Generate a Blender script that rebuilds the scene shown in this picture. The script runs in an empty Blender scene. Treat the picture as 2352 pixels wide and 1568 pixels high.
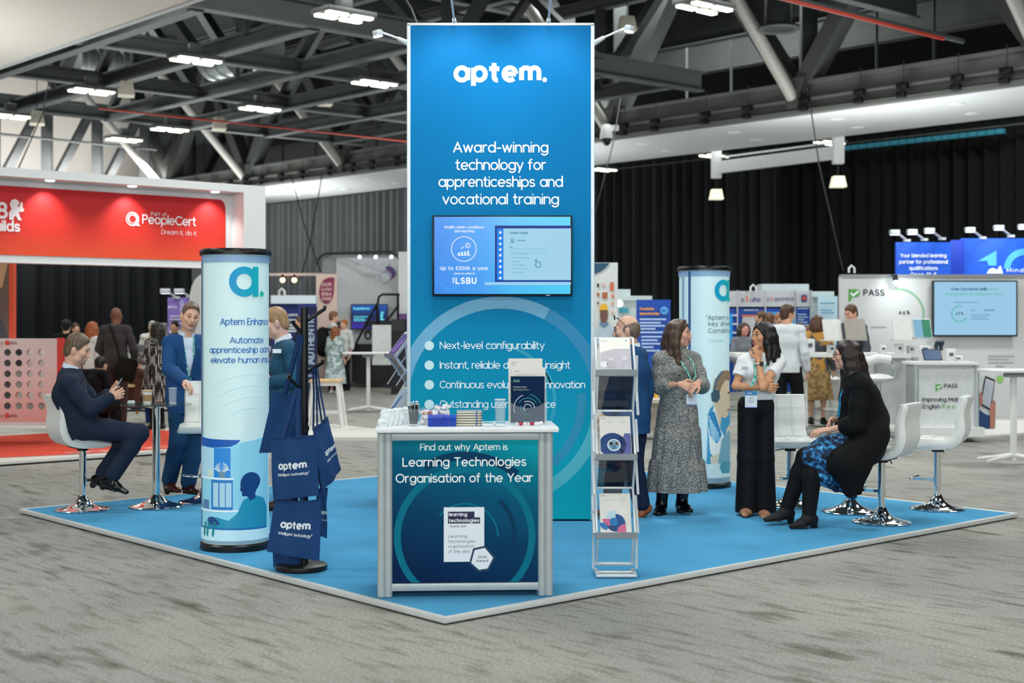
import bpy, bmesh, math, random
import numpy as np
from mathutils import Vector, Matrix
random.seed(7)
C = bpy.context.scene.collection
SC = bpy.context.scene
R = math.radians
# ---------------------------------------------------------------- camera, world, big lights, exposure
FPX, CX, CY, EYE = 3200.0, 1176.0, 733.0, 1.70       # focal length and horizon in px of a 2352x1568 frame
cam_d = bpy.data.cameras.new('camera'); cam = bpy.data.objects.new('camera', cam_d); C.objects.link(cam)
cam.location = (0, 0, EYE); cam.rotation_euler = (R(90), 0, 0)
cam_d.sensor_width = 36; cam_d.lens = FPX / 2352 * 36; cam_d.shift_y = (CY - 784) / 2352
cam_d.clip_end = 400
cam_d.dof.use_dof = True; cam_d.dof.focus_distance = 10.2; cam_d.dof.aperture_fstop = 2.4
SC.camera = cam
SC.view_settings.view_transform = 'Standard'; SC.view_settings.look = 'None'
SC.view_settings.gamma = 1; SC.view_settings.use_curve_mapping = False
SC.view_settings.exposure = 0.0
w = bpy.data.worlds.new('hall_ambience'); SC.world = w; w.use_nodes = True
w.node_tree.nodes['Background'].inputs[0].default_value = (0.93, 0.98, 1.0, 1)
w.node_tree.nodes['Background'].inputs[1].default_value = 0.38
def area(loc, size, power, col=(0.95, 1.0, 0.97), rot=(0, 0, 0), spread=None, size_y=None):
    d = bpy.data.lights.new('hall_or_fill_light', 'AREA'); d.energy = power; d.color = col; d.size = size
    if size_y: d.shape = 'RECTANGLE'; d.size_y = size_y
    if spread: d.spread = R(spread)
    o = bpy.data.objects.new('hall_or_fill_light', d); C.objects.link(o); o.location = loc; o.rotation_euler = rot
    return o
def uv_(a, b, z): return (.747 * a - .665 * b, .665 * a + .747 * b, z)
HALL = 345
for lx in (-9, 0, 9):
    for ly, lz, lp in ((1, 8.6, .95), (9, 8.6, .85), (17, 8.6, 1.3), (26, 9.8, 1.75)):
        area((lx, ly, lz), 2.2, HALL * lp)
for lx in (-10, 0, 10):                                             # low fill lights added behind the camera to brighten the stand fronts
    area((lx, -15, 6.0), 2.6, HALL * 2.7, rot=(R(68), 0, 0))
for lx in (-16, 4, 16):
    area((lx, 42, 12.3), 4, 1300)
for p_, s_, e_ in ((uv_(28.5, 7, 3.8), 5, 480), (uv_(28.5, 20, 3.8), 5, 520), (uv_(28.5, 34, 3.8), 5, 640), (uv_(28.5, 50, 3.8), 6, 1250), (uv_(18, 38, 3.9), 6, 420), (uv_(6, 24, 3.7), 5, 330), (uv_(16, 28, 3.9), 6, 260)):
    area(p_, s_, e_, rot=(R(180), 0, 0))  # unseen upward fill, added to brighten soffit, bulkhead and roof steel
o_ = area(uv_(40.5, 74, 8.2), 34, 5200, size_y=1.0); o_.rotation_euler = (Vector((.747, .665, -.45))).to_track_quat('-Z', 'Y').to_euler()      # unseen area light added to brighten the grey drape
def spot(loc, target, power, angle, col=(0.85, 0.95, 1.0), blend=.6, r=.04):
    d = bpy.data.lights.new('spot', 'SPOT'); d.energy = power; d.color = col; d.spot_size = R(angle); d.spot_blend = blend
    d.shadow_soft_size = r
    o = bpy.data.objects.new('spot', d); C.objects.link(o); o.location = loc
    o.rotation_euler = (Vector(target) - Vector(loc)).to_track_quat('-Z', 'Y').to_euler()
    return o
# ---------------------------------------------------------------- helpers
U = Vector((.747, .665, 0)); V = Vector((-.665, .747, 0))          # the hall's own grid, turned against the camera
def at(px, py, d): return Vector(((px - CX) * d / FPX, d, EYE - (py - CY) * d / FPX))
def ground(px, py, z=0.0): return at(px, py, FPX * (EYE - z) / (py - CY))
def uv(a, b, z=0.0): return U * a + V * b + Vector((0, 0, z))
def lin(h):
    if isinstance(h, (tuple, list)): return tuple(h[:3]) + (1,)
    v = [int(h[i:i + 2], 16) / 255 for i in (0, 2, 4)]
    return tuple((c / 12.92 if c <= .04045 else ((c + .055) / 1.055) ** 2.4) for c in v) + (1,)
MATS = {}
def mat(name, col='808080', rough=.55, metal=0.0, emit=0.0, var=.06, scale=14.0, bump=0.0, bscale=60.0, alpha=1.0, trans=0.0, spec=.5, ecol=None, sheen=0, ior=1.45):
    if name in MATS: return MATS[name]
    m = bpy.data.materials.new(name); m.use_nodes = True; MATS[name] = m
    nt = m.node_tree; b = nt.nodes['Principled BSDF']
    c = lin(col)
    b.inputs['Base Color'].default_value = c; b.inputs['Roughness'].default_value = rough; b.inputs['Metallic'].default_value = metal
    b.inputs['Specular IOR Level'].default_value = spec; b.inputs['IOR'].default_value = ior
    if alpha < 1: b.inputs['Alpha'].default_value = alpha
    if trans: b.inputs['Transmission Weight'].default_value = trans
    if sheen: b.inputs['Sheen Weight'].default_value = sheen
    if emit:
        b.inputs['Emission Color'].default_value = lin(ecol or col); b.inputs['Emission Strength'].default_value = emit
    if var or bump:
        tc = nt.nodes.new('ShaderNodeTexCoord'); n = nt.nodes.new('ShaderNodeTexNoise'); n.inputs['Scale'].default_value = scale; n.inputs['Detail'].default_value = 3
        nt.links.new(tc.outputs['Object'], n.inputs['Vector'])
        if var:
            r = nt.nodes.new('ShaderNodeValToRGB'); e = r.color_ramp.elements
            e[0].position = .3; e[1].position = .7
            e[0].color = tuple(x * (1 - var) for x in c[:3]) + (1,); e[1].color = tuple(min(1, x * (1 + var)) for x in c[:3]) + (1,)
            nt.links.new(n.outputs['Fac'], r.inputs[0]); nt.links.new(r.outputs[0], b.inputs['Base Color'])
        if bump:
            n2 = nt.nodes.new('ShaderNodeTexNoise'); n2.inputs['Scale'].default_value = bscale; n2.inputs['Detail'].default_value = 4
            nt.links.new(tc.outputs['Object'], n2.inputs['Vector'])
            bp = nt.nodes.new('ShaderNodeBump'); bp.inputs['Strength'].default_value = bump; bp.inputs['Distance'].default_value = .02
            nt.links.new(n2.outputs['Fac'], bp.inputs['Height']); nt.links.new(bp.outputs[0], b.inputs['Normal'])
    return m
def grad_mat(name, stops, axis=2, lo=0.0, hi=1.0, rough=.5, emit=0.0, diag=0.0, spec=.4):
    """printed gradient along an object axis (the ink on the panel)"""
    if name in MATS: return MATS[name]
    m = bpy.data.materials.new(name); m.use_nodes = True; MATS[name] = m
    nt = m.node_tree; b = nt.nodes['Principled BSDF']; b.inputs['Roughness'].default_value = rough; b.inputs['Specular IOR Level'].default_value = spec
    tc = nt.nodes.new('ShaderNodeTexCoord'); sx = nt.nodes.new('ShaderNodeSeparateXYZ'); nt.links.new(tc.outputs['Object'], sx.inputs[0])
    src = sx.outputs[axis]
    if diag:
        ma = nt.nodes.new('ShaderNodeMath'); ma.operation = 'MULTIPLY_ADD'; ma.inputs[1].default_value = diag
        nt.links.new(sx.outputs[0], ma.inputs[0]); nt.links.new(src, ma.inputs[2]); src = ma.outputs[0]
    mr = nt.nodes.new('ShaderNodeMapRange'); mr.inputs[1].default_value = lo; mr.inputs[2].default_value = hi; nt.links.new(src, mr.inputs[0])
    r = nt.nodes.new('ShaderNodeValToRGB'); e = r.color_ramp.elements
    while len(e) < len(stops): e.new(.5)
    for i, (p, c) in enumerate(stops): e[i].position = p; e[i].color = lin(c)
    nt.links.new(mr.outputs[0], r.inputs[0]); nt.links.new(r.outputs[0], b.inputs['Base Color'])
    if emit:
        nt.links.new(r.outputs[0], b.inputs['Emission Color']); b.inputs['Emission Strength'].default_value = emit
        if emit > .45:                                              # a screen: the picture is its own light
            nt.links.remove(b.inputs['Base Color'].links[0]); b.inputs['Base Color'].default_value = (.005, .005, .006, 1); b.inputs['Emission Strength'].default_value = 1.0
    return m
def speckle_mat(name, cols, scale, kind='noise', rough=.8, lo=.42, hi=.58, detail=2):
    if name in MATS: return MATS[name]
    m = bpy.data.materials.new(name); m.use_nodes = True; MATS[name] = m
    nt = m.node_tree; b = nt.nodes['Principled BSDF']; b.inputs['Roughness'].default_value = rough
    tc = nt.nodes.new('ShaderNodeTexCoord')
    if kind == 'noise':
        n = nt.nodes.new('ShaderNodeTexNoise'); n.inputs['Detail'].default_value = detail; out = n.outputs['Fac']
    else:
        n = nt.nodes.new('ShaderNodeTexVoronoi'); out = n.outputs['Distance']
        if kind == 'grid': n.inputs['Randomness'].default_value = 0
    n.inputs['Scale'].default_value = scale; nt.links.new(tc.outputs['Object'], n.inputs['Vector'])
    r = nt.nodes.new('ShaderNodeValToRGB'); e = r.color_ramp.elements
    while len(e) < len(cols): e.new(.5)
    for i, c in enumerate(cols): e[i].position = lo + (hi - lo) * i / (len(cols) - 1); e[i].color = lin(c)
    nt.links.new(out, r.inputs[0]); nt.links.new(r.outputs[0], b.inputs['Base Color'])
    return m
def glass(name, col='ffffff', rough=0.0, alpha=.18):
    """clear plastic or thin glass: mostly see-through with a gloss coat"""
    if name in MATS: return MATS[name]
    m = bpy.data.materials.new(name); m.use_nodes = True; MATS[name] = m
    nt = m.node_tree; b = nt.nodes['Principled BSDF']
    b.inputs['Base Color'].default_value = lin(col); b.inputs['Roughness'].default_value = .08; b.inputs['Alpha'].default_value = alpha
    return m
class MB:
    """collects shapes into one mesh"""
    def __init__(s): s.v = []; s.f = []
    def add(s, vs, fs):
        o = len(s.v); s.v += [tuple(v) for v in vs]; s.f += [tuple(i + o for i in f) for f in fs]; return s
    def box(s, c, size, rz=0, M=None):
        x, y, z = (d / 2 for d in size); c = Vector(c)
        M = M or Matrix.Rotation(rz, 3, 'Z')
        p = [c + M @ Vector((sx * x, sy * y, sz * z)) for sz in (-1, 1) for sy in (-1, 1) for sx in (-1, 1)]
        return s.add(p, [(0, 2, 3, 1), (4, 5, 7, 6), (0, 1, 5, 4), (2, 6, 7, 3), (0, 4, 6, 2), (1, 3, 7, 5)])
    def bar(s, p0, p1, w, h=None, up=(0, 0, 1)):
        p0, p1 = Vector(p0), Vector(p1); h = h or w; d = (p1 - p0)
        z = d.normalized(); x = z.cross(Vector(up))
        if x.length < 1e-4: x = z.cross(Vector((0, 1, 0)))
        x.normalize(); y = x.cross(z)
        M = Matrix((x, y, z)).transposed()
        return s.box((p0 + p1) / 2, (w, h, d.length), M=M)
    def cyl(s, p0, p1, r0, r1=None, n=16, caps=True):
        p0, p1 = Vector(p0), Vector(p1); r1 = r0 if r1 is None else r1
        z = (p1 - p0).normalized(); x = z.orthogonal().normalized(); y = z.cross(x)
        vs = []
        for p, r in ((p0, r0), (p1, r1)):
            vs += [p + (x * math.cos(2 * math.pi * i / n) + y * math.sin(2 * math.pi * i / n)) * r for i in range(n)]
        fs = [(i, (i + 1) % n, n + (i + 1) % n, n + i) for i in range(n)]
        if caps: fs += [tuple(range(n - 1, -1, -1)), tuple(range(n, 2 * n))]
        return s.add(vs, fs)
    def tube(s, path, r, n=8, closed=False):
        P = [Vector(p) for p in path]; m = len(P); vs = []
        x = None
        for i, p in enumerate(P):
            a = P[i - 1] if (i or closed) else p; b = P[(i + 1) % m] if (i < m - 1 or closed) else p
            t = (b - a).normalized()
            if x is None: x = t.orthogonal().normalized()
            x = (x - t * x.dot(t)); x = x.normalized() if x.length > 1e-6 else t.orthogonal().normalized(); y = t.cross(x)
            rr = r[i] if isinstance(r, (list, tuple)) else r
            vs += [p + (x * math.cos(2 * math.pi * k / n) + y * math.sin(2 * math.pi * k / n)) * rr for k in range(n)]
        fs = []
        for i in range(m if closed else m - 1):
            j = (i + 1) % m
            fs += [(i * n + k, i * n + (k + 1) % n, j * n + (k + 1) % n, j * n + k) for k in range(n)]
        if not closed: fs += [tuple(range(n - 1, -1, -1)), tuple(range((m - 1) * n, m * n))]
        return s.add(vs, fs)
    def lathe(s, prof, n=32, c=(0, 0, 0)):
        c = Vector(c); vs = []; m = len(prof)
        for r, z in prof: vs += [c + Vector((r * math.cos(2 * math.pi * i / n), r * math.sin(2 * math.pi * i / n), z)) for i in range(n)]
        fs = [(k * n + i, k * n + (i + 1) % n, (k + 1) * n + (i + 1) % n, (k + 1) * n + i) for k in range(m - 1) for i in range(n)]
        if prof[0][0] > 1e-5: fs.append(tuple(range(n - 1, -1, -1)))
        if prof[-1][0] > 1e-5: fs.append(tuple(range((m - 1) * n, m * n)))
        return s.add(vs, fs)
    def ball(s, c, r, n=14, M=None):
        r = (r, r, r) if not isinstance(r, (tuple, list)) else r; c = Vector(c); vs = []; m = n // 2
        for j in range(m + 1):
            t = math.pi * j / m
            for i in range(n):
                a = 2 * math.pi * i / n; q = Vector((r[0] * math.sin(t) * math.cos(a), r[1] * math.sin(t) * math.sin(a), r[2] * math.cos(t)))
                vs.append(c + (M @ q if M else q))
        return s.add(vs, [(j * n + i, (j + 1) * n + i, (j + 1) * n + (i + 1) % n, j * n + (i + 1) % n) for j in range(m) for i in range(n)])
    def prism(s, pts, h, fn=None):
        """2-D outline (x, z) extruded by h along +y; fn maps (x, y, z)"""
        n = len(pts); fn = fn or (lambda x, y, z: (x, y, z))
        vs = [fn(x, 0, z) for x, z in pts] + [fn(x, h, z) for x, z in pts]
        return s.add(vs, [tuple(range(n)), tuple(range(2 * n - 1, n - 1, -1))] + [(i, n + i, n + (i + 1) % n, (i + 1) % n) for i in range(n)])
    def loft(s, rings, cap=True):
        n = len(rings[0]); vs = [p for r in rings for p in r]
        fs = [(k * n + i, k * n + (i + 1) % n, (k + 1) * n + (i + 1) % n, (k + 1) * n + i) for k in range(len(rings) - 1) for i in range(n)]
        if cap: fs += [tuple(range(n - 1, -1, -1)), tuple(range((len(rings) - 1) * n, len(rings) * n))]
        return s.add(vs, fs)
    def build(s, name, m, parent=None, bevel=0, smooth=True, loc=None, rotz=0, seg=2, fix=True):
        me = bpy.data.meshes.new(name)
        bm = bmesh.new(); vv = [bm.verts.new(v) for v in s.v]
        for f in s.f:
            try: bm.faces.new([vv[i] for i in f])
            except ValueError: pass
        bmesh.ops.remove_doubles(bm, verts=bm.verts, dist=1e-5)
        if fix: bmesh.ops.recalc_face_normals(bm, faces=bm.faces)
        if bevel:
            es = [e for e in bm.edges if len(e.link_faces) == 2 and e.calc_face_angle(0) > R(30)]
            bmesh.ops.bevel(bm, geom=es, offset=bevel, segments=seg, affect='EDGES', profile=.5, clamp_overlap=True)
        bm.to_mesh(me); bm.free()
        if smooth: me.shade_smooth(); me.set_sharp_from_angle(angle=R(38))
        me.materials.append(m)
        o = bpy.data.objects.new(name, me); C.objects.link(o)
        if parent is not None: o.parent = parent
        if loc is not None: o.location = loc
        if rotz: o.rotation_euler = (0, 0, rotz)
        return o
def tag(o, label=None, cat=None, group=None, kind=None):
    if label: o['label'] = label
    if cat: o['category'] = cat
    if group: o['group'] = group
    if kind: o['kind'] = kind
    return o
def thing(name, label, cat, loc=(0, 0, 0), rotz=0, group=None):
    o = bpy.data.objects.new(name, None); C.objects.link(o); o.empty_display_size = .1
    o.location = loc; o.rotation_euler = (0, 0, rotz)
    return tag(o, label, cat, group)
def struct(name, mb, m, **k):
    o = mb.build(name, m, **k); o['kind'] = 'structure'; return o
# ---------------------------------------------------------------- stroke lettering (monoline, rounded ends)
def _arc(cx, cy, rx, ry, a0, a1):
    n = max(4, int(abs(a1 - a0) / 14))
    return [(cx + rx * math.cos(R(a0 + (a1 - a0) * i / n)), cy + ry * math.sin(R(a0 + (a1 - a0) * i / n))) for i in range(n + 1)]
GL = {
 'a': (4.8, 'A2.4,2.5,2.4,2.5,0,360|4.8,5 4.8,0'), 'b': (4.8, '0,7.4 0,0|A2.4,2.5,2.4,2.5,0,360'), 'c': (4.2, 'A2.4,2.5,2.4,2.5,48,312'),
 'd': (4.8, 'A2.4,2.5,2.4,2.5,0,360|4.8,7.4 4.8,0'), 'e': (4.8, '0,2.5 4.8,2.5|A2.4,2.5,2.4,2.5,0,312'), 'f': (2.6, '.8,0 .8,6.1|A2,6.1,1.2,1.2,180,80|-.3,4.9 2.3,4.9'),
 'g': (4.8, 'A2.4,2.5,2.4,2.5,0,360|4.8,5 4.8,-.2|A2.4,-.2,2.4,2,0,-145'), 'h': (4.1, '0,7.4 0,0|A2.05,2.95,2.05,2.05,180,0|4.1,2.95 4.1,0'),
 'i': (0, '0,5 0,0|0,6.9 0,7'), 'j': (1, '1,5 1,-1|A0,-1,1,1,0,-90|1,6.9 1,7'), 'k': (4, '0,7.4 0,0|3.8,5 0,2.1|1.5,3.2 4,0'), 'l': (0, '0,7.4 0,0'),
 'm': (7, '0,5 0,0|A1.75,3.25,1.75,1.75,180,0|3.5,3.25 3.5,0|A5.25,3.25,1.75,1.75,180,0|7,3.25 7,0'), 'n': (4.1, '0,5 0,0|A2.05,2.95,2.05,2.05,180,0|4.1,2.95 4.1,0'),
 'o': (4.8, 'A2.4,2.5,2.4,2.5,0,360'), 'p': (4.8, '0,5 0,-2.3|A2.4,2.5,2.4,2.5,0,360'), 'q': (4.8, '4.8,5 4.8,-2.3|A2.4,2.5,2.4,2.5,0,360'),
 'r': (2.4, '0,5 0,0|A2,3,2,2,180,75'), 's': (3.4, 'A1.7,3.75,1.6,1.25,35,270|A1.7,1.25,1.7,1.25,90,-150'), '†': (2.9, '1.2,6.9 1.2,1.3|A2.5,1.3,1.3,1.3,180,280|-.75,4.6 3.3,4.6'), 't': (2.7, '1,6.8 1,1.3|A2.3,1.3,1.3,1.3,180,285|-.2,4.9 2.5,4.9'),
 'u': (4.1, '0,5 0,2.05|A2.05,2.05,2.05,2.05,180,360|4.1,5 4.1,0'), 'v': (4.3, '0,5 2.15,0 4.3,5'), 'w': (6.4, '0,5 1.6,0 3.2,5 4.8,0 6.4,5'), 'x': (4, '0,5 4,0|4,5 0,0'),
 'y': (4.4, '0,5 2.3,.1|4.4,5 1.4,-2.3'), 'z': (3.8, '0,5 3.8,5 0,0 3.8,0'),
 'A': (5.8, '0,0 2.9,7 5.8,0|1,2.3 4.8,2.3'), 'B': (4.4, '0,0 0,7 2.4,7|A2.4,5.3,1.7,1.7,90,-90|0,3.6 2.6,3.6|A2.6,1.8,1.8,1.8,90,-90|2.6,0 0,0'), 'C': (5.6, 'A3.4,3.5,3.4,3.5,45,315'),
 'D': (5.4, '0,0 0,7 1.9,7|A1.9,3.5,3.5,3.5,90,-90|1.9,0 0,0'), 'E': (3.9, '3.9,7 0,7 0,0 3.9,0|0,3.6 3.5,3.6'), 'F': (3.8, '3.8,7 0,7 0,0|0,3.5 3.3,3.5'),
 'G': (6.2, 'A3.4,3.5,3.4,3.5,45,360|6.8,3.5 3.8,3.5'), 'H': (5, '0,7 0,0|5,7 5,0|0,3.5 5,3.5'), 'I': (0, '0,7 0,0'), 'J': (3, '3,7 3,1.6|A1.5,1.6,1.5,1.6,0,-160'),
 'K': (4.6, '0,7 0,0|4.4,7 0,2.6|1.5,4.1 4.7,0'), 'L': (3.8, '0,7 0,0 3.8,0'), 'M': (6.2, '0,0 0,7 3.1,2 6.2,7 6.2,0'), 'N': (5.2, '0,0 0,7 5.2,0 5.2,7'), 'O': (6.8, 'A3.4,3.5,3.4,3.5,0,360'),
 'P': (4.4, '0,0 0,7 2.4,7|A2.4,5.1,1.9,1.9,90,-90|2.4,3.2 0,3.2'), 'Q': (6.8, 'A3.4,3.5,3.4,3.5,0,360|4.2,1.8 6.4,-.4'), 'R': (4.5, '0,0 0,7 2.4,7|A2.4,5.2,1.8,1.8,90,-90|2.4,3.4 0,3.4|2.2,3.4 4.6,0'),
 'S': (4.2, 'A2.1,5.2,1.9,1.8,35,270|A2.1,1.7,2.1,1.7,90,-150'), 'T': (4.8, '0,7 4.8,7|2.4,7 2.4,0'), 'U': (4.8, '0,7 0,2.4|A2.4,2.4,2.4,2.4,180,360|4.8,2.4 4.8,7'), 'V': (5.4, '0,7 2.7,0 5.4,7'),
 'W': (8, '0,7 2,0 4,7 6,0 8,7'), 'X': (5, '0,7 5,0|5,7 0,0'), 'Y': (5, '0,7 2.5,3.2 5,7|2.5,3.2 2.5,0'), 'Z': (4.6, '0,7 4.6,7 0,0 4.6,0'),
 '0': (4.6, 'A2.3,3.5,2.3,3.5,0,360'), '1': (1.8, '0,5.6 1.8,7 1.8,0'), '2': (4.2, 'A2.1,4.9,2.1,2.1,165,-30|3.9,3.85 0,0 4.3,0'), '3': (4.2, 'A2,5.3,1.8,1.7,150,-90|A2,1.8,2.1,1.8,90,-150'),
 '4': (4.6, '3.4,0 3.4,7 0,1.9 4.7,1.9'), '5': (4.2, '3.8,7 .7,7 .3,3.8|A2,2.2,2.2,2.2,140,-150'), '6': (4.4, 'A2.2,2.2,2.2,2.2,0,360|3.2,7 .3,3.2'), '7': (4.2, '0,7 4.2,7 1.4,0'),
 '8': (4.2, 'A2.1,5.3,1.8,1.7,0,360|A2.1,1.8,2.1,1.8,0,360'), '9': (4.4, 'A2.2,4.8,2.2,2.2,0,360|4.1,3.8 1.2,0'),
 '-': (2.4, '0,2.8 2.4,2.8'), '.': (0, '0,.1 0,.2'), ',': (.3, '.3,.3 0,-1'), '"': (1.2, '0,7 0,5.6|1.2,7 1.2,5.6'), "'": (0, '0,7 0,5.6'), '&': (5, '5,0 1,5|A2.1,5.6,1.3,1.4,200,-40|3.1,4.7 1,3.3|A2,1.8,1.9,1.8,120,330|3.6,.9 4.8,2.8'),
 '%': (6, 'A1.2,5.6,1.2,1.4,0,360|A4.8,1.4,1.2,1.4,0,360|5,7 1,0'), '?': (3.6, 'A1.8,5.2,1.8,1.8,170,-60|1.9,3.6 1.9,2.2|1.9,.1 1.9,.2'), '£': (4.4, 'A2.6,5.4,1.6,1.6,30,180|1,5.4 1,1 0,0 4.2,0|0,3.4 3,3.4'),
 '®': (1.6, 'A.8,6.6,.8,.8,0,360'), ' ': (1.9, '')}
def _strokes(ch):
    adv, s = GL.get(ch, GL['?']); out = []
    for st in s.split('|'):
        if not st: continue
        if st[0] == 'A': out.append((_arc(*[float(t) for t in st[1:].split(',')]), True))
        else:
            pts = [tuple(float(t) for t in p.split(',')) for p in st.split()]
            out += [([pts[i], pts[i + 1]], False) for i in range(len(pts) - 1)]
    return adv, out
def text_w(s, size, track=1.6): return (sum(GL.get(c, GL['?'])[0] + track for c in s) - track) * size / 7
def lettering(name, s, m, mapper, parent, size, x=0.0, y=0.0, align='C', weight=.95, track=1.9, width=None, label=None, sub=0, caps=True):
    """flat letters; size = visible cap height in metres, (x, y) = anchor of the baseline, mapper(x, y) -> 3-D; a given width is met by spacing first"""
    mb = MB(); k = size / (7 + weight); sx = 1.0; A = sum(GL.get(c, GL['?'])[0] for c in s); n_ = max(1, len(s) - 1)
    track = max(track, weight + .45)
    if width:
        track = min(max((width / k - weight - A) / n_, weight + .3), 3.4); sx = (width - weight * k) / ((A + n_ * track) * k)
    W = (A + n_ * track) * k * sx; y += weight * k / 2
    ox = x - (W / 2 if align == 'C' else W if align == 'R' else -weight * k / 2)
    hw = weight * k / 2; pen = 0.0
    lay = [0]
    def P(px, py):
        p = Vector(mapper(ox + px, y + py)); h = 1e-3
        n = (Vector(mapper(ox + px + h, y + py)) - p).cross(Vector(mapper(ox + px, y + py + h)) - p).normalized()
        return p + n * (lay[0] * 8e-5)
    for ch in s:
        adv, sts = _strokes(ch); lay[0] = 0
        for pts, arc in sts:
            lay[0] += 1
            q = [((pen + a) * k * sx, b * k) for a, b in pts]
            if not arc and sub:
                q = [(q[0][0] + (q[1][0] - q[0][0]) * t / sub, q[0][1] + (q[1][1] - q[0][1]) * t / sub) for t in range(sub + 1)]
            L = []; Rr = []
            for i, (a, b) in enumerate(q):
                a0, b0 = q[max(0, i - 1)]; a1, b1 = q[min(len(q) - 1, i + 1)]
                if arc and abs(q[0][0] - q[-1][0]) < 1e-7 and abs(q[0][1] - q[-1][1]) < 1e-7 and i in (0, len(q) - 1): a0, b0 = q[-2]; a1, b1 = q[1]
                dx, dy = a1 - a0, b1 - b0; n = math.hypot(dx, dy) or 1
                L.append((a - dy / n * hw, b + dx / n * hw)); Rr.append((a + dy / n * hw, b - dx / n * hw))
            vs = [P(*p) for p in L] + [P(*p) for p in Rr]; n = len(q)
            mb.add(vs, [(n + i, n + i + 1, i + 1, i) for i in range(n - 1)])
            closed = math.hypot(q[0][0] - q[-1][0], q[0][1] - q[-1][1]) < 1e-7
            for (a, b) in () if closed or not (caps or (not arc and len(q) == 2 and abs(q[0][0] - q[1][0]) < 1e-6 and abs(q[0][1] - q[1][1]) < .25 * k)) else (q[0], q[-1]):
                lay[0] += 1
                mb.add([P(a + hw * math.cos(t * math.pi / 4), b + hw * math.sin(t * math.pi / 4)) for t in range(8)], [tuple(range(8))])
        pen += adv + track
    o = mb.build(name, m, parent, smooth=False, fix=False)
    if label: o['label'] = label
    return o
def fill(pts, mapper, cols=24):
    """outline (x, y) filled with thin columns so that it can follow a curved surface"""
    mb = MB(); x0 = min(p[0] for p in pts); x1 = max(p[0] for p in pts); n = len(pts)
    def cross(x):
        ys = []
        for i in range(n):
            (a, b), (c, d) = pts[i], pts[(i + 1) % n]
            if (a <= x < c) or (c <= x < a): ys.append(b + (d - b) * (x - a) / (c - a))
        return sorted(ys)
    e = (x1 - x0) * 1e-4
    for i in range(cols):
        xa, xb = x0 + (x1 - x0) * i / cols, x0 + (x1 - x0) * (i + 1) / cols
        A, B = cross(xa + e), cross(xb - e); Mid = cross((xa + xb) / 2)
        if len(A) != len(B):
            A = B = Mid
        for j in range(0, min(len(A), len(B)) - 1, 2):
            mb.add([mapper(xa, A[j]), mapper(xb, B[j]), mapper(xb, B[j + 1]), mapper(xa, A[j + 1])], [(0, 1, 2, 3)])
    return mb
def ring(cx, cy, r0, r1, a0, a1, mapper, n=48, clamp=None):
    mb = MB(); vs = []
    for i in range(n + 1):
        t = R(a0 + (a1 - a0) * i / n)
        for r in (r0, r1):
            x, y = cx + r * math.cos(t), cy + r * math.sin(t)
            if clamp: x = max(clamp[0], min(clamp[1], x)); y = max(clamp[2], min(clamp[3], y))
            vs.append(mapper(x, y))
    return mb.add(vs, [(2 * i, 2 * i + 1, 2 * i + 3, 2 * i + 2) for i in range(n)])
def rect(x0, y0, x1, y1, mapper): return MB().add([mapper(x0, y0), mapper(x1, y0), mapper(x1, y1), mapper(x0, y1)], [(0, 1, 2, 3)])
def rrect_pts(x0, y0, x1, y1, r, corners=(1, 1, 1, 1), n=6):
    P = []
    for (cx, cy, a, on) in ((x1 - r, y1 - r, 0, corners[0]), (x0 + r, y1 - r, 90, corners[1]), (x0 + r, y0 + r, 180, corners[2]), (x1 - r, y0 + r, 270, corners[3])):
        if on: P += [(cx + r * math.cos(R(a + 90 * i / n)), cy + r * math.sin(R(a + 90 * i / n))) for i in range(n + 1)]
        else: P.append((x1 if a in (0, 270) else x0, y1 if a in (0, 90) else y0))
    return P
def flat(y=0.0, x0=0.0, z0=0.0): return lambda x, z: (x + x0, y, z + z0)
# ---------------------------------------------------------------- common materials
WHITE = mat('white_panel', 'e4e6e6', .45, var=.02); ALU = mat('anodised_aluminium', 'b4b9bc', .38, .55, var=.04)
CHROME = mat('chrome', 'e8ecee', .07, 1.0, var=0); BLACKM = mat('black_metal', '101114', .4, .2, var=0)
STEEL = mat('painted_roof_steel', '454949', .6, var=.12, scale=1.5); DARKST = mat('dark_roof_steel', '2c3031', .6, var=.15, scale=1.2)
NAVY = mat('navy_print', '052a52', .45, var=0); WPRINT = mat('white_print', 'eef6fa', .5, var=0); BLKPL = mat('black_plastic', '0b0c0e', .35, var=0)
LITW = mat('white_print_pale', 'dceaf2', .5, var=0)
# ---------------------------------------------------------------- floor
fm = bpy.data.materials.new('hall_carpet'); fm.use_nodes = True; nt = fm.node_tree; b = nt.nodes['Principled BSDF']; b.inputs['Roughness'].default_value = .9; b.inputs['Specular IOR Level'].default_value = .15
tc = nt.nodes.new('ShaderNodeTexCoord'); mp = nt.nodes.new('ShaderNodeMapping'); mp.inputs['Rotation'].default_value = (0, 0, R(-41.7)); nt.links.new(tc.outputs['Object'], mp.inputs['Vector'])
def _noise(sc, scale, det, seedloc=0):
    m2 = nt.nodes.new('ShaderNodeMapping'); m2.inputs['Scale'].default_value = sc; m2.inputs['Location'].default_value = (seedloc, seedloc, 0); nt.links.new(mp.outputs[0], m2.inputs['Vector'])
    n = nt.nodes.new('ShaderNodeTexNoise'); n.inputs['Scale'].default_value = scale; n.inputs['Detail'].default_value = det; nt.links.new(m2.outputs[0], n.inputs['Vector']); return n.outputs['Fac']
def _ramp(src, stops):
    r = nt.nodes.new('ShaderNodeValToRGB'); e = r.color_ramp.elements
    while len(e) < len(stops): e.new(.5)
    for i, (p, c) in enumerate(stops): e[i].position = p; e[i].color = lin(c)
    nt.links.new(src, r.inputs[0]); return r.outputs[0]
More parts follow.
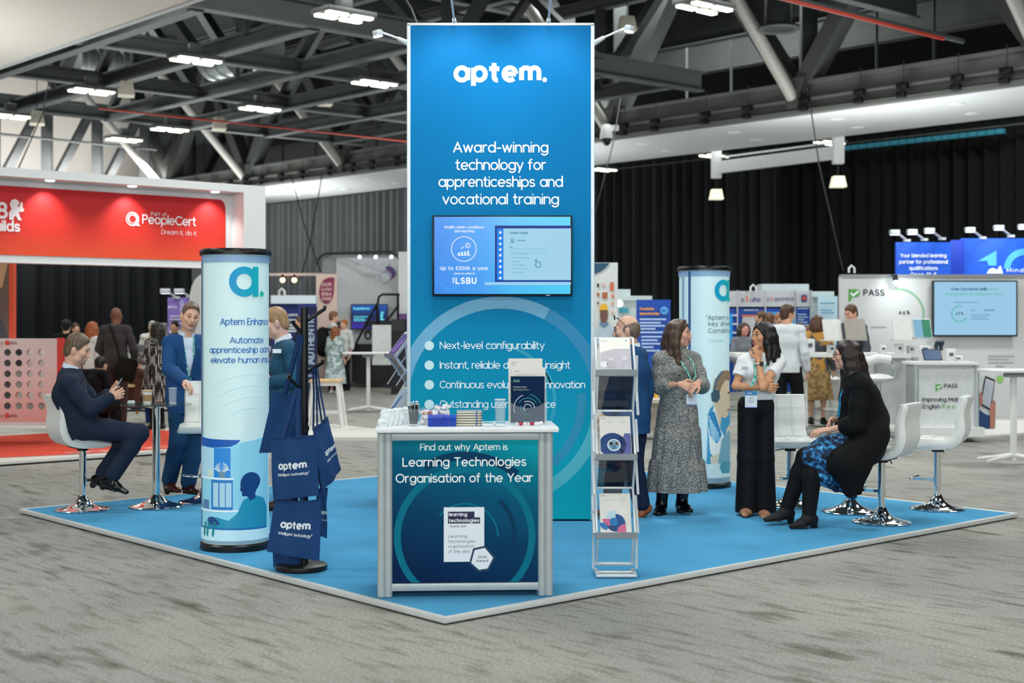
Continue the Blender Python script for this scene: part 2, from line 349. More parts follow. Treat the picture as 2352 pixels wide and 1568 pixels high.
def _mix(a, b_, mode, fac=1.0):
    x = nt.nodes.new('ShaderNodeMix'); x.data_type = 'RGBA'; x.blend_type = mode; x.inputs['Factor'].default_value = fac
    nt.links.new(a, x.inputs[6]); nt.links.new(b_, x.inputs[7]); return x.outputs[2]
base = _ramp(_noise((1, .5, 1), .5, 2), [(.35, '989793'), (.65, 'aeaba3')])
streak = _ramp(_noise((2.6, .8, 1), 1.5, 3.5, 5), [(.27, '9d988e'), (.40, 'ffffff'), (1, 'ffffff')])
streak2 = _ramp(_noise((9, 1.7, 1), 1.6, 4, 11), [(.25, 'b4b0a6'), (.5, 'ffffff'), (.62, 'ffffff'), (.75, 'ffffff')])
fine = _ramp(_noise((1, 1, 1), 60, 2), [(.3, 'c9c9c9'), (.7, 'ffffff')])
tot = _mix(_mix(_mix(base, streak, 'MULTIPLY'), streak2, 'MULTIPLY', .8), fine, 'MULTIPLY')
nt.links.new(tot, b.inputs['Base Color'])
fo = struct('floor', MB().box((0, 38, -.05), (170, 150, .1)), fm)
# ---------------------------------------------------------------- roof, end walls, drapes
struct('ceiling', MB().box((0, 50, 14.2), (220, 190, .3)), mat('roof_deck', '2c3032', .8, var=.25, scale=.25))
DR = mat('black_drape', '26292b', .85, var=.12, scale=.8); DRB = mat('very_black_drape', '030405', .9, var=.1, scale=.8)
def drape(name, p0, p1, z0, z1, m, fold=.62, depth=.2, label=None):
    p0, p1 = Vector(p0), Vector(p1); L = (p1 - p0).length; t = (p1 - p0).normalized(); n = Vector((-t.y, t.x, 0)); k = int(L / fold * 6); vs = []
    rr = random.Random(3); amp = 1.0; pts = []
    for i in range(k + 1):
        if i % 6 == 0: amp = rr.uniform(.4, 1.3)
        pts.append(p0 + t * (L * i / k + rr.uniform(-.02, .02)) + n * depth * amp * math.sin(2 * math.pi * i / 6))
    for p in pts: vs += [(p.x, p.y, z0), (p.x, p.y, z1)]
    mb = MB().add(vs, [(2 * i, 2 * i + 2, 2 * i + 3, 2 * i + 1) for i in range(k)])
    o = mb.build(name, m, fix=False); o['kind'] = 'structure'; return o
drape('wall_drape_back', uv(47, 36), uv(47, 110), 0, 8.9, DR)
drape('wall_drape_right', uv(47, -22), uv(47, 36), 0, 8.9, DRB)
drape('wall_drape_left', uv(2, 60), uv(33, 60), 0, 6.6, mat('left_drape', '24282b', .9, var=.1, scale=.8), fold=.75, depth=.28)
struct('wall_back', MB().box(uv(49.5, 40, 7), (.3, 150, 14), rz=R(41.7)), mat('dark_end_wall', '0b0d10', .9))
area(uv(22, 57.5, 8.2), 18, 1350, (1, .97, .93), (R(97), 0, R(41.7)), size_y=1.0)  # unseen fill added to brighten the pale end wall
struct('wall_left', MB().box(uv(14, 63.2, 7), (37, .3, 14), rz=R(41.7)), mat('pale_end_wall', 'd6d3cd', .7, var=.05, scale=.3))
# white ceiling soffits
struct('ceiling_soffit', MB().box(uv(1.3, 45, 6.75), (18, 56, .5), rz=R(41.7)), mat('soffit_white', 'd9d4cc', .6, var=.02))
o = struct('trim_1', MB().box(uv(10.42, 45, 6.62), (.1, 56, .24), rz=R(41.7)), mat('soffit_edge', 'b9bcbc', .5))
BULK = mat('bulkhead_white', 'd2d4d8', .55, var=.02)
struct('ceiling_bulkhead', MB().box(uv(32.7, 40, 7.5), (4.3, 130, .74), rz=R(41.7)), BULK)
for i in range(14):
    for k, a in enumerate((31.8, 33.6)):
        t = thing('downlight', 'small round downlight in the white bulkhead behind the tower', 'downlight', uv(a, 8 + i * 3.6 + k * .6, 7.13), group='downlights in the white bulkhead')
        MB().lathe([(.16, -.02), (.2, -.02), (.2, .02), (.16, .02)], 20).build('rim', WHITE, t)
        MB().lathe([(.0, -.005), (.15, -.005)], 20).build('lens', mat('downlight_lens', 'f6f8ff', .4, emit=1.6, var=0), t)
# curtain-track channel along the bulkhead with its roller carriages
ch = struct('beam_1', MB().box(uv(30.45, 40, 7.98), (.3, 130, .1), rz=R(41.7)).box(uv(30.5, 40, 7.62), (.12, 130, .62), rz=R(41.7)).box(uv(30.42, 40, 7.2), (.36, 130, .1), rz=R(41.7)).box(uv(30.42, 40, 7.52), (.3, 130, .06), rz=R(41.7)), mat('track_channel', '5c5d5a', .6, var=.08, scale=.5))
rr = random.Random(5); bb = 8.5
while bb < 62:
    t = thing('track_carriage', 'dark roller carriage hanging in the curtain track above the bulkhead', 'track roller', uv(30.2, bb, 7.37), R(41.7), 'roller carriages in the curtain track')
    MB().box((-.1, 0, .1), (.16, .3, .17)).box((-.1, .04, -.11), (.16, .24, .15)).build('roller_block', BLKPL, t, bevel=.02)
    MB().cyl((-.05, 0, .12), (-.05, 0, .72), .012, n=6).build('hanger_rod', DARKST, t)
    bb += rr.choice((1.25, 1.5, 1.7, 1.9))
# ---------------------------------------------------------------- roof steel
def ibeam(name, p0, p1, h=.42, w=.3, m=None):
    p0, p1 = Vector(p0), Vector(p1); mb = MB(); up = Vector((0, 0, 1)); t = .05
    mb.bar(p0, p1, w, t).bar(p0 + up * h, p1 + up * h, w, t).bar(p0 + up * h / 2, p1 + up * h / 2, .07, h)
    return struct(name, mb, m or STEEL, smooth=False)
BN = [1]
def beam(p0, p1, h=.42, w=.3, m=None):
    BN[0] += 1; return ibeam('beam_%d' % BN[0], p0, p1, h, w, m)
def web(p0, p1, w=.28, m=None):
    BN[0] += 1; return struct('beam_%d' % BN[0], MB().bar(p0, p1, w, w * .8), m or DARKST, smooth=False)
def pipe(p0, p1, r=.13, m=None):
    BN[0] += 1; return struct('beam_%d' % BN[0], MB().cyl(p0, p1, r, n=14), m or mat('pale_tube', '8e8b86', .5, var=.05))
for b_ in (25.3, 30.3, 35.5, 41.3):
    beam(uv(10.6, b_, 8.0), uv(29.5, b_, 8.0), .5 if b_ < 26 else .34)
    beam(uv(10.6, b_, 10.6), uv(29.5, b_, 10.6), .3)
for i, a in enumerate((14.0, 16.8, 19.7, 22.6, 25.5, 28.2)):
    beam(uv(a, 25.3, 7.95), uv(a, 41.3, 7.95), .34, .3)
    beam(uv(a, 25.3, 10.5), uv(a, 41.3, 10.5), .3, .26)
    for j in range(3):
        b0 = 25.3 + 5.25 * j
        if (i + j) % 2 == 0:
            web(uv(a, b0, 8.3), uv(a, b0 + 2.6, 10.5)); web(uv(a, b0 + 5.25, 8.3), uv(a, b0 + 2.6, 10.5), .24)
        else:
            web(uv(a, b0 + 2.6, 8.3), uv(a, b0 + 2.6, 10.5), .3); web(uv(a, b0 + 2.6, 8.3), uv(a, b0 + .4, 10.5), .3); web(uv(a, b0 + 2.6, 8.3), uv(a, b0 + 4.9, 10.5), .3)
for b_ in (15.2, 19.5):
    beam(uv(18, b_, 9.3), uv(31, b_, 9.3), .5)
beam(uv(36, -8, 10.0), uv(36, 60, 10.0), 1.0, .4); beam(uv(38, -8, 11.8), uv(38, 60, 11.8), 1.0, .4)
for k, nb in enumerate((15.7, 22.7, 29.7, 36.7, 43.7, 50.7, 57.7)):
    tm = mat('truss_web', '3e403e', .6, var=.08, scale=.8)
    web(uv(30.5, nb + .1, 7.8), uv(30.5, nb + 3.3, 12.4), .55, tm); web(uv(30.5, nb - .1, 7.8), uv(30.5, nb - 3.3, 12.4), .55, tm)
    web(uv(30.9, nb, 7.8), uv(30.9, nb, 12.4), .42, DARKST)
    pipe(uv(30.2, nb, 7.6), uv(26.4, nb + .2, 11.6), .17)
    BN[0] += 1; struct('beam_%d' % BN[0], MB().prism([(-.45, 8.1), (.45, 8.1), (.12, 7.3), (-.12, 7.3)], .06, lambda x, y, z, nb=nb: uv(30.2 - y, nb + x, z)), tm, smooth=False)
    for s_ in (-2.2, -.4, 2.2):
        web(uv(33.5, nb + s_, 8), uv(33.5, nb + s_, 10.3), .07, STEEL)
for k in range(6):                                                  # end-wall truss before the pale wall
    a = 20.5 + k * 2.3
    web(uv(a, 58.5, 7.4), uv(a, 58.5, 10.9), .42, DARKST); web(uv(a + .2, 58.5, 7.4), uv(a + 2.0, 58.5, 10.9), .4, DARKST)
beam(uv(10, 58.3, 10.6), uv(31, 58.3, 10.6), .6, .4, DARKST)
pipe(uv(10, 58, 9.6), uv(30, 58, 9.4), .06, STEEL)
RED = mat('red_sprinkler_pipe', '9c2f22', .5)
pipe(uv(17, 36.2, 7.5), uv(30, 36.2, 7.5), .028, RED); pipe(uv(12, 17.2, 8.1), uv(28.5, 17.2, 8.1), .04, RED); pipe(uv(36.3, 20, 9.0), uv(36.3, 34, 9.0), .06, RED)
pipe(uv(12, 17.6, 8.3), uv(30, 17.6, 8.3), .06, STEEL)
DUCT = mat('silver_duct', 'aab2b4', .35, .7, bump=.25, bscale=8)
for n, (p0, p1, r) in enumerate(((uv(17.4, 38.6, 9.2), uv(19.3, 38.6, 9.2), .5), (uv(17, 27.5, 11.8), uv(24, 27.5, 11.8), .5), (uv(15, 31.5, 12.2), uv(22, 31.5, 12.2), .45), (uv(21, 34, 9.4), uv(21, 37, 9.4), .6))):
    t = thing('air_duct', ['silver ribbed air duct under the white soffit edge', 'silver air duct high between the roof trusses', 'second silver air duct higher behind the roof trusses', 'short fat silver duct above the ceiling lamps'][n], 'air duct', (0, 0, 0), group='silver roof ducts')
    MB().cyl(p0, p1, r, n=20).build('duct', DUCT, t)
    d = (p1 - p0).normalized(); mb = MB()
    for k in range(5): q = p0.lerp(p1, (k + .5) / 5); mb.cyl(q - d * .04, q + d * .04, r * 1.06, n=20)
    mb.build('collar', ALU, t)
# high-bay lamps
def high_bay(px, py, z=7.5, label='', rz=0.0):
    d = FPX * (z - EYE) / (CY - py); p = at(px, py, d)
    t = thing('high_bay_light', label, 'ceiling lamp', p, R(41.7) + rz, 'high bay lamps')
    MB().box((0, 0, .12), (1.15, .62, .1)).box((0, 0, .3), (.3, .2, .26)).build('lamp_housing', mat('lamp_housing', '4a4d4c', .5), t, bevel=.02)
    for sx in (-1, 1):
        for sy in (-1, 1):
            MB().box((sx * .29, sy * .19, .05), (.47, .15, .06)).build('light_bar', mat('led_bar', 'fbffe6', .4, emit=4, var=0), t, bevel=.02)
    return t
for px, py, lab in ((790, 45, 'bright ceiling lamp nearest the tower on its left'), (450, 145, 'ceiling lamp left of the tower below the crossing beams'), (210, 215, 'ceiling lamp under the long beam above the red stand'), (860, 197, 'ceiling lamp close beside the tower edge'),
                    (597, 255, 'ceiling lamp half way between tower and red stand'), (390, 302, 'ceiling lamp above the white corner of the red stand'), (285, 325, 'lowest ceiling lamp over the pale end wall'), (25, 272, 'ceiling lamp at the far end over the red header'),
                    (1618, 25, 'bright ceiling lamp over the dark trusses right of the tower'), (1385, 393, 'ceiling lamp seen past the tower under the bulkhead'), (1640, 362, 'flat ceiling lamp over the hanging rig, nearer the tower'), (1905, 332, 'flat ceiling lamp over the hanging rig, farther from the tower')):
    high_bay(px, py, label=lab)
SPK = mat('beige_speaker', 'b9b3a4', .6)
for px, py, d, lab in ((290, 205, 36, 'beige hanging loudspeaker below the crossing beam on the far left'), (85, 272, 40, 'beige loudspeaker hanging over the red header'), (503, 285, 42, 'beige loudspeaker hanging over the drape, left of the tower'), (747, 228, 41, 'beige loudspeaker close left of the tower'), (1440, 56, 34, 'beige loudspeaker behind the lamp right of the tower')):
    t = thing('hanging_speaker', lab, 'loudspeaker', at(px, py, d), R(20), 'hanging loudspeakers')
    MB().loft([[(-.15, -.12, .2), (.15, -.12, .2), (.15, .12, .2), (-.15, .12, .2)], [(-.21, -.18, -.16), (.21, -.18, -.16), (.21, .16, -.2), (-.21, .16, -.2)]]).build('speaker_box', SPK, t, bevel=.02)
    MB().cyl((0, 0, .18), (0, 0, 1.2), .012, n=6).build('hanger', BLACKM, t)
t = thing('security_camera', 'white dome security camera under the curtain track beside the tower', 'camera', at(1393, 312, 41.5))
MB().lathe([(.0, .34), (.1, .34), (.17, .2), (.19, .0), (.19, -.08), (0, -.08)], 20).build('housing', WHITE, t)
MB().ball((0, 0, -.1), (.15, .15, .2), 16).build('dome', BLKPL, t)
MB().box((.2, .1, .25), (.34, .12, .16)).build('bracket', WHITE, t)
t = thing('hanging_rig', 'white horizontal truss rig hanging below the bulkhead with two lanterns', 'lighting rig', at(1780, 370, 46))
A, B_ = at(1645, 385, 46) - t.location, at(1925, 350, 42) - t.location
MB().bar(A, B_, .14, .4).bar(A + Vector((0, 0, .32)), B_ + Vector((0, 0, .32)), .05).build('crossbar', mat('rig_white', 'c9cccb', .5), t)
for q in (A, B_):
    MB().box(q + Vector((0, 0, .15)), (.32, .3, 1.0)).build('post', WHITE, t, bevel=.02)
    MB().loft([[q + Vector((x * .16, y * .16, -.72)) for x, y in ((-1, -1), (1, -1), (1, 1), (-1, 1))], [q + Vector((x * .22, y * .22, -1.05)) for x, y in ((-1, -1), (1, -1), (1, 1), (-1, 1))]]).build('lantern', mat('lantern_glow', 'fff8dc', .5, emit=.7, var=0), t)
    MB().cyl(q + Vector((0, 0, -.4)), q + Vector((0, 0, -.74)), .03, n=6).build('hook', BLACKM, t)
CAB = mat('cable_black', '0d0d0f', .6, var=0)
for p, lab in (([(1852, 180, 37), (1880, 370, 34), (1937, 622, 30)], 'black cable dropping slantwise to the white booth on the right'), ([(1432, 190, 42), (1408, 330, 40), (1366, 492, 38)], 'black cable running down to the tower edge on its right'),
                  ([(668, 400, 50), (700, 520, 46), (742, 640, 44)], 'thin cable hanging before the grey drape, slanting right'), ([(740, 400, 50), (712, 560, 46), (690, 640, 44)], 'thin cable hanging before the grey drape, slanting left'),
                  ([(128, 110, 38), (98, 260, 36), (40, 392, 34)], 'black cable sweeping down to the red stand header'), ([(2283, 330, 52), (2288, 420, 50), (2289, 550, 48)], 'thin pale cable down to the blue booth on the far right'),
                  ([(1700, 420, 60), (1706, 520, 60), (1716, 660, 60)], 'thin cable in front of the black drape behind the right column')):
    t = MB().tube([at(*q) for q in p], .018, 6).build('hanging_cable', CAB); tag(t, lab, 'cable', 'cables hanging from the roof')
t = tag(MB().tube([at(920, -20, 12.2), at(945, 20, 12.0), at(960, 60, 11.7)], .011, 6).build('hanging_cable', CAB), 'black power cable dropping onto the tower top', 'cable', 'cables hanging from the roof')
trk = thing('curtain_track', 'row of small teal glinting track glides along the black drape top', 'curtain track', (0, 0, 0))
MB().bar(uv(46.3, 8, 8.62), uv(46.3, 46, 8.62), .1, .06).build('track_rail', STEEL, trk)
for i in range(26): MB().box(uv(46.2, 25.6 + i * .36, 8.42), (.16, .3, .17), rz=R(41.7)).build('track_glide', mat('teal_glint', '3f8fa4', .3, .3, emit=.12, var=0), trk)  # teal glints put into the glides as colour and a faint glow
# round air diffusers
for px, py, d, lab in ((1788, 66, 35.5, 'round black air diffuser between the trusses on the right'), (330, 160, 38.6, 'round black air diffuser left above the drape')):
    t = thing('air_diffuser', lab, 'air diffuser', at(px, py, d))
    MB().lathe([(.55, -.02), (.52, .06), (.35, .1), (.34, .9), (0, .9)], 28).build('duct_body', DARKST, t)
    MB().lathe([(.36, 0), (.52, -.05), (.56, 0), (.52, .03)], 28).build('rim', STEEL, t)
# ================================================================ the blue stand
PF, PL, PR = Vector((-.374, 7.73, 0)), Vector((-4.31, 12.18, 0)), Vector((4.33, 11.91, 0)); PB = PL + PR - PF; ZP = .045
plat = thing('stand_platform', 'low square stand platform of blue carpet edged in pale aluminium', 'platform', (0, 0, 0))
bm_ = mat('blue_carpet', '4d96c0', .95, var=.06, scale=2.5, bump=.15, bscale=220, spec=.1)
pc = (PF + PL + PR + PB) / 4
def inset(p, d): return p + (pc - p).normalized() * d
q = [inset(p, .045) for p in (PF, PR, PB, PL)]
MB().add([v + Vector((0, 0, ZP - .004)) for v in q] + [v + Vector((0, 0, .012)) for v in q], [(0, 1, 2, 3), (7, 6, 5, 4)] + [(i, (i + 1) % 4, 4 + (i + 1) % 4, 4 + i) for i in range(4)]).build('carpet', bm_, plat)
for a_, b2 in ((PF, PR), (PR, PB), (PB, PL), (PL, PF)):
    ins = ((pc - (a_ + b2) / 2) - (b2 - a_).normalized() * (pc - (a_ + b2) / 2).dot((b2 - a_).normalized())).normalized() * .035
    MB().add([a_ + Vector((0, 0, .011)), b2 + Vector((0, 0, .011)), b2 + ins + (a_ - b2).normalized() * .035 + Vector((0, 0, .011)), a_ + ins + (b2 - a_).normalized() * .035 + Vector((0, 0, .011)),
              a_ + Vector((0, 0, ZP)), b2 + Vector((0, 0, ZP)), b2 + ins + (a_ - b2).normalized() * .035 + Vector((0, 0, ZP)), a_ + ins + (b2 - a_).normalized() * .035 + Vector((0, 0, ZP))],
             [(0, 3, 2, 1), (4, 5, 6, 7), (0, 1, 5, 4), (1, 2, 6, 5), (2, 3, 7, 6), (3, 0, 4, 7)]).build('edge_trim', mat('pale_trim', 'cdd0d0', .4, .1, var=.03), plat, bevel=.003)
MB().add([inset(p, .12) + Vector((0, 0, z)) for z in (0, .011) for p in (PF, PR, PB, PL)], [(3, 2, 1, 0), (4, 5, 6, 7)] + [(i, (i + 1) % 4, 4 + (i + 1) % 4, 4 + i) for i in range(4)]).build('underframe', BLKPL, plat)
# ---------------------------------------------------------------- tower
TD = 11.45; TS = FPX / TD; TH = 4.08; HW = .768
tower = thing('display_tower', 'tall square blue display tower with white slogans and a screen', 'display tower', (at(1150, 1197, TD).x, TD, ZP))
def tp(px, py): return ((px - 1150) / TS, (1197 - py) / TS)
MB().box((0, .64, TH / 2 - .002), (2 * HW - .06, 1.2, TH - .03)).build('side_wall', mat('tower_side_blue', '0f78b4', .5, var=.02), tower)
MB().box((0, .64, TH + .0), (2 * HW, 1.28, .02)).build('top_cap', ALU, tower)
for sx in (-1, 1):
    for y in (.02, 1.26):
        MB().box((sx * (HW - .012), y, TH / 2), (.03, .04, TH)).build('corner_profile', mat('silver_white_profile', 'cfd8de', .4, .2), tower, bevel=.004)
G = grad_mat('tower_print', [(0, '00a2b2'), (.16, '0098b0'), (.42, '007cac'), (.62, '0076b0'), (.8, '0076b2'), (1, '006aa6')], 2, 0, TH, diag=.12, rough=.6, spec=.12)
MB().box((0, .012, TH / 2), (2 * HW - .05, .02, TH - .025)).build('front_graphic', G, tower)
tm = flat(-.001)
cl = (-HW + .028, HW - .028, .02, TH - .02)
def tring(name, cx, cy, r0, r1, a0, a1, m, off):
    x, y = tp(cx, cy); ring(x, y, r0 / TS, r1 / TS, a0, a1, flat(.0018 - off * .3), 60, cl).build(name, m, tower, smooth=False, fix=False)
tring('ring_band', 1150, 922, 212, 240, 62, 180 + 8, mat('band_pale', '66a6c8', .45, var=0), .0012)
tring('ring_band', 1150, 922, 212, 240, -64, 10, mat('band_aqua', '47adbd', .45, var=0), .0012)
tring('ring_band', 1150, 922, 212, 240, 10, 62, mat('band_teal', '0b7fae', .45, var=0), .0012)
tring('ring_band', 1130, 935, 140, 147, 20, 95, mat('band_thin', '0c96b4', .45, var=0), .0014)
tring('ring_band', 1150, 922, 176, 196, -50, 5, mat('band_dark', '0787ab', .45, var=0), .0013)
tring('ring_band', 1150, 922, 120, 128, -38, 38, mat('band_thin', '0c96b4', .45, var=0), .0014)
tmap = flat(.0002)
def tl(s, px, py, cap, align='C', width=None, weight=.95, name='lettering', m=WPRINT, par=None, track=1.6):
    x, y = tp(px, py); lettering(name, s, m, tmap, par or tower, cap / TS, x, y, align, weight, width=width / TS if width else None, track=track, caps=weight < 1.5)
tl('ap†em.', 1149, 191, 51, width=215, weight=1.95, name='logo', m=mat('logo_white', 'cfe6f4', .5, var=0))
for s, y, wd in (('Award-winning', 352, 219), ('technology for', 392, 208), ('apprenticeships and', 431, 286), ('vocational training', 471, 268)): tl(s, 1150, y, 25, width=wd, weight=1.05)
for s, y, wd in (('Next-level configurability', 803, 241), ('Instant, reliable data and insight', 848, 300), ('Continuous evolution and innovation', 893, 334), ('Outstanding user experience', 938, 266)):
    tl(s, 1010, y, 17.5, 'L', width=wd, weight=.85)
    x, y2 = tp(986, y - 8); MB().add([tmap(x + .039 * math.cos(R(15 * i)), y2 + .039 * math.sin(R(15 * i))) for i in range(24)], [tuple(range(24))]).build('bullet_dot', mat('bullet_white', 'cde6ea', .5, var=0), tower, smooth=False, fix=False)
# lamps on the tower
LAMPW = mat('lamp_white', 'd8dee2', .35, var=0); LAMPG = mat('lamp_glow', 'eafaff', .4, emit=14, var=0)
def arm_lamp(p0, p1, label, power, target, hs=1.0):
    p0, p1 = Vector(p0), Vector(p1); t = thing('arm_spotlight', label, 'spotlight', p0, group='arm lamps on the tower'); e = p1 - p0
    MB().tube([(0, 0, 0), e * .55, e], .009, 8).build('lamp_arm', LAMPW, t)
    MB().cyl((0, 0, -.015), e.normalized() * .13, .028, .016, 12).build('clamp', LAMPW, t)
    d = (Vector(target) - p1).normalized(); x = d.cross(Vector((0, 0, 1))).normalized(); y = x.cross(d); M = Matrix((x, y, d)).transposed()
    MB().box(e + d * .02, (.17 * hs, .12 * hs, .05), M=M).build('lamp_head', LAMPW, t, bevel=.012)
    MB().box(e + d * .049, (.145 * hs, .098 * hs, .012), M=M).build('lamp_lens', LAMPG, t)
    spot(p1 + d * .07, target, power, 100, blend=.8)
    return t
tx = tower.location.x; zt = TH + ZP
arm_lamp((tx - .38, TD + .1, zt), (tx - .395, TD - .62, zt + .2), 'arm spotlight over the tower top, above the first letter', 26, (tx - .35, TD, zt - .8))
arm_lamp((tx + .39, TD + .1, zt), (tx + .41, TD - .62, zt + .2), 'arm spotlight over the tower top, above the last letter', 26, (tx + .35, TD, zt - .8))
arm_lamp((tx - HW, TD + .5, zt - .06), (tx - HW - .30, TD + .55, zt + .06), 'arm spotlight sticking out from the tower side towards the red stand', 12, (tx - HW - .1, TD + .7, zt - 1.5), .5)
arm_lamp((tx + HW, TD + .5, zt - .06), (tx + HW + .34, TD + .55, zt + .1), 'arm spotlight sticking out from the tower side towards the dark trusses', 12, (tx + HW + .1, TD + .7, zt - 1.5), .5)
# television
tv = thing('television', 'black framed flat television showing a blue slide, on the tower', 'television', (tower.location.x + tp(1154, 0)[0], TD - .012, ZP + tp(0, 589)[1]))
tw, th = 320 / TS, 184 / TS
MB().box((0, -.02, 0), (tw, .05, th)).build('bezel', BLKPL, tv, bevel=.006)
MB().box((0, .02, 0), (tw * .5, .05, th * .5)).build('wall_bracket', BLACKM, tv)
def E(name, col, s=.75, **k): return mat(name, '08090a', .3, emit=.97, var=0, spec=.15, ecol=col)
scr = grad_mat('slide_blue', [(0, '0a7fe6'), (.35, '0590ea'), (.6, '12b0ea'), (1, '2cc4ec')], 0, -tw / 2, tw / 2, rough=.25, emit=.72, diag=0)
sm = flat(-.047)
rect(-tw / 2 + .016, -th / 2 + .016, tw / 2 - .016, th / 2 - .012, flat(-.046)).build('screen', scr, tv, smooth=False)
def vp(px, py): return ((px - 1154) / TS, (589 - py) / TS)
sm2 = flat(-.0475); sm3 = flat(-.049); sm4 = flat(-.0505)
def vl(s, px, py, cap, wd, m=None, weight=1.15, align='C', mapper=sm4):
    x, y = vp(px, py); lettering('lettering', s, m or E('slide_white', 'f2fbff', .9), mapper, tv, cap / TS, x, y, align, weight, width=wd / TS)
def vr(name, x0, y0, x1, y1, m, mapper): a = vp(x0, y1); b_ = vp(x1, y0); rect(a[0], a[1], b_[0], b_[1], mapper).build(name, m, tv, smooth=False)
vl('Simplify admin, compliance', 1067, 527, 6.2, 91); vl('and reporting', 1067, 536, 6.2, 45); vl('Up to £200k a year', 1067, 622, 8.5, 111, weight=1.4); vl('saved on admin at', 1067, 632, 4.6, 48); vl('LSBU', 1071, 654, 15, 48, weight=1.7)
x, y = vp(1042, 646); [rect(x - .006, y - .02 + i * .012, x + .008, y - .012 + i * .012, sm4).build('lettering', E('slide_white', 'f2fbff', .9), tv, smooth=False) for i in range(4)]
x, y = vp(1066, 574); ring(x, y, 27.5 / TS, 29 / TS, 0, 360, sm4).build('icon_ring', E('slide_white', 'f2fbff', .9), tv, smooth=False, fix=False)
ic = MB()
for i in range(4): ic.v, ic.f = ic.v, ic.f; a = vp(1053 + i * 7, 588); ic.add([sm4(a[0], a[1]), sm4(a[0] + .014, a[1]), sm4(a[0] + .014, a[1] + .022 + i * .004), sm4(a[0], a[1] + .022 + i * .004)], [(0, 1, 2, 3)])
a = vp(1051, 589); ic.add([sm4(a[0], a[1]), sm4(a[0] + .108, a[1]), sm4(a[0] + .108, a[1] + .005), sm4(a[0], a[1] + .005)], [(0, 1, 2, 3)])
a = vp(1059, 573); ic.add([sm4(a[0], a[1]), sm4(a[0] + .004, a[1] - .005), sm4(a[0] + .028, a[1] + .014), sm4(a[0] + .024, a[1] + .018)], [(0, 1, 2, 3)])
x, y = vp(1075, 566); ic2 = ring(x, y, 4.6 / TS, 6 / TS, 0, 360, sm4, 20); ic.add(ic2.v, ic2.f)
ic.build('chart_icon', E('slide_white', 'f2fbff', .9), tv, smooth=False, fix=False)
lettering('lettering', '£', E('slide_white', 'f2fbff', .9), sm4, tv, 5.5 / TS, x, y - .009, 'C', 1.1)
vr('laptop_frame', 1137, 520.5, 1310.5, 649, E('slide_navy', '0a2f8c', .6), sm2); vr('laptop_page', 1141.5, 527, 1310.5, 645, E('slide_page', '9fd2ea', .72), sm3); vr('laptop_sidebar', 1141.5, 527, 1156.5, 645, E('slide_side', '1280ea', .7), sm4)
vr('laptop_base', 1114, 650, 1310.5, 656, E('slide_silver', '9fd0f0', .7), sm2)
mi = MB()
for i in range(9):
    a = vp(1149, 536 + i * 13); mi.add([flat(-.052)(a[0] - .01, a[1] - .01), flat(-.052)(a[0] + .01, a[1] - .01), flat(-.052)(a[0] + .01, a[1] + .008), flat(-.052)(a[0] - .006, a[1] + .008)], [(0, 1, 2, 3)])
mi.build('sidebar_icons', E('slide_white', 'f2fbff', .9), tv, smooth=False, fix=False)
tq = E('slide_teal', '0d6f96', .6); vl('Create Tracker', 1192, 540, 6, 42, tq, 1.2); vl('Toby Lerway', 1196, 556, 3.6, 18, tq); vl('Type', 1174, 571, 3.4, 6, tq)
x, y = vp(1177, 553); ring(x, y, 2.4 / TS, 3.8 / TS, 0, 360, sm4, 16).build('avatar', tq, tv, smooth=False, fix=False); rect(x - .014, y - .022, x + .014, y - .015, sm4).build('avatar', tq, tv, smooth=False)
for i, (s, wd) in enumerate((('Professional learning', 36), ('Change of working pattern', 40), ('Pay increase', 18), ('Change of programme', 30), ('Additional learning support', 36), ('Change of employer', 27))): vl(s, 1177, 587 + i * 8.3, 3, wd, E('slide_faint', '4a9cc0', .6), .8, 'L')
vr('field_line', 1171, 573.5, 1256, 574.1, E('slide_faint', '4a9cc0', .6), sm4); vr('field_line', 1171, 582.5, 1256, 583.1, E('slide_faint', '4a9cc0', .6), sm4)
hx, hy = vp(1234, 607); HP = [(-.02, .03), (-.012, .035), (0, .012), (.02, .008), (.03, -.005), (.022, -.03), (.0, -.034), (-.02, -.012), (-.018, -.006), (-.008, -.006)]
MB().tube([(hx + a, -.0515, hy + b2) for a, b2 in HP], .0028, 6, closed=True).build('hand_cursor', tq, tv)
wv = E('slide_wave', '4cbcf4')
for P_ in ([(1002, 645), (1015, 655), (1030, 667), (1045, 664), (1060, 652)], [(1000, 511), (1030, 510), (1070, 516), (1095, 528), (1105, 545), (1109, 590), (1104, 612)], [(1015, 540), (1040, 531), (1085, 536), (1098, 560), (1103, 590)]):
    MB().tube([(q[0], -.0463, q[1]) for q in [tuple(sum(vp(*P_[min(max(i + j, 0), len(P_) - 1)])[c_] * w8 for j, w8 in ((-1, .5 * (1 - f8) ** 2), (0, .5 + f8 * (1 - f8)), (1, .5 * f8 ** 2))) for c_ in (0, 1)) for i in range(len(P_)) for f8 in (0, .2, .4, .6, .8)]], .0022, 6).build('wave_line', wv, tv)
rect(tw * .31, -th / 2 + .002, tw * .34, -th / 2 + .008, flat(-.0462)).build('maker_mark', mat('grey_mark', 'b0b4b8', .4), tv, smooth=False)
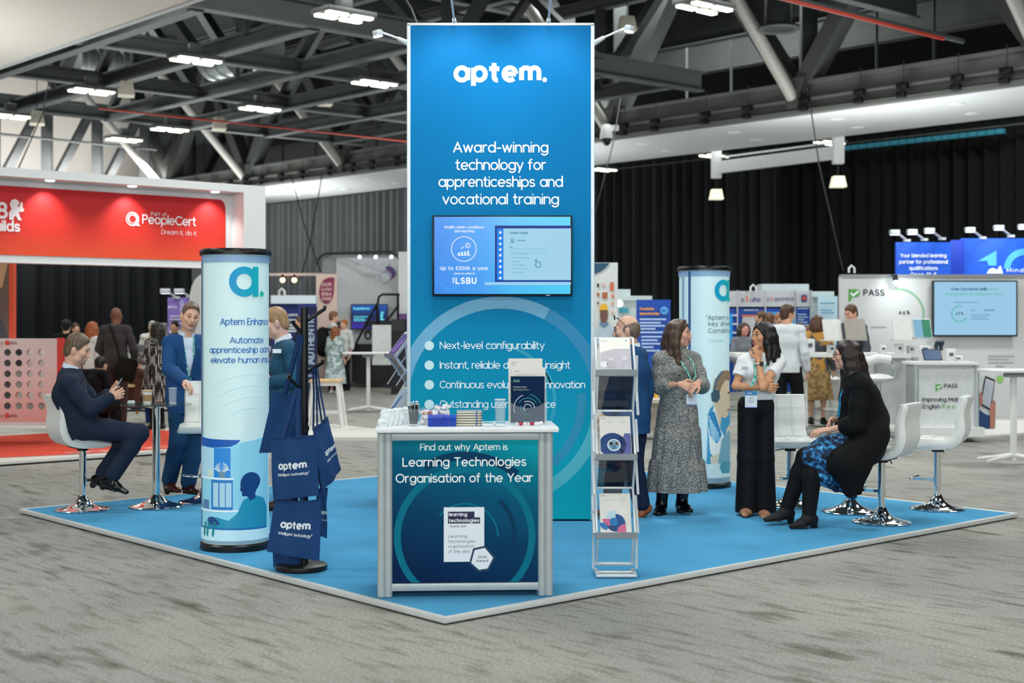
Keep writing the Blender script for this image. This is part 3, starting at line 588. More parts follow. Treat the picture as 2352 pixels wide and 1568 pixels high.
# ---------------------------------------------------------------- counter
CD = 8.32; CS = FPX / CD; cz = 1.012
counter = thing('reception_counter', 'small square exhibition counter with teal front panel and white top', 'counter', (at(1069, 0, CD).x, CD, ZP), R(3.2))
cw, cdp = 1.03, .43
def cp(px, py): return ((px - 1069) / CS, (1371 - py) / CS)
PROF = mat('grooved_aluminium', 'b2babd', .36, .2, var=.04)
for sx in (-1, 1):
    for y in (0, cdp):
        mb = MB(); x = sx * (cw / 2 - .035)
        if y == 0:
            for k in (-1, 1): mb.cyl((x + k * .021, y + .025, 0), (x + k * .021, y + .025, cz - .03), .024, n=14)
            mb.box((x, y + .03, (cz - .03) / 2), (.018, .03, cz - .03))
        else: mb.cyl((x + sx * .02, y, 0), (x + sx * .02, y, cz - .03), .026, n=14)
        mb.build('corner_post', PROF, counter)
for z in (.055, cz - .056): MB().box((0, .03, z), (cw - .12, .03, .05 if z > .5 else .045)).build('rail', PROF, counter, bevel=.004)
for sx in (-1, 1):
    MB().box((sx * (cw / 2 - .02), cdp / 2, cz / 2), (.012, cdp - .04, cz - .12)).build('side_panel', mat('counter_side', '0a5c7c', .5), counter)
MB().box((0, cdp, cz / 2), (cw - .1, .012, cz - .1)).build('back_panel', WHITE, counter)
CG = grad_mat('counter_print', [(0, '04254c'), (.35, '053e62'), (.62, '04587a'), (.82, '037a90'), (1, '06a2b4')], 2, .05, 1.06, diag=.33, rough=.65, spec=.08)
MB().box((0, .028, (.08 + cz - .08) / 2), (cw - .13, .012, cz - .16)).build('front_panel', CG, counter)
MB().box((.01, .2, cz - .014), (cw + .06, .52, .03)).build('counter_top', mat('white_laminate', 'e9edf0', .28, var=.02), counter, bevel=.006)
cm = flat(.0212); cm2 = flat(.0208); cm3 = flat(.02)
def clamp_c(mb): return mb
cc = (-cw / 2 + .067, cw / 2 - .067, .082, cz - .084)
x, y = cp(1068, 1235)
ring(x, y, 147 / CS, 163 / CS, -46, 236, flat(.0212), 60, cc).build('ring_band', mat('counter_band', '06708a', .6, var=0, spec=.1), counter, smooth=False, fix=False)
ring(x, y, 176 / CS, 196 / CS, 50, 120, flat(.0215), 30, cc).build('ring_band', mat('counter_band_dark', '063a5c', .6, var=0, spec=.1), counter, smooth=False, fix=False)
ring(x, y, 110 / CS, 120 / CS, -30, 46, flat(.0215), 30, cc).build('ring_band', mat('counter_band_dark', '063a5c', .6, var=0, spec=.1), counter, smooth=False, fix=False)
ring(x, y, 74 / CS, 78 / CS, 0, 140, flat(.0215), 30, cc).build('ring_band', mat('counter_band', '06708a', .6, var=0, spec=.1), counter, smooth=False, fix=False)
def cl_(s, px, py, cap, wd, m=WPRINT, weight=1.05, align='C', mp_=cm2): x, y = cp(px, py); lettering('lettering', s, m, mp_, counter, cap / CS, x, y, align, weight, width=wd / CS)
cl_('Find out why Aptem is', 1066, 1036, 15.5, 202, weight=.95); cl_('Learning Technologies', 1067, 1073, 21, 285, weight=1.05); cl_('Organisation of the Year', 1067, 1110, 21, 316, weight=1.05)
def crect(name, x0, y0, x1, y1, m, mp_): a = cp(x0, y1); b_ = cp(x1, y0); return rect(a[0], a[1], b_[0], b_[1], mp_).build(name, m, counter, smooth=False)
crect('award_card', 1019.5, 1167, 1112.5, 1292.5, mat('card_white', 'e6edf4', .5, var=0), cm)
DP = mat('deep_purple', '1c1348', .5, var=0); DT = mat('dark_text', '3a4450', .5, var=0); cm4 = flat(.0202)
crect('title_block', 1029, 1177, 1090, 1191, DP, cm2); crect('title_block', 1029, 1190.5, 1103, 1204.5, DP, cm2)
cl_('learning', 1031, 1187.5, 8.5, 42, weight=1.5, align='L', mp_=cm4); cl_('technologies', 1031, 1201.5, 8.5, 70, weight=1.5, align='L', mp_=cm4); cl_('Awards 2025', 1033, 1213, 4.8, 38, DT, 1.1, 'L')
for i, (s, wd) in enumerate((('Learning', 43), ('technologies', 62), ('organisation', 60), ('of the year', 50))): cl_(s, 1030, 1237 + i * 11.6, 7, wd, DT, .8, 'L')
def hexa(r, off): x, y = cp(1107, 1286); return MB().add([off(x + r / CS * math.cos(R(t)), y + r / CS * math.sin(R(t))) for t in (75, 130, 200, 255, 300, 5)], [tuple(range(6))])
hexa(31.5, cm4).build('award_badge', mat('badge_edge', '04395c', .5, var=0), counter, smooth=False); hexa(26, flat(.0199)).build('award_badge', mat('card_white', 'e6edf4'), counter, smooth=False)
cl_('Gold', 1108, 1284.5, 6, 19, DT, 1.3, mp_=flat(.0194)); cl_('Award', 1108, 1293.5, 6, 27, DT, 1.3, mp_=flat(.0194))
# ---------------------------------------------------------------- backlit columns
def column_base(name, label, px, py_front, py_top, D):
    d = FPX * (EYE - ZP) / (py_front - CY) + D / 2; p = at(px, 0, d); p.z = ZP
    t = thing(name, label, 'display column', p, 0); h = EYE - (py_top - CY) * d / FPX - ZP; r = D / 2
    MB().lathe([(0, 0), (r + .012, 0), (r + .012, .035), (r, .05), (0, .05)], 56).build('base_plate', BLKPL, t)
    MB().lathe([(0, h - .045), (r + .014, h - .045), (r + .016, h - .02), (r + .004, h), (0, h)], 56).build('top_plate', BLKPL, t)
    MB().lathe([(r - .006, .05), (r - .006, h - .045)], 72).build('backlit_wrap', mat('backlit_white', 'c6e0e2', .35, emit=.22, var=0, ecol='d2eef2'), t)
    MB().lathe([(r - .002, h - .1), (r + .002, h - .1), (r + .002, h - .05), (r - .002, h - .05)], 56).build('collar', mat('collar_blue', '8fb4d8', .4), t)
    MB().lathe([(r - .002, .055), (r + .002, .055), (r + .002, .1), (r - .002, .1)], 56).build('foot_collar', mat('foot_collar_grey', '9ab6c4', .4), t)
    return t, h, r
def cyl_map(r, theta0):                                              # arc length x -> round the column, 0 faces the camera
    def f(x, y):
        t = x / r + theta0
        return (r * math.sin(t), -r * math.cos(t), y)
    return f
colA, hA, rA = column_base('backlit_column', 'round backlit display column beside the tote bag stand', 541.5, 1268, 573, .487)
def strip(t, h, r, deg, m, wdt=.03): MB().add([(cyl_map(r + .002, R(deg))(x, y)) for y in (.06, h - .05) for x in (-wdt / 2, 0, wdt / 2)], [(0, 1, 4, 3), (1, 2, 5, 4)]).build('seam_strip', m, t)
strip(colA, hA, rA, -66, mat('seam_dark', '3c5f94', .4)); strip(colA, hA, rA, -74, mat('seam_pale', '9fc0d8', .4), .05)
SCA = FPX / 9.95
def ay(py): return (1268 - py) / SCA
cmA = cyl_map(rA + .0015, R(28)); cmA2 = cyl_map(rA + .003, R(28))
INKB = grad_mat('ink_blue', [(0, '0a55ae'), (1, '0d66b8')], 2, 0, 2, emit=.05)
def col_logo(t, mp_, y, s, m, dotm):                                  # the round a with its dot; s = bowl diameter
    ring(-.012, y + s / 2, s * .265, s * .5, 0, 360, mp_, 56).build('logo', m, t, smooth=False, fix=False)
    rect(s * .5 - .012 - s * .2, y, s * .5 - .012 + s * .03, y + s, mp_).build('logo', m, t, smooth=False)
    ring(s * .5 - .012 + s * .19, y + s * .1, 0, s * .095, 0, 360, mp_, 24).build('logo_dot', dotm, t, smooth=False, fix=False)
LG = grad_mat('logo_gradient', [(0, '0a86cf'), (.5, '0497c8'), (1, '06b0b4')], 0, -.1, .24, emit=.12)
col_logo(colA, cmA2, ay(684), .215, LG, mat('logo_green', '0fb8a4', .5, var=0, emit=.1))
for s, py, cap, wd in (('Aptem Enhance', 749, 16, .41), ('Automate', 791, 15, .27), ('apprenticeship admin &', 813, 14.5, .60), ('elevate human impact', 836, 14.5, .575)):
    lettering('lettering', s, INKB, cmA2, colA, cap / SCA, 0.02, ay(py), 'C', .95, width=wd, sub=3)
# printed photograph at its foot: shelf, plant, seated man at a desk, in blue tints
def pic(name, pts, hexc, k, t, base, S, cols=20, emit=.16):
    fill([(x, y) for x, y in pts], cyl_map(base + .0016 + k * .0004, R(28)), cols).build(name, mat('print_' + hexc, hexc, .45, emit=emit, var=0), t, smooth=False, fix=False)
def pa(px, py):                                                       # photo pixel on the wrap -> (arc, height)
    return (rA * (math.asin(max(-.99, min(.99, (px - 541.5) / 78.5))) - R(28)), ay(py))
def PA(L): return [pa(*p) for p in L]
pic('photo_print', PA([(463.5, 1006), (480, 1009), (500, 1013), (530, 1018), (560, 1019), (590, 1014), (619, 1004), (619, 1240), (463.5, 1240)]), '8cd2ec', 0, colA, rA, SCA, 40)
pic('photo_print', PA([(465, 1006), (500, 1010), (567, 1012), (560, 1020), (545, 1027), (500, 1030), (466, 1026)]), '1257b0', 1, colA, rA, SCA, 30)
pic('photo_print', PA([(505, 1030), (545, 1030), (545, 1098), (505, 1098)]), '2a86d8', 1, colA, rA, SCA)
pic('photo_print', PA([(466, 1030), (505, 1030), (505, 1098), (466, 1098)]), 'a8d8ee', 1, colA, rA, SCA)
pic('photo_print', PA([(466, 1097), (552, 1099), (552, 1103), (466, 1101)]), 'e2f4f8', 2, colA, rA, SCA)
pic('photo_print', PA([(498, 1103), (550, 1103), (550, 1172), (498, 1172)]), '2f7cc4', 1, colA, rA, SCA)
for x in (503, 519, 534): pic('photo_print', PA([(x, 1110), (x + 13, 1110), (x + 13, 1165), (x, 1165)]), 'a4d0e6', 2, colA, rA, SCA, 6)
pic('photo_print', PA([(466, 1172), (600, 1172), (600, 1176), (466, 1176)]), 'e2f4f8', 2, colA, rA, SCA)
for i in range(9):
    a = R(15 + i * 18.5); c_, s_ = math.cos(a), math.sin(a)
    pic('photo_print', PA([(524 + 3 * i / 8 - 2, 1090), (524 + 17 * c_, 1085 - 24 * s_), (524 + 25 * c_, 1092 - 16 * s_), (524 + 15 * c_, 1080 - 20 * s_)]), 'dff0e8', 3, colA, rA, SCA, 8)
pic('photo_print', PA([(516, 1084), (534, 1084), (531, 1098), (519, 1098)]), '6a90a8', 4, colA, rA, SCA, 6); pic('photo_print', PA([(487, 1080), (503, 1080), (500, 1097), (490, 1097)]), 'c4dcd4', 4, colA, rA, SCA, 6)
pic('photo_print', PA([(489, 1200), (510, 1188), (540, 1196), (560, 1180), (572, 1150), (592, 1138), (612, 1148), (617, 1170), (617, 1218), (495, 1216)]), '1f8fb4', 3, colA, rA, SCA, 40)
pic('photo_print', PA([(567, 1121), (566.5, 1112), (568, 1103), (572, 1095), (578, 1089.5), (585, 1086.5), (592, 1086.5), (599, 1090), (604, 1096), (606.5, 1104), (606, 1113), (603, 1121), (599, 1128), (597, 1136), (598, 1146), (586, 1152), (584, 1144), (579, 1140.5), (573, 1141), (570, 1139), (569.5, 1135), (571.5, 1132.5), (568.5, 1131), (568, 1128.5), (565.5, 1126.5)]), '0c3f7c', 4, colA, rA, SCA, 70)
pic('photo_print', PA([(487, 1196), (492, 1189), (504, 1188), (516, 1197), (520, 1205), (505, 1209), (492, 1204)]), '1a4a86', 4, colA, rA, SCA)
pic('photo_print', PA([(466, 1216), (619, 1219), (619, 1243), (466, 1243)]), 'bfe6f0', 5, colA, rA, SCA, 30); pic('photo_print', PA([(466, 1212), (617, 1214), (617, 1219), (466, 1216)]), '1f6cae', 6, colA, rA, SCA, 30)
pic('photo_print', PA([(474, 1170), (476, 1150), (492, 1150), (492, 1172)]), '4f7fae', 2, colA, rA, SCA, 6)
for x in (476, 484, 499): pic('photo_print', PA([(x, 1230), (x + 5, 1200), (x + 10, 1200), (x + 5, 1236)]), '17848f', 6, colA, rA, SCA, 6)
for rr_ in (.28, .36, .44, .52): ring(.05, ay(1030), rr_, rr_ + .004, 35, 125, lambda x, y: cyl_map(rA + .0014, R(28))(max(-.55, min(.36, x)), y), 30).build('print_arc', mat('print_arc', 'b4d2d8', .5, emit=.25, var=0), colA, smooth=False, fix=False)
# right-hand column
colB, hB, rB = column_base('backlit_column', 'round backlit display column behind the two talking women', 1617.5, 1122, 612, .508)
strip(colB, hB, rB, -42, mat('seam_dark', '3c5f94'), .028); strip(colB, hB, rB, -62, mat('seam_pale', '9fc0d8'), .04)
SCB = FPX / 13.68
def by(py): return (1122 - py) / SCB
def pb(px, py): return (rB * (math.asin(max(-.995, min(.995, (px - 1617.5) / 59.5))) - R(42)), by(py))
cmB = cyl_map(rB + .003, R(42))
col_logo(colB, cmB, by(694), .215, LG, mat('logo_green', '0fb8a4'))
INKG = mat('ink_grey_blue', '3e5c70', .5, var=0)
for s, py, cap, x0 in (('"Aptem is one of the', 736, 10.5, 1613), ('key drivers behind', 750, 10.5, 1618), ("Corndel's growth", 766, 10.5, 1618)):
    lettering('lettering', s, INKG, cmB, colB, cap / SCB, pb(x0, py)[0], by(py), 'L', .85, sub=3)
lettering('lettering', 'Corndel', mat('ink_pale_teal', '8ed0cc', .5, var=0), cmB, colB, 7.5 / SCB, pb(1619, 787)[0], by(787), 'L', .8, sub=3)
def picb(pts, hexc, k, cols=20): fill([pb(*p) for p in pts], cyl_map(rB + .0018 + k * .0005, R(42)), cols).build('photo_print', mat('print_' + hexc, hexc, .45, emit=.16, var=0), colB, smooth=False, fix=False)
picb([(1616, 1040), (1616, 960), (1622, 938), (1640, 925), (1676, 940), (1676, 1070), (1612, 1075)], '3f9ac4', 1, 30)
picb([(1628, 900), (1632, 872), (1645, 862), (1668, 866), (1672, 905), (1673, 940), (1668, 955), (1660, 962), (1650, 958), (1646, 985), (1628, 975), (1632, 935)], 'd8c3a4', 2, 34)
picb([(1634, 890), (1638, 866), (1650, 853), (1668, 852), (1675, 862), (1675, 880), (1660, 874), (1650, 888), (1644, 905)], '8d7a60', 3, 26)
picb([(1624, 905), (1632, 895), (1644, 898), (1646, 915), (1638, 926), (1626, 922)], '3c5a66', 5, 16); picb([(1628, 898), (1634, 872), (1650, 853), (1654, 855), (1640, 876), (1634, 898)], '56707c', 4, 16)
picb([(1666, 903), (1674, 901), (1674, 905), (1666, 906)], '4a4038', 4, 6); picb([(1664, 942), (1673, 940), (1672, 946), (1665, 946)], 'a86a5c', 4, 6)
picb([(1632, 930), (1646, 985), (1660, 1010), (1640, 1060), (1622, 1040), (1618, 985)], 'e0e8e4', 3, 20); picb([(1617, 950), (1632, 945), (1650, 1000), (1638, 1020), (1622, 1000)], '2f86ba', 4, 20)
for i in range(5): picb([(1618 + i * 5, 955 + i * 9), (1621 + i * 5, 955 + i * 9), (1630 + i * 4, 1012 + i * 2), (1627 + i * 4, 1012)], 'a6d4e8', 5, 6)
picb([(1622, 1050), (1646, 1040), (1664, 985), (1674, 975), (1675, 1010), (1655, 1062), (1625, 1075)], 'd9cdb8', 5, 24)
picb([(1650, 1010), (1668, 990), (1675, 1000), (1675, 1060), (1640, 1066)], '78a8b8', 6, 20); picb([(1612, 1066), (1676, 1062), (1676, 1096), (1612, 1096)], 'cfe4e4', 6, 24); picb([(1644, 1072), (1650, 1062), (1668, 1060), (1676, 1068), (1672, 1090), (1650, 1088)], '4b96a8', 7, 20)
# ================================================================ furniture and goods on the stand
LEATH = mat('white_leatherette', 'dcdedb', .42, var=.02, bump=.06, bscale=180); SEAM = mat('seam_grey', 'c6c7c3', .6, var=0)
def cushion(seat_bottom):
    """tufted L-shaped shell: profile in (y forward, z) swept across the width"""
    P = [(.19, .0), (.195, .035), (.15, .06), (.06, .062), (-.06, .058), (-.13, .068), (-.165, .11), (-.172, .17), (-.165, .23), (-.172, .29), (-.19, .35), (-.205, .40), (-.2, .425), (-.22, .428)]
    Q = [(.17, -.02), (.1, -.03), (-.02, -.03), (-.1, -.022), (-.17, .0), (-.228, .05), (-.256, .13), (-.258, .2), (-.248, .26), (-.254, .32), (-.272, .38), (-.28, .41), (-.258, .43)]
    prof = P + Q[::-1]; n = len(prof); X = 25; w_ = .215; rings = []
    for i in range(X):
        u = -1 + 2 * i / (X - 1); edge = min(1, (1 - abs(u)) / .07); e = math.sqrt(max(0, 1 - (1 - edge) ** 2)); ring_ = []
        for k, (y, z) in enumerate(prof):
            s = 0
            if 2 <= k <= 11: s = .010 * (abs(math.cos(u * 1.5 * math.pi)) ** .5 * abs(math.sin(k * .72)) ** .5 - .5)
            dy, dz = (0, s) if k <= 5 else (s, s * .2)
            # round the sides by pulling towards the mid-line of the shell
            m = prof[n - 1 - k]; t = (1 - e) * .36
            ring_.append((u * w_, y + dy + (m[0] - y) * t, z + dz + (m[1] - z) * t + seat_bottom))
        rings.append(ring_)
    return MB().loft(rings)
def make_stool(label, loc, face, seat_bottom=.57, group='white bar stools on the stand'):
    t = thing('bar_stool', label, 'bar stool', loc, math.atan2(face[1], face[0]) - math.pi / 2, group)
    cushion(seat_bottom).build('seat_shell', LEATH, t)
    sb = seat_bottom
    mb = MB()
    for u in (-.0685, .0685): mb.tube([(u, y, z + sb) for y, z in ((.18, .052), (.05, .068), (-.06, .064), (-.125, .075), (-.158, .115), (-.16, .17), (-.156, .23), (-.163, .29), (-.182, .36), (-.195, .41))], .0016, 5)
    for y, z in ((-.155, .2), (-.168, .315), (.03, .068), (-.09, .066)): mb.tube([(-.19, y, z + sb), (.19, y, z + sb)], .0016, 5)
    mb.build('stitching', SEAM, t)
    MB().tube([(-.2, -.275, sb + .42), (.2, -.275, sb + .42)], .004, 6).build('piping', SEAM, t)
    MB().box((0, 0, sb - .026), (.2, .2, .012)).cyl((0, 0, sb - .06), (0, 0, sb - .02), .05).build('seat_plate', BLACKM, t)
    MB().cyl((0, 0, .2), (0, 0, sb - .03), .031, n=24).build('outer_column', CHROME, t)
    MB().cyl((0, 0, .08), (0, 0, .21), .025, n=24).build('inner_column', CHROME, t)
    MB().lathe([(.233, 0), (.235, .006), (.225, .012), (.19, .018), (.13, .032), (.08, .056), (.055, .085), (.042, .105), (.036, .125), (.03, .13), (0, .13)], 48).build('base', CHROME, t)
    mb = MB().box((0, .12, .255), (.034, .2, .022)).tube([(-.16, .19, .262), (-.05, .225, .255), (.05, .225, .255), (.16, .19, .262)], .012, 10).cyl((0, 0, .235), (0, 0, .28), .037, n=20)
    mb.build('footrest', CHROME, t)
    MB().tube([(.05, -.02, sb - .045), (.14, -.03, sb - .06), (.17, -.03, sb - .085)], .005, 6).build('height_lever', BLACKM, t)
    return t
def gp(px, py): return ground(px, py, ZP)
s1 = gp(190, 1170); s2 = gp(470, 1152); s3 = gp(2025, 1199); s4 = gp(2153, 1168); s5 = gp(1815, 1160)
stoolA = make_stool('white padded bar stool under the seated man with the phone', s1, (.82, .57), .575)
make_stool('white bar stool half hidden by the backlit column, a hand on its back', s2, (.06, -1), .655)
stoolC = make_stool('white bar stool under the seated woman in black', s3, (-.84, .54), .55)
make_stool('empty white bar stool turned towards the table at the platform corner', s4, (-.9, .43), .56)
make_stool('empty white bar stool showing its tufted front beside the woman in wide black trousers', s5, (.12, -1), .545)
TABG = glass('table_glass', '30453f', alpha=.42)
def glass_table(label, loc, top):
    t = thing('bistro_table', label, 'table', loc, 0, 'round glass bistro tables')
    MB().lathe([(.233, 0), (.236, .006), (.226, .013), (.18, .022), (.12, .042), (.075, .07), (.05, .1), (.038, .11), (0, .11)], 48).build('base', CHROME, t)
    MB().cyl((0, 0, .09), (0, 0, top - .02), .035, n=24).build('pole', CHROME, t)
    MB().lathe([(.05, top - .03), (.13, top - .012), (.13, top - .006), (0, top - .006)], 24).build('top_plate', CHROME, t)
    MB().lathe([(0, top - .004), (.31, top - .004), (.314, top + .001), (.31, top + .006), (0, top + .006)], 64).build('table_top', TABG, t)
    return t
t1 = gp(359, 1163); t2 = gp(1953, 1175); TT = .90
glass_table('round glass table between the seated man and the smiling man', t1, TT); glass_table('round glass table in front of the seated woman in black', t2, .88)
# on the left table
def on1(dx, dy): return (t1.x + dx, t1.y + dy, ZP + TT + .0065)
PAPER = mat('white_paper', 'e6e4df', .6, var=.02)
t = thing('coffee_cup', 'white paper coffee cup with a brown sleeve on the glass table', 'cup', on1(-.07, -.04))
MB().lathe([(0, 0), (.032, 0), (.044, .118), (.041, .118), (.03, .004)], 28).build('cup_body', PAPER, t)
MB().lathe([(.0355, .03), (.0375, .03), (.0425, .085), (.041, .085)], 28).build('cup_sleeve', mat('kraft_card', 'b08c62', .7), t)
MB().lathe([(.046, .112), (.048, .118), (.045, .125), (.02, .128), (0, .128)], 28).build('lid', mat('tan_lid', 'c8a888', .5), t)
CLEAR = glass('clear_glass', 'e6f0f4', alpha=.11); CLEARB = glass('clear_acrylic', 'e4eef2', alpha=.08)
def tumbler(label, loc, h=.145, r=.036, water=0.0, group=None):
    t = thing('glass_tumbler', label, 'glass', loc, 0, group)
    MB().lathe([(0, 0), (r * .9, 0), (r, h), (r - .003, h), (r * .9 - .003, .014), (0, .014)], 32).build('glass_wall', CLEAR, t)
    MB().tube([(r * math.cos(R(a)), r * math.sin(R(a)), h) for a in range(0, 360, 20)], .0018, 6, True).build('rim', mat('rim_highlight', 'e4eef2', .15, var=0), t); MB().lathe([(0, 0), (r * .9, 0), (r * .9, .012), (0, .012)], 28).build('thick_base', glass('glass_base', 'e8f2f4', alpha=.5), t)  # opaque pale ring: the lip's edge highlight put into shape and colour
    if water: MB().lathe([(0, .015), (r * .9 - .004, .015), (r - .0045, h * water), (0, h * water)], 32).build('water', glass('water', 'd6e8ee', alpha=.12), t)
    return t
tumbler('clear tumbler standing on the glass table near the smiling man', on1(.14, .02), .14)
t = thing('mint_box', 'small clear mint box on the glass table by the phone', 'mint box', on1(-.23, .03))
MB().box((0, 0, .012), (.06, .04, .024)).build('box_shell', mat('frosted_box', 'd4dde0', .3, var=0), t, bevel=.004); MB().box((0, 0, .026), (.05, .03, .004)).build('lid', WPRINT, t)
# ---------------------------------------------------------------- counter goods (counter-local -> world)
CM = Matrix.Translation(counter.location) @ Matrix.Rotation(R(3.2), 4, 'Z'); CTZ = cz + .0025
def con(px, yd, dz=0): d = CD + yd; return CM @ Vector(((px - 1069) * d / FPX, yd, CTZ + dz))
FROST = mat('frosted_pack', 'e4ebee', .3, var=.03)
rr = random.Random(2)
for i in range(15):
    row, k = i % 3, i // 3
    p = con(884 + k * 12, .02 + k * .055 + row * .012, .02 + row * .026)
    t = thing('white_packet', 'frosted white giveaway pack heaped on the counter corner', 'packet', p + Vector(((row - 1) * .014 * (1 if row != 2 else .2), 0, 0)), R(20 + rr.uniform(-14, 14)), 'frosted white packs on the counter')
    MB().lathe([(0, -.018), (.026, -.017), (.03, -.01), (.03, .01), (.026, .017), (0, .018)], 16).build('pack_body', FROST, t).rotation_euler = (R(90 + rr.uniform(-12, 12)), R(rr.uniform(-15, 15)), 0)
    if i == 0:
        lettering('lettering', 'aptem', mat('pale_blue_ink', '9fb4c4', .5), lambda x, y: (x, -.0195, y), t, .008, 0, -.004, weight=1.4)
cup = thing('pen_cup', 'clear acrylic cup full of black pens on the counter', 'pen cup', con(951, .1), 0)
MB().lathe([(0, 0), (.034, 0), (.036, .1), (.033, .1), (.031, .004)], 24).build('cup_wall', CLEARB, cup)
MB().lathe([(0, .004), (.03, .004), (.03, .008), (0, .008)], 20).build('cup_floor', FROST, cup)
PENB = mat('black_pen', '14161c', .3, var=0); PENS = mat('silver_pen_tip', 'c8ccd0', .25, .8, var=0)
for i in range(9):
    a = i * 2.4; r0 = .018 if i < 7 else .005; b0 = con(951, .1, .01) + Vector((r0 * math.cos(a), r0 * math.sin(a), 0)); b1 = b0 + Vector((.012 * math.cos(a), .012 * math.sin(a), .118 + .008 * (i % 3)))
    t = thing('pen', 'black pen with silver top standing in the clear cup', 'pen', b0, 0, 'pens in the clear cup')
    e = b1 - b0; MB().cyl((0, 0, 0), e * .86, .0048, n=10).build('barrel', PENB, t); MB().cyl(e * .86, e, .0055, .004, n=10).ball(e, .006, 8).build('pen_top', PENS, t); MB().bar(e * .55 + Vector((.006, -.004, 0)), e * .9 + Vector((.006, -.004, 0)), .003).build('clip', PENS, t)
box = thing('sweet_box', 'clear open box of wrapped sweets on the counter', 'box', con(1000, .2), 0)
MB().box((0, 0, .003), (.17, .13, .006)).build('box_floor', CLEARB, box)
for c_, sz in (((0, -.065, .05), (.17, .004, .1)), ((0, .065, .05), (.17, .004, .1)), ((-.085, 0, .05), (.004, .13, .1)), ((.085, 0, .05), (.004, .13, .1))): MB().box(c_, sz).build('box_side', CLEARB, box)
SW = [mat('sweet_white', 'e8e4ea', .35, var=0), mat('sweet_pink', 'c46a7c', .35, var=0), mat('sweet_orange', 'd8863c', .35, var=0), mat('sweet_purple', '6c5a98', .35, var=0), mat('sweet_red', 'a8263a', .35, var=0)]
def sweet(p, k, label, group):
    t = thing('sweet', label, 'sweet', p, rr.uniform(0, 6), group)
    MB().ball((0, 0, 0), (.016, .011, .011), 10).build('sweet_body', SW[k % 5], t)
    MB().cyl((.014, 0, 0), (.03, 0, .002), .003, .012, 8).build('wrapper_twist', SW[0], t); MB().cyl((-.014, 0, 0), (-.03, 0, .002), .003, .012, 8).build('wrapper_twist', SW[0], t)
for i in range(45):
    L = i // 15; q = i % 15
    sweet(con(1000, .2, .02 + L * .026) + Vector((-.062 + (q % 5) * .031 + rr.uniform(-.006, .006), -.04 + (q // 5) * .04, 0)), (0, 0, 1, 0, 2, 3, 0, 4)[(i * 3 + L) % 8], 'wrapped sweet in the clear box', 'sweets in the clear box')
for i in range(4): sweet(con(1006 + 7 * i, .2, .1 + .008 * (i % 2)) + Vector((0, -.01 + .02 * (i % 2), 0)), (0, 3, 0, 0)[i], 'wrapped sweet in the clear box', 'sweets in the clear box')
BLU = mat('blue_pen_plastic', '1b3fb4', .28, var=0); BLUC = mat('blue_pen_cap', '2a55d0', .25, var=0)
for i in range(22):
    k, row = i % 11, i // 11
    t = thing('highlighter', 'short royal blue pen standing in the double row on the counter', 'pen', con(986 + k * 5.9, .015 + row * .02), 0, 'short blue pens on the counter')
    MB().cyl((0, 0, 0), (0, 0, .05), .0072, n=12).build('barrel', BLU, t); MB().lathe([(.0068, .05), (.0068, .066), (.004, .07), (0, .07)], 12).build('cap', BLUC, t)
for i in range(6):
    t = thing('notebook', ['lowest notebook of the stack on the counter', 'second notebook from the bottom of the counter stack', 'third notebook from the bottom of the counter stack', 'fourth notebook up in the counter stack', 'fifth notebook up, under the top one of the counter stack', 'top notebook of the counter stack with grey blue cover'][i], 'notebook', con(1078, .1, .0075 + i * .0152) + Vector((rr.uniform(-.003, .003), 0, 0)), R(4 + rr.uniform(-1.5, 1.5)), 'notebooks stacked on the counter')
    MB().box((0, 0, 0), (.146, .1, .0105)).build('pages', mat('cream_pages', 'e6dfc8', .7), t)
    cv = mat('navy_cover', '1c2a44', .5) if i < 5 else mat('grey_blue_cover', '7f9db4', .5)
    for z in (-.0062, .0062): MB().box((.002, 0, z), (.152, .106, .0018)).build('cover', cv, t)
    MB().box((.045, -.0535, 0), (.006, .002, .0145)).build('elastic_band', mat('blue_elastic', '234a9c', .5), t)
    MB().cyl((.07, -.056, 0), (.078, -.06, .002), .004, n=8).build('ribbon_end', PENS, t)
for px, yd, lab in ((1119, .02, 'clear lidded mint box next to the notebook stack'), (1149, .02, 'clear lidded mint box in front of the water glass')):
    t = thing('mint_box', lab, 'mint box', con(px, yd), R(8), 'mint boxes on the counter')
    MB().box((0, 0, .009), (.062, .05, .018)).build('box_shell', mat('frosted_box', 'd4dde0'), t, bevel=.004); MB().box((.004, 0, .022), (.05, .042, .006)).build('mint_label', mat('teal_label', '6fb4c0', .4), t)
tumbler('tall clear glass of water on the counter beside the leaflet holder', con(1150, .11), .155, .034, .62)
hold = thing('leaflet_holder', 'clear acrylic leaflet holder on the counter', 'leaflet holder', con(1214, .17), R(-2))
MB().box((0, .06, .003), (.232, .1, .006)).build('holder_foot', CLEARB, hold)
MB().prism([(-.116, .0), (.116, .0), (.116, .14), (.06, .108), (0, .098), (-.06, .108), (-.116, .14)], .003, lambda x, y, z: (x, y - .001, z)).build('holder_front', CLEARB, hold)
MB().box((0, .046, .15), (.236, .003, .3)).build('holder_back', CLEARB, hold)
for sx in (-1, 1): MB().box((sx * .117, .022, .09), (.003, .045, .16)).build('holder_side', CLEARB, hold)
hm = CM @ Matrix.Translation(Vector(((1214 - 1069) * (CD + .17) / FPX, .17, CTZ)))
def leaflet(label, y, dx, top, m):
    t = thing('brochure', label, 'brochure', hm @ Vector((dx, y, .008)), R(-2), 'brochures in the counter holder')
    MB().box((0, 0, top / 2), (.208, .005, top)).build('cover_page', m, t); return t
t = leaflet('white brochure at the back of the counter holder', .036, -.012, .392, PAPER)
for y_, wd in ((.365, .03), (.352, .022)): lettering('lettering', 'aptem' if wd == .03 else 'technology', mat('dark_text', '3a4450'), flat(-.0035, -.085, 0), t, .006 if wd == .03 else .004, 0, y_, 'L', 1.4, width=wd)
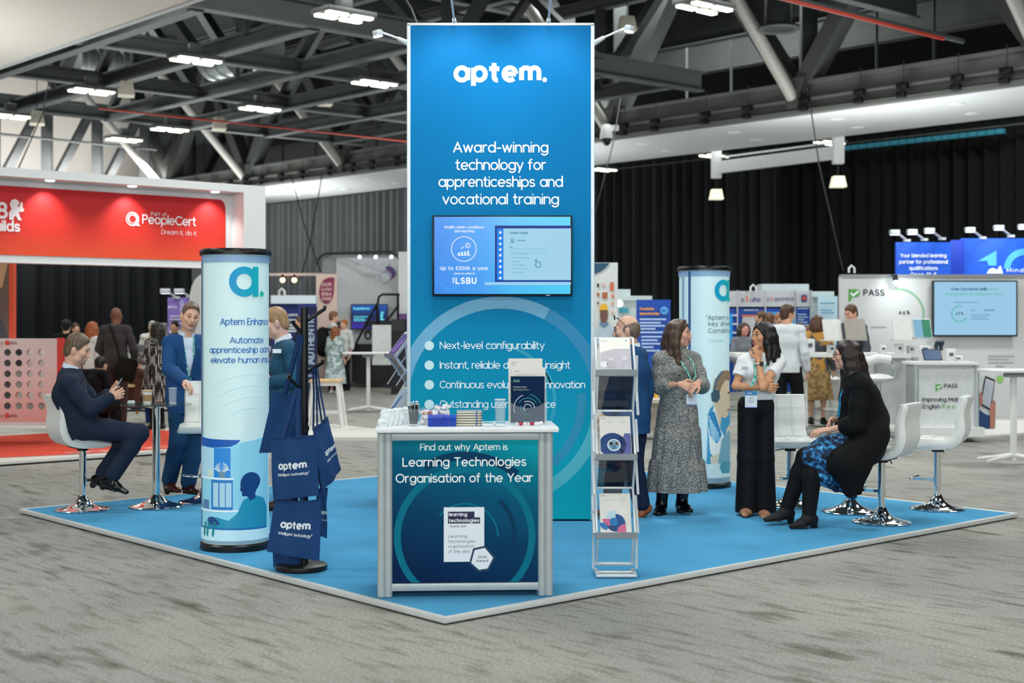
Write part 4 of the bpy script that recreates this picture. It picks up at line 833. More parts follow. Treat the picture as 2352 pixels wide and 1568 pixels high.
t = leaflet('white brochure between the navy one and the hindmost in the counter holder', .022, .006, .338, PAPER)
lettering('lettering', 'aptem', mat('dark_text', '3a4450'), flat(-.0035, -.085, 0), t, .006, 0, .312, 'L', 1.4, width=.03); MB().box((-.02, -.003, .292), (.12, .001, .001)).build('print_line', mat('dark_text', '3a4450'), t)
t = leaflet('navy brochure with thin rings at the front of the counter holder', .010, 0, .284, mat('brochure_navy', '0a2748', .6, spec=.08))
TEAL = mat('teal_print', '1aa59c', .5, var=0); fm_ = flat(-.0042)
lettering('lettering', 'aptem', TEAL, fm_, t, .009, -.088, .258, 'L', 1.5, width=.04); MB().box((-.068, -.004, .253), (.04, .0008, .002)).build('print_line', WPRINT, t)
lettering('lettering', 'The Impact of Aptem', WPRINT, fm_, t, .006, -.088, .216, 'L', 1.3, width=.08)
for k_, wd in enumerate((.09, .1)): lettering('lettering', 'Insights and evidence from clients', WPRINT, fm_, t, .0035, -.088, .204 - k_ * .007, 'L', .9, width=wd)
for r0, a0, a1, mm in ((.082, 20, 80, TEAL), (.082, 110, 200, WPRINT), (.06, 30, 150, TEAL), (.06, 170, 260, mat('mid_blue_print', '3a6a94', .5)), (.04, 0, 120, WPRINT), (.04, 160, 300, TEAL), (.022, 20, 230, WPRINT), (.082, 215, 320, mat('mid_blue_print', '3a6a94'))):
    ring(.0, .09, r0, r0 + .003, a0, a1, fm_, 24).build('print_ring', mm, t, smooth=False, fix=False)
for i, px in enumerate((1197, 1223, 1238)): sweet(con(px, .035 + .01 * i, .012), (4, 4, 0)[i], ['loose red sweet on the counter edge nearest the water glass', 'middle one of three loose sweets below the leaflet holder', 'pale loose sweet nearest the counter end'][i], 'loose sweets on the counter')
# ---------------------------------------------------------------- coat stand with tote bags
cs = gp(692, 1306); coat = thing('coat_stand', 'black coat stand loaded with navy tote bags', 'coat stand', cs)
MB().lathe([(0, 0), (.171, 0), (.173, .01), (.17, .03), (.163, .034), (0, .034)], 48).build('base', mat('dark_bronze', '2a2624', .35, .5), coat)
HT = 1.735; px0 = (699 - 692) * cs.y / FPX
MB().cyl((px0, 0, .03), (px0, 0, HT), .026, n=20).build('pole', BLKPL, coat); MB().lathe([(.029, .98), (.029, 1.0), (0, 1.0)], 20, (px0, 0, 0)).build('pole_joint', BLKPL, coat)
def cw_(px, py, dd=0.0): return at(px, py, cs.y + dd) - cs
HK = {'ru': ((708, 735), (746, 709), .05), 'lu': ((696, 768), (674, 743), -.06), 'rm': ((706, 855), (741, 833), -.05), 'lm': ((694, 896), (663, 868), -.1), 'fl': ((700, 1000), (706, 985), -.16)}
for k_, (a, b_, dd) in HK.items():
    q0, q1 = cw_(a[0], a[1]), cw_(b_[0], b_[1], dd * 1.4)
    MB().tube([q0, q0.lerp(q1, .5), q1, q1 + Vector((0, 0, .02))], .012, 10).build('hook', BLKPL, coat)
    if k_ == 'lm': MB().tube([q1 + Vector((-.005, 0, 0)), q1 + Vector((-.012, -.01, .015)), q1 + Vector((.01, -.02, .03))], .004, 6).build('hook_tip', CHROME, coat)
TOTE = mat('navy_canvas', '0b3c70', .85, var=.05, scale=9, bump=.12, bscale=300); TOTED = mat('navy_strap', '0a3262', .85, var=.05); TLOGO = mat('tote_logo', 'dfe8f0', .6, var=0)
def tote(label, corners, d, straps, logo=True, thick=.035, seed=1, lsize=1.0, lshift=(0, 0), yaw=0.0):
    """corners: photo px of top-left, top-right, bottom-right, bottom-left; each with its own small depth offset"""
    P = [at(x, y, d + dd) for x, y, dd in corners]; c0 = sum(P, Vector()) / 4; t = thing('tote_bag', label, 'tote bag', c0, 0, 'navy tote bags on the coat stand')
    P = [p - c0 for p in P]; rg = random.Random(seed); ph = [rg.uniform(0, 6) for _ in range(4)]
    nrm = ((P[1] - P[0]).cross(P[3] - P[0])).normalized(); nrm = nrm if nrm.y < 0 else -nrm
    def S(u, v, side):                                                # u across, v down
        p = P[0] * (1 - u) * (1 - v) + P[1] * u * (1 - v) + P[2] * u * v + P[3] * (1 - u) * v
        e = math.sqrt(max(0, 4 * u * (1 - u))) * math.sqrt(max(0, min(1, 3 * (1 - v) + .05)))
        fold = .007 * math.sin(7 * u + ph[0] + 2 * v) * v ** .3 + .006 * math.sin(11 * u - 4 * v + ph[1]) + .004 * math.sin(5 * v + ph[2] + 3 * u)
        sag = Vector((0, 0, -.012 * math.sin(math.pi * u) * (1 - v)))
        return p + nrm * (side * (thick * .5 * e * (.35 + .65 * v) + .003) + fold) + sag
    N = 18; vs = []
    for side in (1, -1):
        for j in range(N + 1):
            for i in range(N + 1): vs.append(S(i / N, j / N, side))
    M_ = (N + 1) ** 2; fs = []
    for j in range(N):
        for i in range(N):
            a = j * (N + 1) + i; fs += [(a, a + 1, a + N + 2, a + N + 1), (M_ + a + N + 1, M_ + a + N + 2, M_ + a + 1, M_ + a)]
    for j in range(N):
        a = j * (N + 1); fs += [(a, a + N + 1, M_ + a + N + 1, M_ + a)]; a += N; fs += [(a + N + 1, a, M_ + a, M_ + a + N + 1)]
    for i in range(N):
        a = N * (N + 1) + i; fs += [(a, a + 1, M_ + a + 1, M_ + a)]
    MB().add(vs, fs).build('bag_body', TOTE, t)
    hem = MB()
    for side in (1, -1): hem.tube([S(i / N, .004, side) + nrm * .001 * side for i in range(N + 1)], .004, 6)
    hem.build('top_hem', TOTED, t)
    for (u0, u1, hook) in straps:
        h = at(hook[0], hook[1], d + hook[2]) - c0
        for side in (1, -1):
            A, B = S(u0, .02, side), S(u1, .02, side); off = nrm * side * .006
            pts = [A + off, A.lerp(h, .55) + off, h + off * 1.2 + Vector((-.008, 0, 0)), h + off + Vector((.008, 0, 0)), B.lerp(h, .55) + off, B + off]
            mb = MB(); vs2 = []
            for i, p in enumerate(pts):
                tdir = (pts[min(i + 1, 5)] - pts[max(i - 1, 0)]).normalized(); s_ = tdir.cross(nrm).normalized() * .0135
                vs2 += [p - s_ + nrm * .001, p + s_ + nrm * .001, p + s_ - nrm * .001, p - s_ - nrm * .001]
            mb.add(vs2, [(4 * i + k, 4 * i + (k + 1) % 4, 4 * i + 4 + (k + 1) % 4, 4 * i + 4 + k) for i in range(5) for k in range(4)]).build('strap', TOTED, t)
    if logo:
        Wd = (P[1] - P[0]).length; Ht = (P[3] - P[0]).length
        mp_ = lambda x, y: S(.5 + x / Wd + lshift[0], .5 - y / Ht + lshift[1], 1) + nrm * .0025
        lettering('lettering', 'ap†em.', TLOGO, mp_, t, .056 * lsize, 0, -.01, weight=1.95, width=.222 * lsize, sub=4, caps=False)
        lettering('lettering', 'Intelligent technology®', TLOGO, mp_, t, .02 * lsize, 0, -.052, weight=1.1, width=.225 * lsize, sub=3)
    return t
tote('navy tote bag hanging behind the front bags, hidden on one side by the column', [(630, 898, .14), (690, 903, .1), (690, 1035, .1), (595, 1040, .2)], 9.2, [(.4, .9, (690, 770, .0))], False, seed=3)
tote('navy tote bag facing out from the coat stand, upper one of the two fully shown', [(621, 1003, -.12), (727, 998, -.22), (731, 1138, -.24), (628, 1148, -.14)], 9.15, [(.28, .62, (684, 892, -.1))], True, seed=5, lshift=(-.01, .0), lsize=.98)
tote('navy tote bag hung edge on towards the walkway, upper one', [(718, 985, -.2), (752, 957, .08), (784, 1078, .08), (742, 1128, -.2)], 9.2, [(.2, .7, (724, 846, -.06))], True, seed=7, lsize=.72, lshift=(.08, .0))
tote('navy tote bag under the facing one, lower one of the two fully shown', [(634, 1148, -.12), (737, 1146, -.2), (733, 1288, -.22), (610, 1266, -.14)], 9.15, [(.3, .6, (700, 1000, -.16))], True, seed=9, lshift=(.03, -.02), lsize=.93)
tote('navy tote bag hung edge on low behind the walkway bag', [(728, 1120, -.08), (749, 1120, .12), (752, 1236, .12), (732, 1228, -.08)], 9.2, [(.3, .7, (712, 1000, .0))], True, seed=11, lsize=.5)
tote('lowest navy tote bag, touching the coat stand base', [(628, 1185, .05), (700, 1185, .02), (694, 1299, .02), (628, 1302, .06)], 9.2, [(.3, .6, (690, 1010, .02))], False, seed=13)
# ---------------------------------------------------------------- brochure racks
RACKM = mat('rack_silver', 'd4d9de', .35, .25, var=.02); RACKG = mat('rack_grey', '9aa1a8', .4, .4)
def rack(label, loc, rz):
    t = thing('brochure_rack', label, 'brochure rack', loc, rz, 'folding brochure racks'); w_ = .27
    Z = [(.09, 1.53), (-.09, 1.305), (.09, 1.055), (-.09, .765), (.09, .55), (-.09, .262)]
    for i in range(5):
        (y0, z0), (y1, z1) = Z[i], Z[i + 1]
        p0, p1 = Vector((0, y0, z0)), Vector((0, y1, z1)); mb = MB(); X = Vector((w_ / 2 - .012, 0, 0))
        for s in (-1, 1): mb.bar(p0 + X * s, p1 + X * s, .024, .014, up=(1, 0, 0))
        mb.bar(p0 + X, p0 - X, .02, .014)
        mb.build('tray_frame', RACKM, t, bevel=.002)
        d = (p1 - p0).normalized()
        if i % 2 == 0:
            MB().prism([(-.03, -.012), (.01, -.02), (.012, -.012), (-.018, -.004), (-.03, .028), (-.034, .028)], w_, lambda x, y, z, q=p1: (y - w_ / 2, q.y + x, q.z + z)).build('tray_lip', RACKG, t)
            n = Vector((0, d.z, -d.y)); n = n if n.y > 0 else -n
            MB().add([p0 + X * .9, p0 - X * .9, p1 - X * .9, p1 + X * .9], [(0, 1, 2, 3)]).build('tray_sheet', CLEARB, t, fix=False)
        else:
            MB().add([p0 + X * .9, p0 - X * .9, p1 - X * .9, p1 + X * .9], [(0, 1, 2, 3)]).build('tray_sheet', glass('dark_acrylic', '121c2a', alpha=.88), t, fix=False)  # darkened sheet: underside shade and reversed navy brochures put into its colour
    for s in (-1, 1):                                                   # outer scissor arms
        x = s * (w_ / 2 + .006)
        for (a, b_) in (((.0, 1.42), (.02, 1.12)), ((.09, 1.3), (-.09, 1.04)), ((.06, 1.0), (-.06, .8)), ((.09, .78), (-.09, .53)), ((.09, .50), (-.09, .28)), ((.0, .42), (.03, .03))):
            MB().bar((x, a[0], a[1]), (x, b_[0], b_[1]), .008, .016, up=(1, 0, 0)).build('scissor_arm', RACKM, t)
        MB().bar((s * (w_ / 2 - .02), -.06, .262), (s * (w_ / 2 - .02), .07, .07), .02, .014, up=(1, 0, 0)).build('leg', RACKM, t)
    for y in (-.12, .0, .1): MB().box((0, y, .012 if y < .1 else .05), (w_ - .01, .022, .02)).build('foot_bar', RACKM, t, bevel=.003)
    for s in (-1, 1): MB().box((s * (w_ / 2 - .015), -.01, .012), (.022, .24, .02)).build('foot_rail', RACKM, t, bevel=.003)
    MB().box((0, -.01, .006), (w_ - .06, .2, .004)).build('foot_plate', glass('dark_acrylic', '121c2a', alpha=.88), t)
    return t, Z
rk = gp(1416, 1326); rk.y += .12; rack1, RZ = rack('silver folding brochure rack standing on the blue carpet beside the tower', rk, R(0))
rk2 = Vector(((921 - CX) * 13.1 / FPX, 13.1, ZP)); rack2, _ = rack('silver folding brochure rack seen from its side behind the tower', rk2, R(-68))
def brochure_in(i, label, rt, rl, rzz):
    (y0, z0), (y1, z1) = RZ[i], RZ[i + 1]; p0, p1 = Vector((0, y0, z0)), Vector((0, y1, z1)); d = (p0 - p1).normalized(); n = Vector((0, -d.z, d.y)); n = n if n.y < 0 else -n
    o = p1 + n * .012 + d * .012; M_ = Matrix.Translation(rl) @ Matrix.Rotation(rzz, 4, 'Z')
    t = thing('brochure', label, 'brochure', M_ @ o, rzz, 'brochures in the folding racks')
    f = lambda x, y: (Vector((x, 0, 0)) + d * y + n * .005)
    L = min((p0 - p1).length - .02, .28)
    MB().add([Vector((sx, 0, 0)) + d * yy + n * k for k in (0, .004) for sx, yy in ((-.1, 0), (.1, 0), (.1, L), (-.1, L))], [(0, 3, 2, 1), (4, 5, 6, 7), (0, 1, 5, 4), (1, 2, 6, 5), (2, 3, 7, 6), (3, 0, 4, 7)]).build('cover_page', PAPER, t)
    f2 = lambda x, y: (Vector((x, 0, 0)) + d * y + n * .0062)
    return t, f, f2, L
MBLUE = mat('brochure_blue', '16427e', .45); PINKP = mat('brochure_pink', 'd86a98', .45); SKYP = mat('brochure_sky', '1a78b8', .45); PALEP = mat('brochure_pale', 'bcdcea', .45)
t, f, f2, L = brochure_in(0, 'white brochure with a faded group picture in the top tray of the front rack', rack1, rk, 0)
fill([(-.098, .01), (.098, .01), (.098, L * .66), (.0, L * .66), (-.06, L * .6), (-.098, L * .53)], f, 30).build('cover_picture', mat('faded_picture', 'b6b2bc', .5), t, smooth=False, fix=False)
for (x, y, r0, hx) in ((-.03, .09, .016, 'cfc4c6'), (.06, .1, .02, 'c6c4d2'), (-.075, .05, .026, 'dcdce2'), (-.03, .05, .03, 'aeaab4')): ring(x, y, 0, r0, 0, 360, f2, 20).build('cover_picture', mat('pic_' + hx, hx, .5), t, smooth=False, fix=False)
lettering('lettering', 'aptem', mat('grey_ink', '8a929c', .5), f2, t, .007, -.09, L - .03, 'L', 1.1, width=.04); lettering('lettering', 'v', mat('dark_text', '3a4450'), f2, t, .014, .07, L - .03, 'L', 1.6)
t, f, f2, L = brochure_in(2, 'white brochure with a big navy letter shape in the middle tray of the front rack', rack1, rk, 0)
ring(-.02, .07, .0, .088, 0, 360, lambda x, y: f(max(-.098, min(.098, x)), max(.006, y)), 40).build('cover_shape', MBLUE, t, smooth=False, fix=False); fill([(.02, .006), (.098, .006), (.098, .155), (.055, .155), (.055, .13), (.02, .13)], f, 10).build('cover_shape', mat('brochure_violet', '5e64a4', .45), t, smooth=False, fix=False)
ring(-.012, .07, .036, .043, 0, 360, f2, 36).build('cover_ring', WPRINT, t, smooth=False, fix=False); ring(-.012, .07, 0, .036, 0, 360, f2, 30).build('cover_picture', mat('pic_blue', '7fa8c4', .5), t, smooth=False, fix=False)
f3 = lambda x, y: Vector(f2(x, y)) + Vector((0, -.0008, .0004))
for x, r0, hx in ((-.03, .012, '3a2a28'), (.006, .011, '6a4a3c'), (-.012, .016, '4f7ea4')): ring(x, .08 if r0 < .015 else .055, 0, r0, 0, 360, f3, 18).build('cover_picture', mat('pic_' + hx, hx, .5), t, smooth=False, fix=False)
lettering('lettering', 'aptem', mat('dark_text', '3a4450'), f2, t, .006, -.09, L - .02, 'L', 1.3, width=.032); lettering('lettering', 'Technology for skills providers', mat('grey_ink', '8a929c'), f2, t, .004, -.06, L - .045, 'L', .8, width=.13)
t, f, f2, L = brochure_in(4, 'white brochure with pink and blue round blades in the lowest tray of the front rack', rack1, rk, 0)
for (x, y, r0, r1, a0, a1, mm, ff) in ((.0, .1, 0, .06, 90, 180, PALEP, f), (.0, .072, 0, .062, -90, 90, mat('brochure_deep', '114f94', .45), f), (-.055, .072, 0, .05, 180, 270, SKYP, f2), (.0, .072, .02, .062, 180, 270, MBLUE, f), (.065, .006, 0, .058, 90, 180, PINKP, f2), (-.035, .1, 0, .05, 180, 270, PINKP, f2), (-.012, .078, 0, .028, 0, 360, SKYP, f3)):
    ring(x, y, r0, r1, a0, a1, ff, 24).build('cover_shape', mm, t, smooth=False, fix=False)
lettering('lettering', 'aptem', mat('dark_text', '3a4450'), f2, t, .006, -.09, L - .02, 'L', 1.3, width=.032); lettering('lettering', 'Learner experience and insight', mat('grey_ink', '8a929c'), f2, t, .004, -.06, L - .05, 'L', .8, width=.13)
for i, (lab, mm) in enumerate((('purple and blue brochure in the top tray of the side-on rack', mat('brochure_purple', '3a3a94', .45)), ('pale brochure in the middle tray of the side-on rack', PALEP), ('navy brochure in the lowest tray of the side-on rack', MBLUE))):
    t, f, f2, L = brochure_in(i * 2, lab, rack2, rk2, R(-68)); fill([(-.098, .006), (.098, .006), (.098, L * .92), (-.098, L * .92)], f, 6).build('cover_picture', mm, t, smooth=False, fix=False)
    fill([(-.06, .03), (.02, .03), (.07, L * .7), (.0, L * .6)], f2, 10).build('cover_shape', mat('brochure_lilac', '9a6ad0', .45) if i == 0 else SKYP, t, smooth=False, fix=False)
# ================================================================ people: one continuous body surface grown from soft-blended volumes
def vec(p): return np.array([p[0], p[1], p[2]], dtype=np.float32)
class Sdf:
    def __init__(s): s.p = []
    def cone(s, a, b, r0, r1=None, k=.02): s.p.append(('c', vec(a), vec(b), r0, r0 if r1 is None else r1, k, '+')); return s
    def ell(s, c, r, M=None, k=.02, op='+'):
        s.p.append(('e', vec(c), tuple(r) if isinstance(r, (tuple, list)) else (r, r, r), np.array(M, dtype=np.float32) if M is not None else np.eye(3, dtype=np.float32), 0, k, op)); return s
    def tor(s, a, b, ra, rb, xax, k=.03, op='+'):
        a, b = vec(a), vec(b); z = (b - a) / np.linalg.norm(b - a); x = vec(xax); x = x - z * x.dot(z); x /= np.linalg.norm(x); y = np.cross(z, x)
        s.p.append(('t', a, b, (ra, rb), (x, y, z), k, op)); return s
    def plane(s, c, n): s.p.append(('p', vec(c), vec(n) / np.linalg.norm(vec(n)))); return s
    def chain(s, pts, rs, k=.02):
        for i in range(len(pts) - 1): s.cone(pts[i], pts[i + 1], rs[i], rs[i + 1], k)
        return s
    def mesh(s, h):
        lo = np.full(3, 1e9); hi = -lo; B = []
        for p in s.p:
            if p[0] == 'p': B.append(None); continue
            if p[0] == 'c': r = max(p[3], p[4]); l = np.minimum(p[1], p[2]) - r; u = np.maximum(p[1], p[2]) + r
            elif p[0] == 'e': r = max(p[2]); l = p[1] - r; u = p[1] + r
            else: r = max(p[3][0] + p[3][1]); l = np.minimum(p[1], p[2]) - r; u = np.maximum(p[1], p[2]) + r
            B.append((l, u))
            if p[-1] != '-': lo = np.minimum(lo, l); hi = np.maximum(hi, u)
        lo = lo - 3 * h; n = np.ceil((hi + 3 * h - lo) / h).astype(int) + 1
        F_ = np.full(n, .2, dtype=np.float32)
        ax = [(lo[i] + h * np.arange(n[i])).astype(np.float32) for i in range(3)]
        for p, bb in zip(s.p, B):
            if p[0] == 'p':
                d = (ax[0][:, None, None] - p[1][0]) * p[2][0] + (ax[1][None, :, None] - p[1][1]) * p[2][1] + (ax[2][None, None, :] - p[1][2]) * p[2][2]
                np.maximum(F_, d, out=F_); continue
            k = p[5]; m = k + 3 * h
            i0 = np.clip(np.floor((bb[0] - m - lo) / h).astype(int), 0, n - 1); i1 = np.clip(np.ceil((bb[1] + m - lo) / h).astype(int) + 1, 1, n)
            if (i1 <= i0).any(): continue
            sl = tuple(slice(i0[i], i1[i]) for i in range(3))
            X, Y, Z = ax[0][sl[0]][:, None, None], ax[1][sl[1]][None, :, None], ax[2][sl[2]][None, None, :]
            if p[0] == 'c':
                a, b = p[1], p[2]; ab = b - a; L2 = float(ab.dot(ab)) + 1e-9
                t = np.clip(((X - a[0]) * ab[0] + (Y - a[1]) * ab[1] + (Z - a[2]) * ab[2]) / L2, 0, 1)
                d = np.sqrt((X - a[0] - t * ab[0]) ** 2 + (Y - a[1] - t * ab[1]) ** 2 + (Z - a[2] - t * ab[2]) ** 2) - (p[3] + (p[4] - p[3]) * t)
            elif p[0] == 'e':
                c, r, M = p[1], p[2], p[3]; x, y, z = X - c[0], Y - c[1], Z - c[2]
                q = [(x * M[i][0] + y * M[i][1] + z * M[i][2]) for i in range(3)]
                k0 = np.sqrt((q[0] / r[0]) ** 2 + (q[1] / r[1]) ** 2 + (q[2] / r[2]) ** 2); k1 = np.sqrt((q[0] / r[0] ** 2) ** 2 + (q[1] / r[1] ** 2) ** 2 + (q[2] / r[2] ** 2) ** 2)
                d = k0 * (k0 - 1) / np.maximum(k1, 1e-6)
            else:
                a, b = p[1], p[2]; (ra, rb), (xa, ya, za) = p[3], p[4]; L = float(np.linalg.norm(b - a))
                x, y, z = X - a[0], Y - a[1], Z - a[2]
                qx = x * xa[0] + y * xa[1] + z * xa[2]; qy = x * ya[0] + y * ya[1] + z * ya[2]; qz = x * za[0] + y * za[1] + z * za[2]
                t = np.clip(qz / L, 0, 1); rx = ra[0] + (rb[0] - ra[0]) * t; ry = ra[1] + (rb[1] - ra[1]) * t; rm = np.minimum(rx, ry); ez = qz - t * L
                d = (np.sqrt((qx / rx) ** 2 + (qy / ry) ** 2 + (ez / rm) ** 2) - 1) * rm
            f = F_[sl]; op = p[-1]
            if op == '-':
                d = -d; w = np.clip(.5 - .5 * (f - d) / k, 0, 1) if k > 0 else None
                F_[sl] = f + (d - f) * w + k * w * (1 - w)
            else:
                w = np.clip(.5 + .5 * (f - d) / max(k, 1e-6), 0, 1)
                F_[sl] = f + (d - f) * w - k * w * (1 - w)
        return surface_nets(F_, lo, h)
def surface_nets(F_, lo, h):
    S = F_ < 0; n = np.array(F_.shape) - 1
    cnt = np.zeros(n, np.int8)
    for dx in (0, 1):
        for dy in (0, 1):
            for dz in (0, 1): cnt += S[dx:n[0] + dx, dy:n[1] + dy, dz:n[2] + dz]
    act = (cnt > 0) & (cnt < 8); idx = np.argwhere(act); N = len(idx)
    ids = np.full(n, -1, np.int64); ids[act] = np.arange(N)
    acc = np.zeros((N, 3)); num = np.zeros(N)
    cs = [(x, y, z) for x in (0, 1) for y in (0, 1) for z in (0, 1)]
    val = {c: F_[idx[:, 0] + c[0], idx[:, 1] + c[1], idx[:, 2] + c[2]] for c in cs}
    for a in cs:
        for ax_ in range(3):
            if a[ax_] == 0:
                b = list(a); b[ax_] = 1; b = tuple(b); fa, fb = val[a], val[b]; x = (fa < 0) != (fb < 0)
                t = np.where(x, fa / np.where(x, fa - fb, 1), 0)
                P = np.array(a, float)[None, :] + 0 * acc; P[:, ax_] += t
                acc += P * x[:, None]; num += x
    V_ = lo + h * (idx + acc / num[:, None]); Q = []
    for ax_ in range(3):
        o = [i for i in range(3) if i != ax_]
        sh = [slice(None)] * 3; s0 = list(sh); s1_ = list(sh); s0[ax_] = slice(0, -1); s1_[ax_] = slice(1, None)
        A, B = S[tuple(s0)], S[tuple(s1_)]; e = np.argwhere(A != B)
        e = e[(e[:, o[0]] > 0) & (e[:, o[1]] > 0) & (e[:, o[0]] < n[o[0]]) & (e[:, o[1]] < n[o[1]])]
        if not len(e): continue
        def g(d0, d1): q = e.copy(); q[:, o[0]] += d0; q[:, o[1]] += d1; return ids[q[:, 0], q[:, 1], q[:, 2]]
        quad = np.stack([g(-1, -1), g(0, -1), g(0, 0), g(-1, 0)], 1)
        inside = A[e[:, 0], e[:, 1], e[:, 2]]; flip = inside if ax_ != 1 else ~inside
        quad[~flip] = quad[~flip][:, ::-1]; Q.append(quad)
    return V_, np.concatenate(Q)
def sdf_obj(name, sd, h, m, parent=None, org=(0, 0, 0)):
    V_, Q = sd.mesh(h); V_ = V_ - np.array(org)[None, :]
    me = bpy.data.meshes.new(name); me.vertices.add(len(V_)); me.vertices.foreach_set('co', V_.astype(np.float32).ravel())
    me.loops.add(Q.size); me.loops.foreach_set('vertex_index', Q.astype(np.int32).ravel())
    me.polygons.add(len(Q)); me.polygons.foreach_set('loop_start', np.arange(0, Q.size, 4, dtype=np.int32))
    me.update(calc_edges=True); me.validate(); me.shade_smooth(); me.materials.append(m)
    o = bpy.data.objects.new(name, me); C.objects.link(o)
    if parent is not None: o.parent = parent
    return o
def skin(hexc): return mat('skin_' + hexc, hexc, .5, var=.05, scale=30, spec=.35)
def hairm(hexc):
    nm = 'hair_' + hexc
    if nm in MATS: return MATS[nm]
    m = mat(nm, hexc, .4, var=.4, scale=1.0, bump=.3, bscale=1.0, spec=.45); nt = m.node_tree
    tc = [n for n in nt.nodes if n.type == 'TEX_COORD'][0]; mp = nt.nodes.new('ShaderNodeMapping'); mp.inputs['Scale'].default_value = (95, 95, 7); nt.links.new(tc.outputs['Object'], mp.inputs['Vector'])
    for n in list(nt.nodes):
        if n.type == 'TEX_NOISE': nt.links.new(mp.outputs[0], n.inputs['Vector'])
    return m
def cloth(hexc, rough=.85): return mat('cloth_' + hexc, hexc, rough, var=.08, scale=6, bump=.45, bscale=7, spec=.25)
class Person:
    """joints are given in a body frame (right, forward, up) for a 1.75 m figure; 'yaw' = facing direction on the floor"""
    D = dict(head=(0, .02, 1.63), neck=(0, -.015, 1.47), chest=(0, 0, 1.28), waist=(0, .0, 1.08), pelvis=(0, 0, .95), sR=(.175, -.01, 1.42), sL=(-.175, -.01, 1.42), eR=(.235, -.03, 1.13), eL=(-.235, -.03, 1.13),
             wR=(.25, .06, .89), wL=(-.25, .06, .89), hR=(.09, 0, .93), hL=(-.09, 0, .93), kR=(.095, .02, .5), kL=(-.095, .02, .5), aR=(.1, -.02, .08), aL=(-.1, -.02, .08), tR=(.12, .14, .02), tL=(-.12, .14, .02))
    def __init__(s, name, label, base, face, H=1.75, build=1.0, voxel=.0065, skinc='c99a80', group=None, head_dir=None, head_up=(0, 0, 1), **J):
        s.base = Vector(base); s.k = H / 1.75; f = Vector((face[0], face[1], 0)).normalized(); s.f = f; s.r = Vector((f.y, -f.x, 0)); s.b = build; s.vx = voxel
        s.J = {n: s.w(J.get(n, p)) for n, p in s.D.items()}
        hd = Vector(head_dir or (face[0], face[1], 0)).normalized(); s.hf = hd; up = Vector(head_up); s.hr = hd.cross(up).normalized(); s.hu = s.hr.cross(hd).normalized()
        s.skin = skin(skinc); s.o = None; s.name = name; s.lab = label; s.group = group; s.hands = {}; s.sd = Sdf()
    def w(s, p):
        if isinstance(p, Vector): return p.copy()
        return s.base + (s.r * p[0] + s.f * p[1] + Vector((0, 0, p[2]))) * s.k
    def hp(s, x, y, z): return s.J['head'] + (s.hr * x + s.hf * y + s.hu * z) * s.k          # a point in the head's own frame
    def M(s): return [list(s.hr), list(s.hf), list(s.hu)]
    def tx(s):                                                                             # chest axis to the right
        v = s.J['sR'] - s.J['sL']; return v.normalized()
    def torso(s, sd, off=0.0, hem=None, flare=0.0, k=.05, bust=0.0, belly=0.0):
        J, q, b = s.J, s.k, s.b; x = s.tx(); px = (J['hR'] - J['hL']).normalized()
        P, W, Ch, N = J['pelvis'], J['waist'], J['chest'], J['neck']
        sd.tor(P, W, np.array(((.158 * b) * q + off, (.112 * b) * q + off)), np.array(((.138 * b) * q + off, (.1 * b + belly) * q + off)), px, k)
        sd.tor(W, Ch, np.array(((.138 * b) * q + off, (.1 * b + belly) * q + off)), np.array(((.155 * b) * q + off, (.112 * b) * q + off)), x, k)
        top = N * .55 + Ch * .45
        sd.tor(Ch, top, np.array(((.155 * b) * q + off, (.112 * b) * q + off)), np.array(((.15 * b) * q + off, (.085 * b) * q + off)), x, k)
        for a in ('sR', 'sL'): sd.cone(top.lerp(N, .55), J[a], .062 * q + off, .058 * q * (.5 + .5 * b) + off, k)
        if bust:
            fw = x.cross(Vector((0, 0, 1))) * -1; fw = s.f if fw.dot(s.f) < 0 else fw
            for sg in (-1, 1): sd.ell(Ch + x * sg * .075 * q + s.f * (.075 * q + off * .5) + Vector((0, 0, .0)), (.07 * q, .06 * q, .068 * q), k=.04)
        if hem is not None:
            c = P + (P - W).normalized() * hem
            sd.tor(W.lerp(P, .8), c, np.array((.155 * b * q + off, .112 * b * q + off)), np.array((.165 * b * q + off + flare, .12 * b * q + off + flare)), px, k)
            sd.plane(c, c - W)
        return sd
    def arm(s, sd, side, off=0.0, to=1.0, k=.02, r=(.052, .043, .033)):
        J, q = s.J, s.k; a, e, w_ = J['s' + side], J['e' + side], J['w' + side]
        sd.chain([a, a.lerp(e, .5), e], [r[0] * q + off, (r[0] * .5 + r[1] * .52) * q + off, r[1] * q + off], k)
        if to > 1: sd.chain([e, e.lerp(w_, .3), e.lerp(w_, to - 1)], [r[1] * q + off, (r[1] * 1.04) * q + off, (r[1] + (r[2] - r[1]) * (to - 1)) * q + off], k)
        return sd
    def leg(s, sd, side, off=0.0, to=2.0, k=.03, r=(.088, .058, .04)):
        J, q = s.J, s.k; h_, kn, a = J['h' + side], J['k' + side], J['a' + side]; b = .4 + .6 * s.b
        sd.chain([h_, h_.lerp(kn, .4), kn], [r[0] * b * q + off, r[0] * .92 * b * q + off, r[1] * b * q + off], k)
        if to > 1:
            cal = kn.lerp(a, .32); sd.chain([kn, cal, kn.lerp(a, to - 1)], [r[1] * b * q + off, r[1] * .98 * b * q + off, (r[1] + (r[2] - r[1]) * (to - 1)) * q + off], k)
        return sd
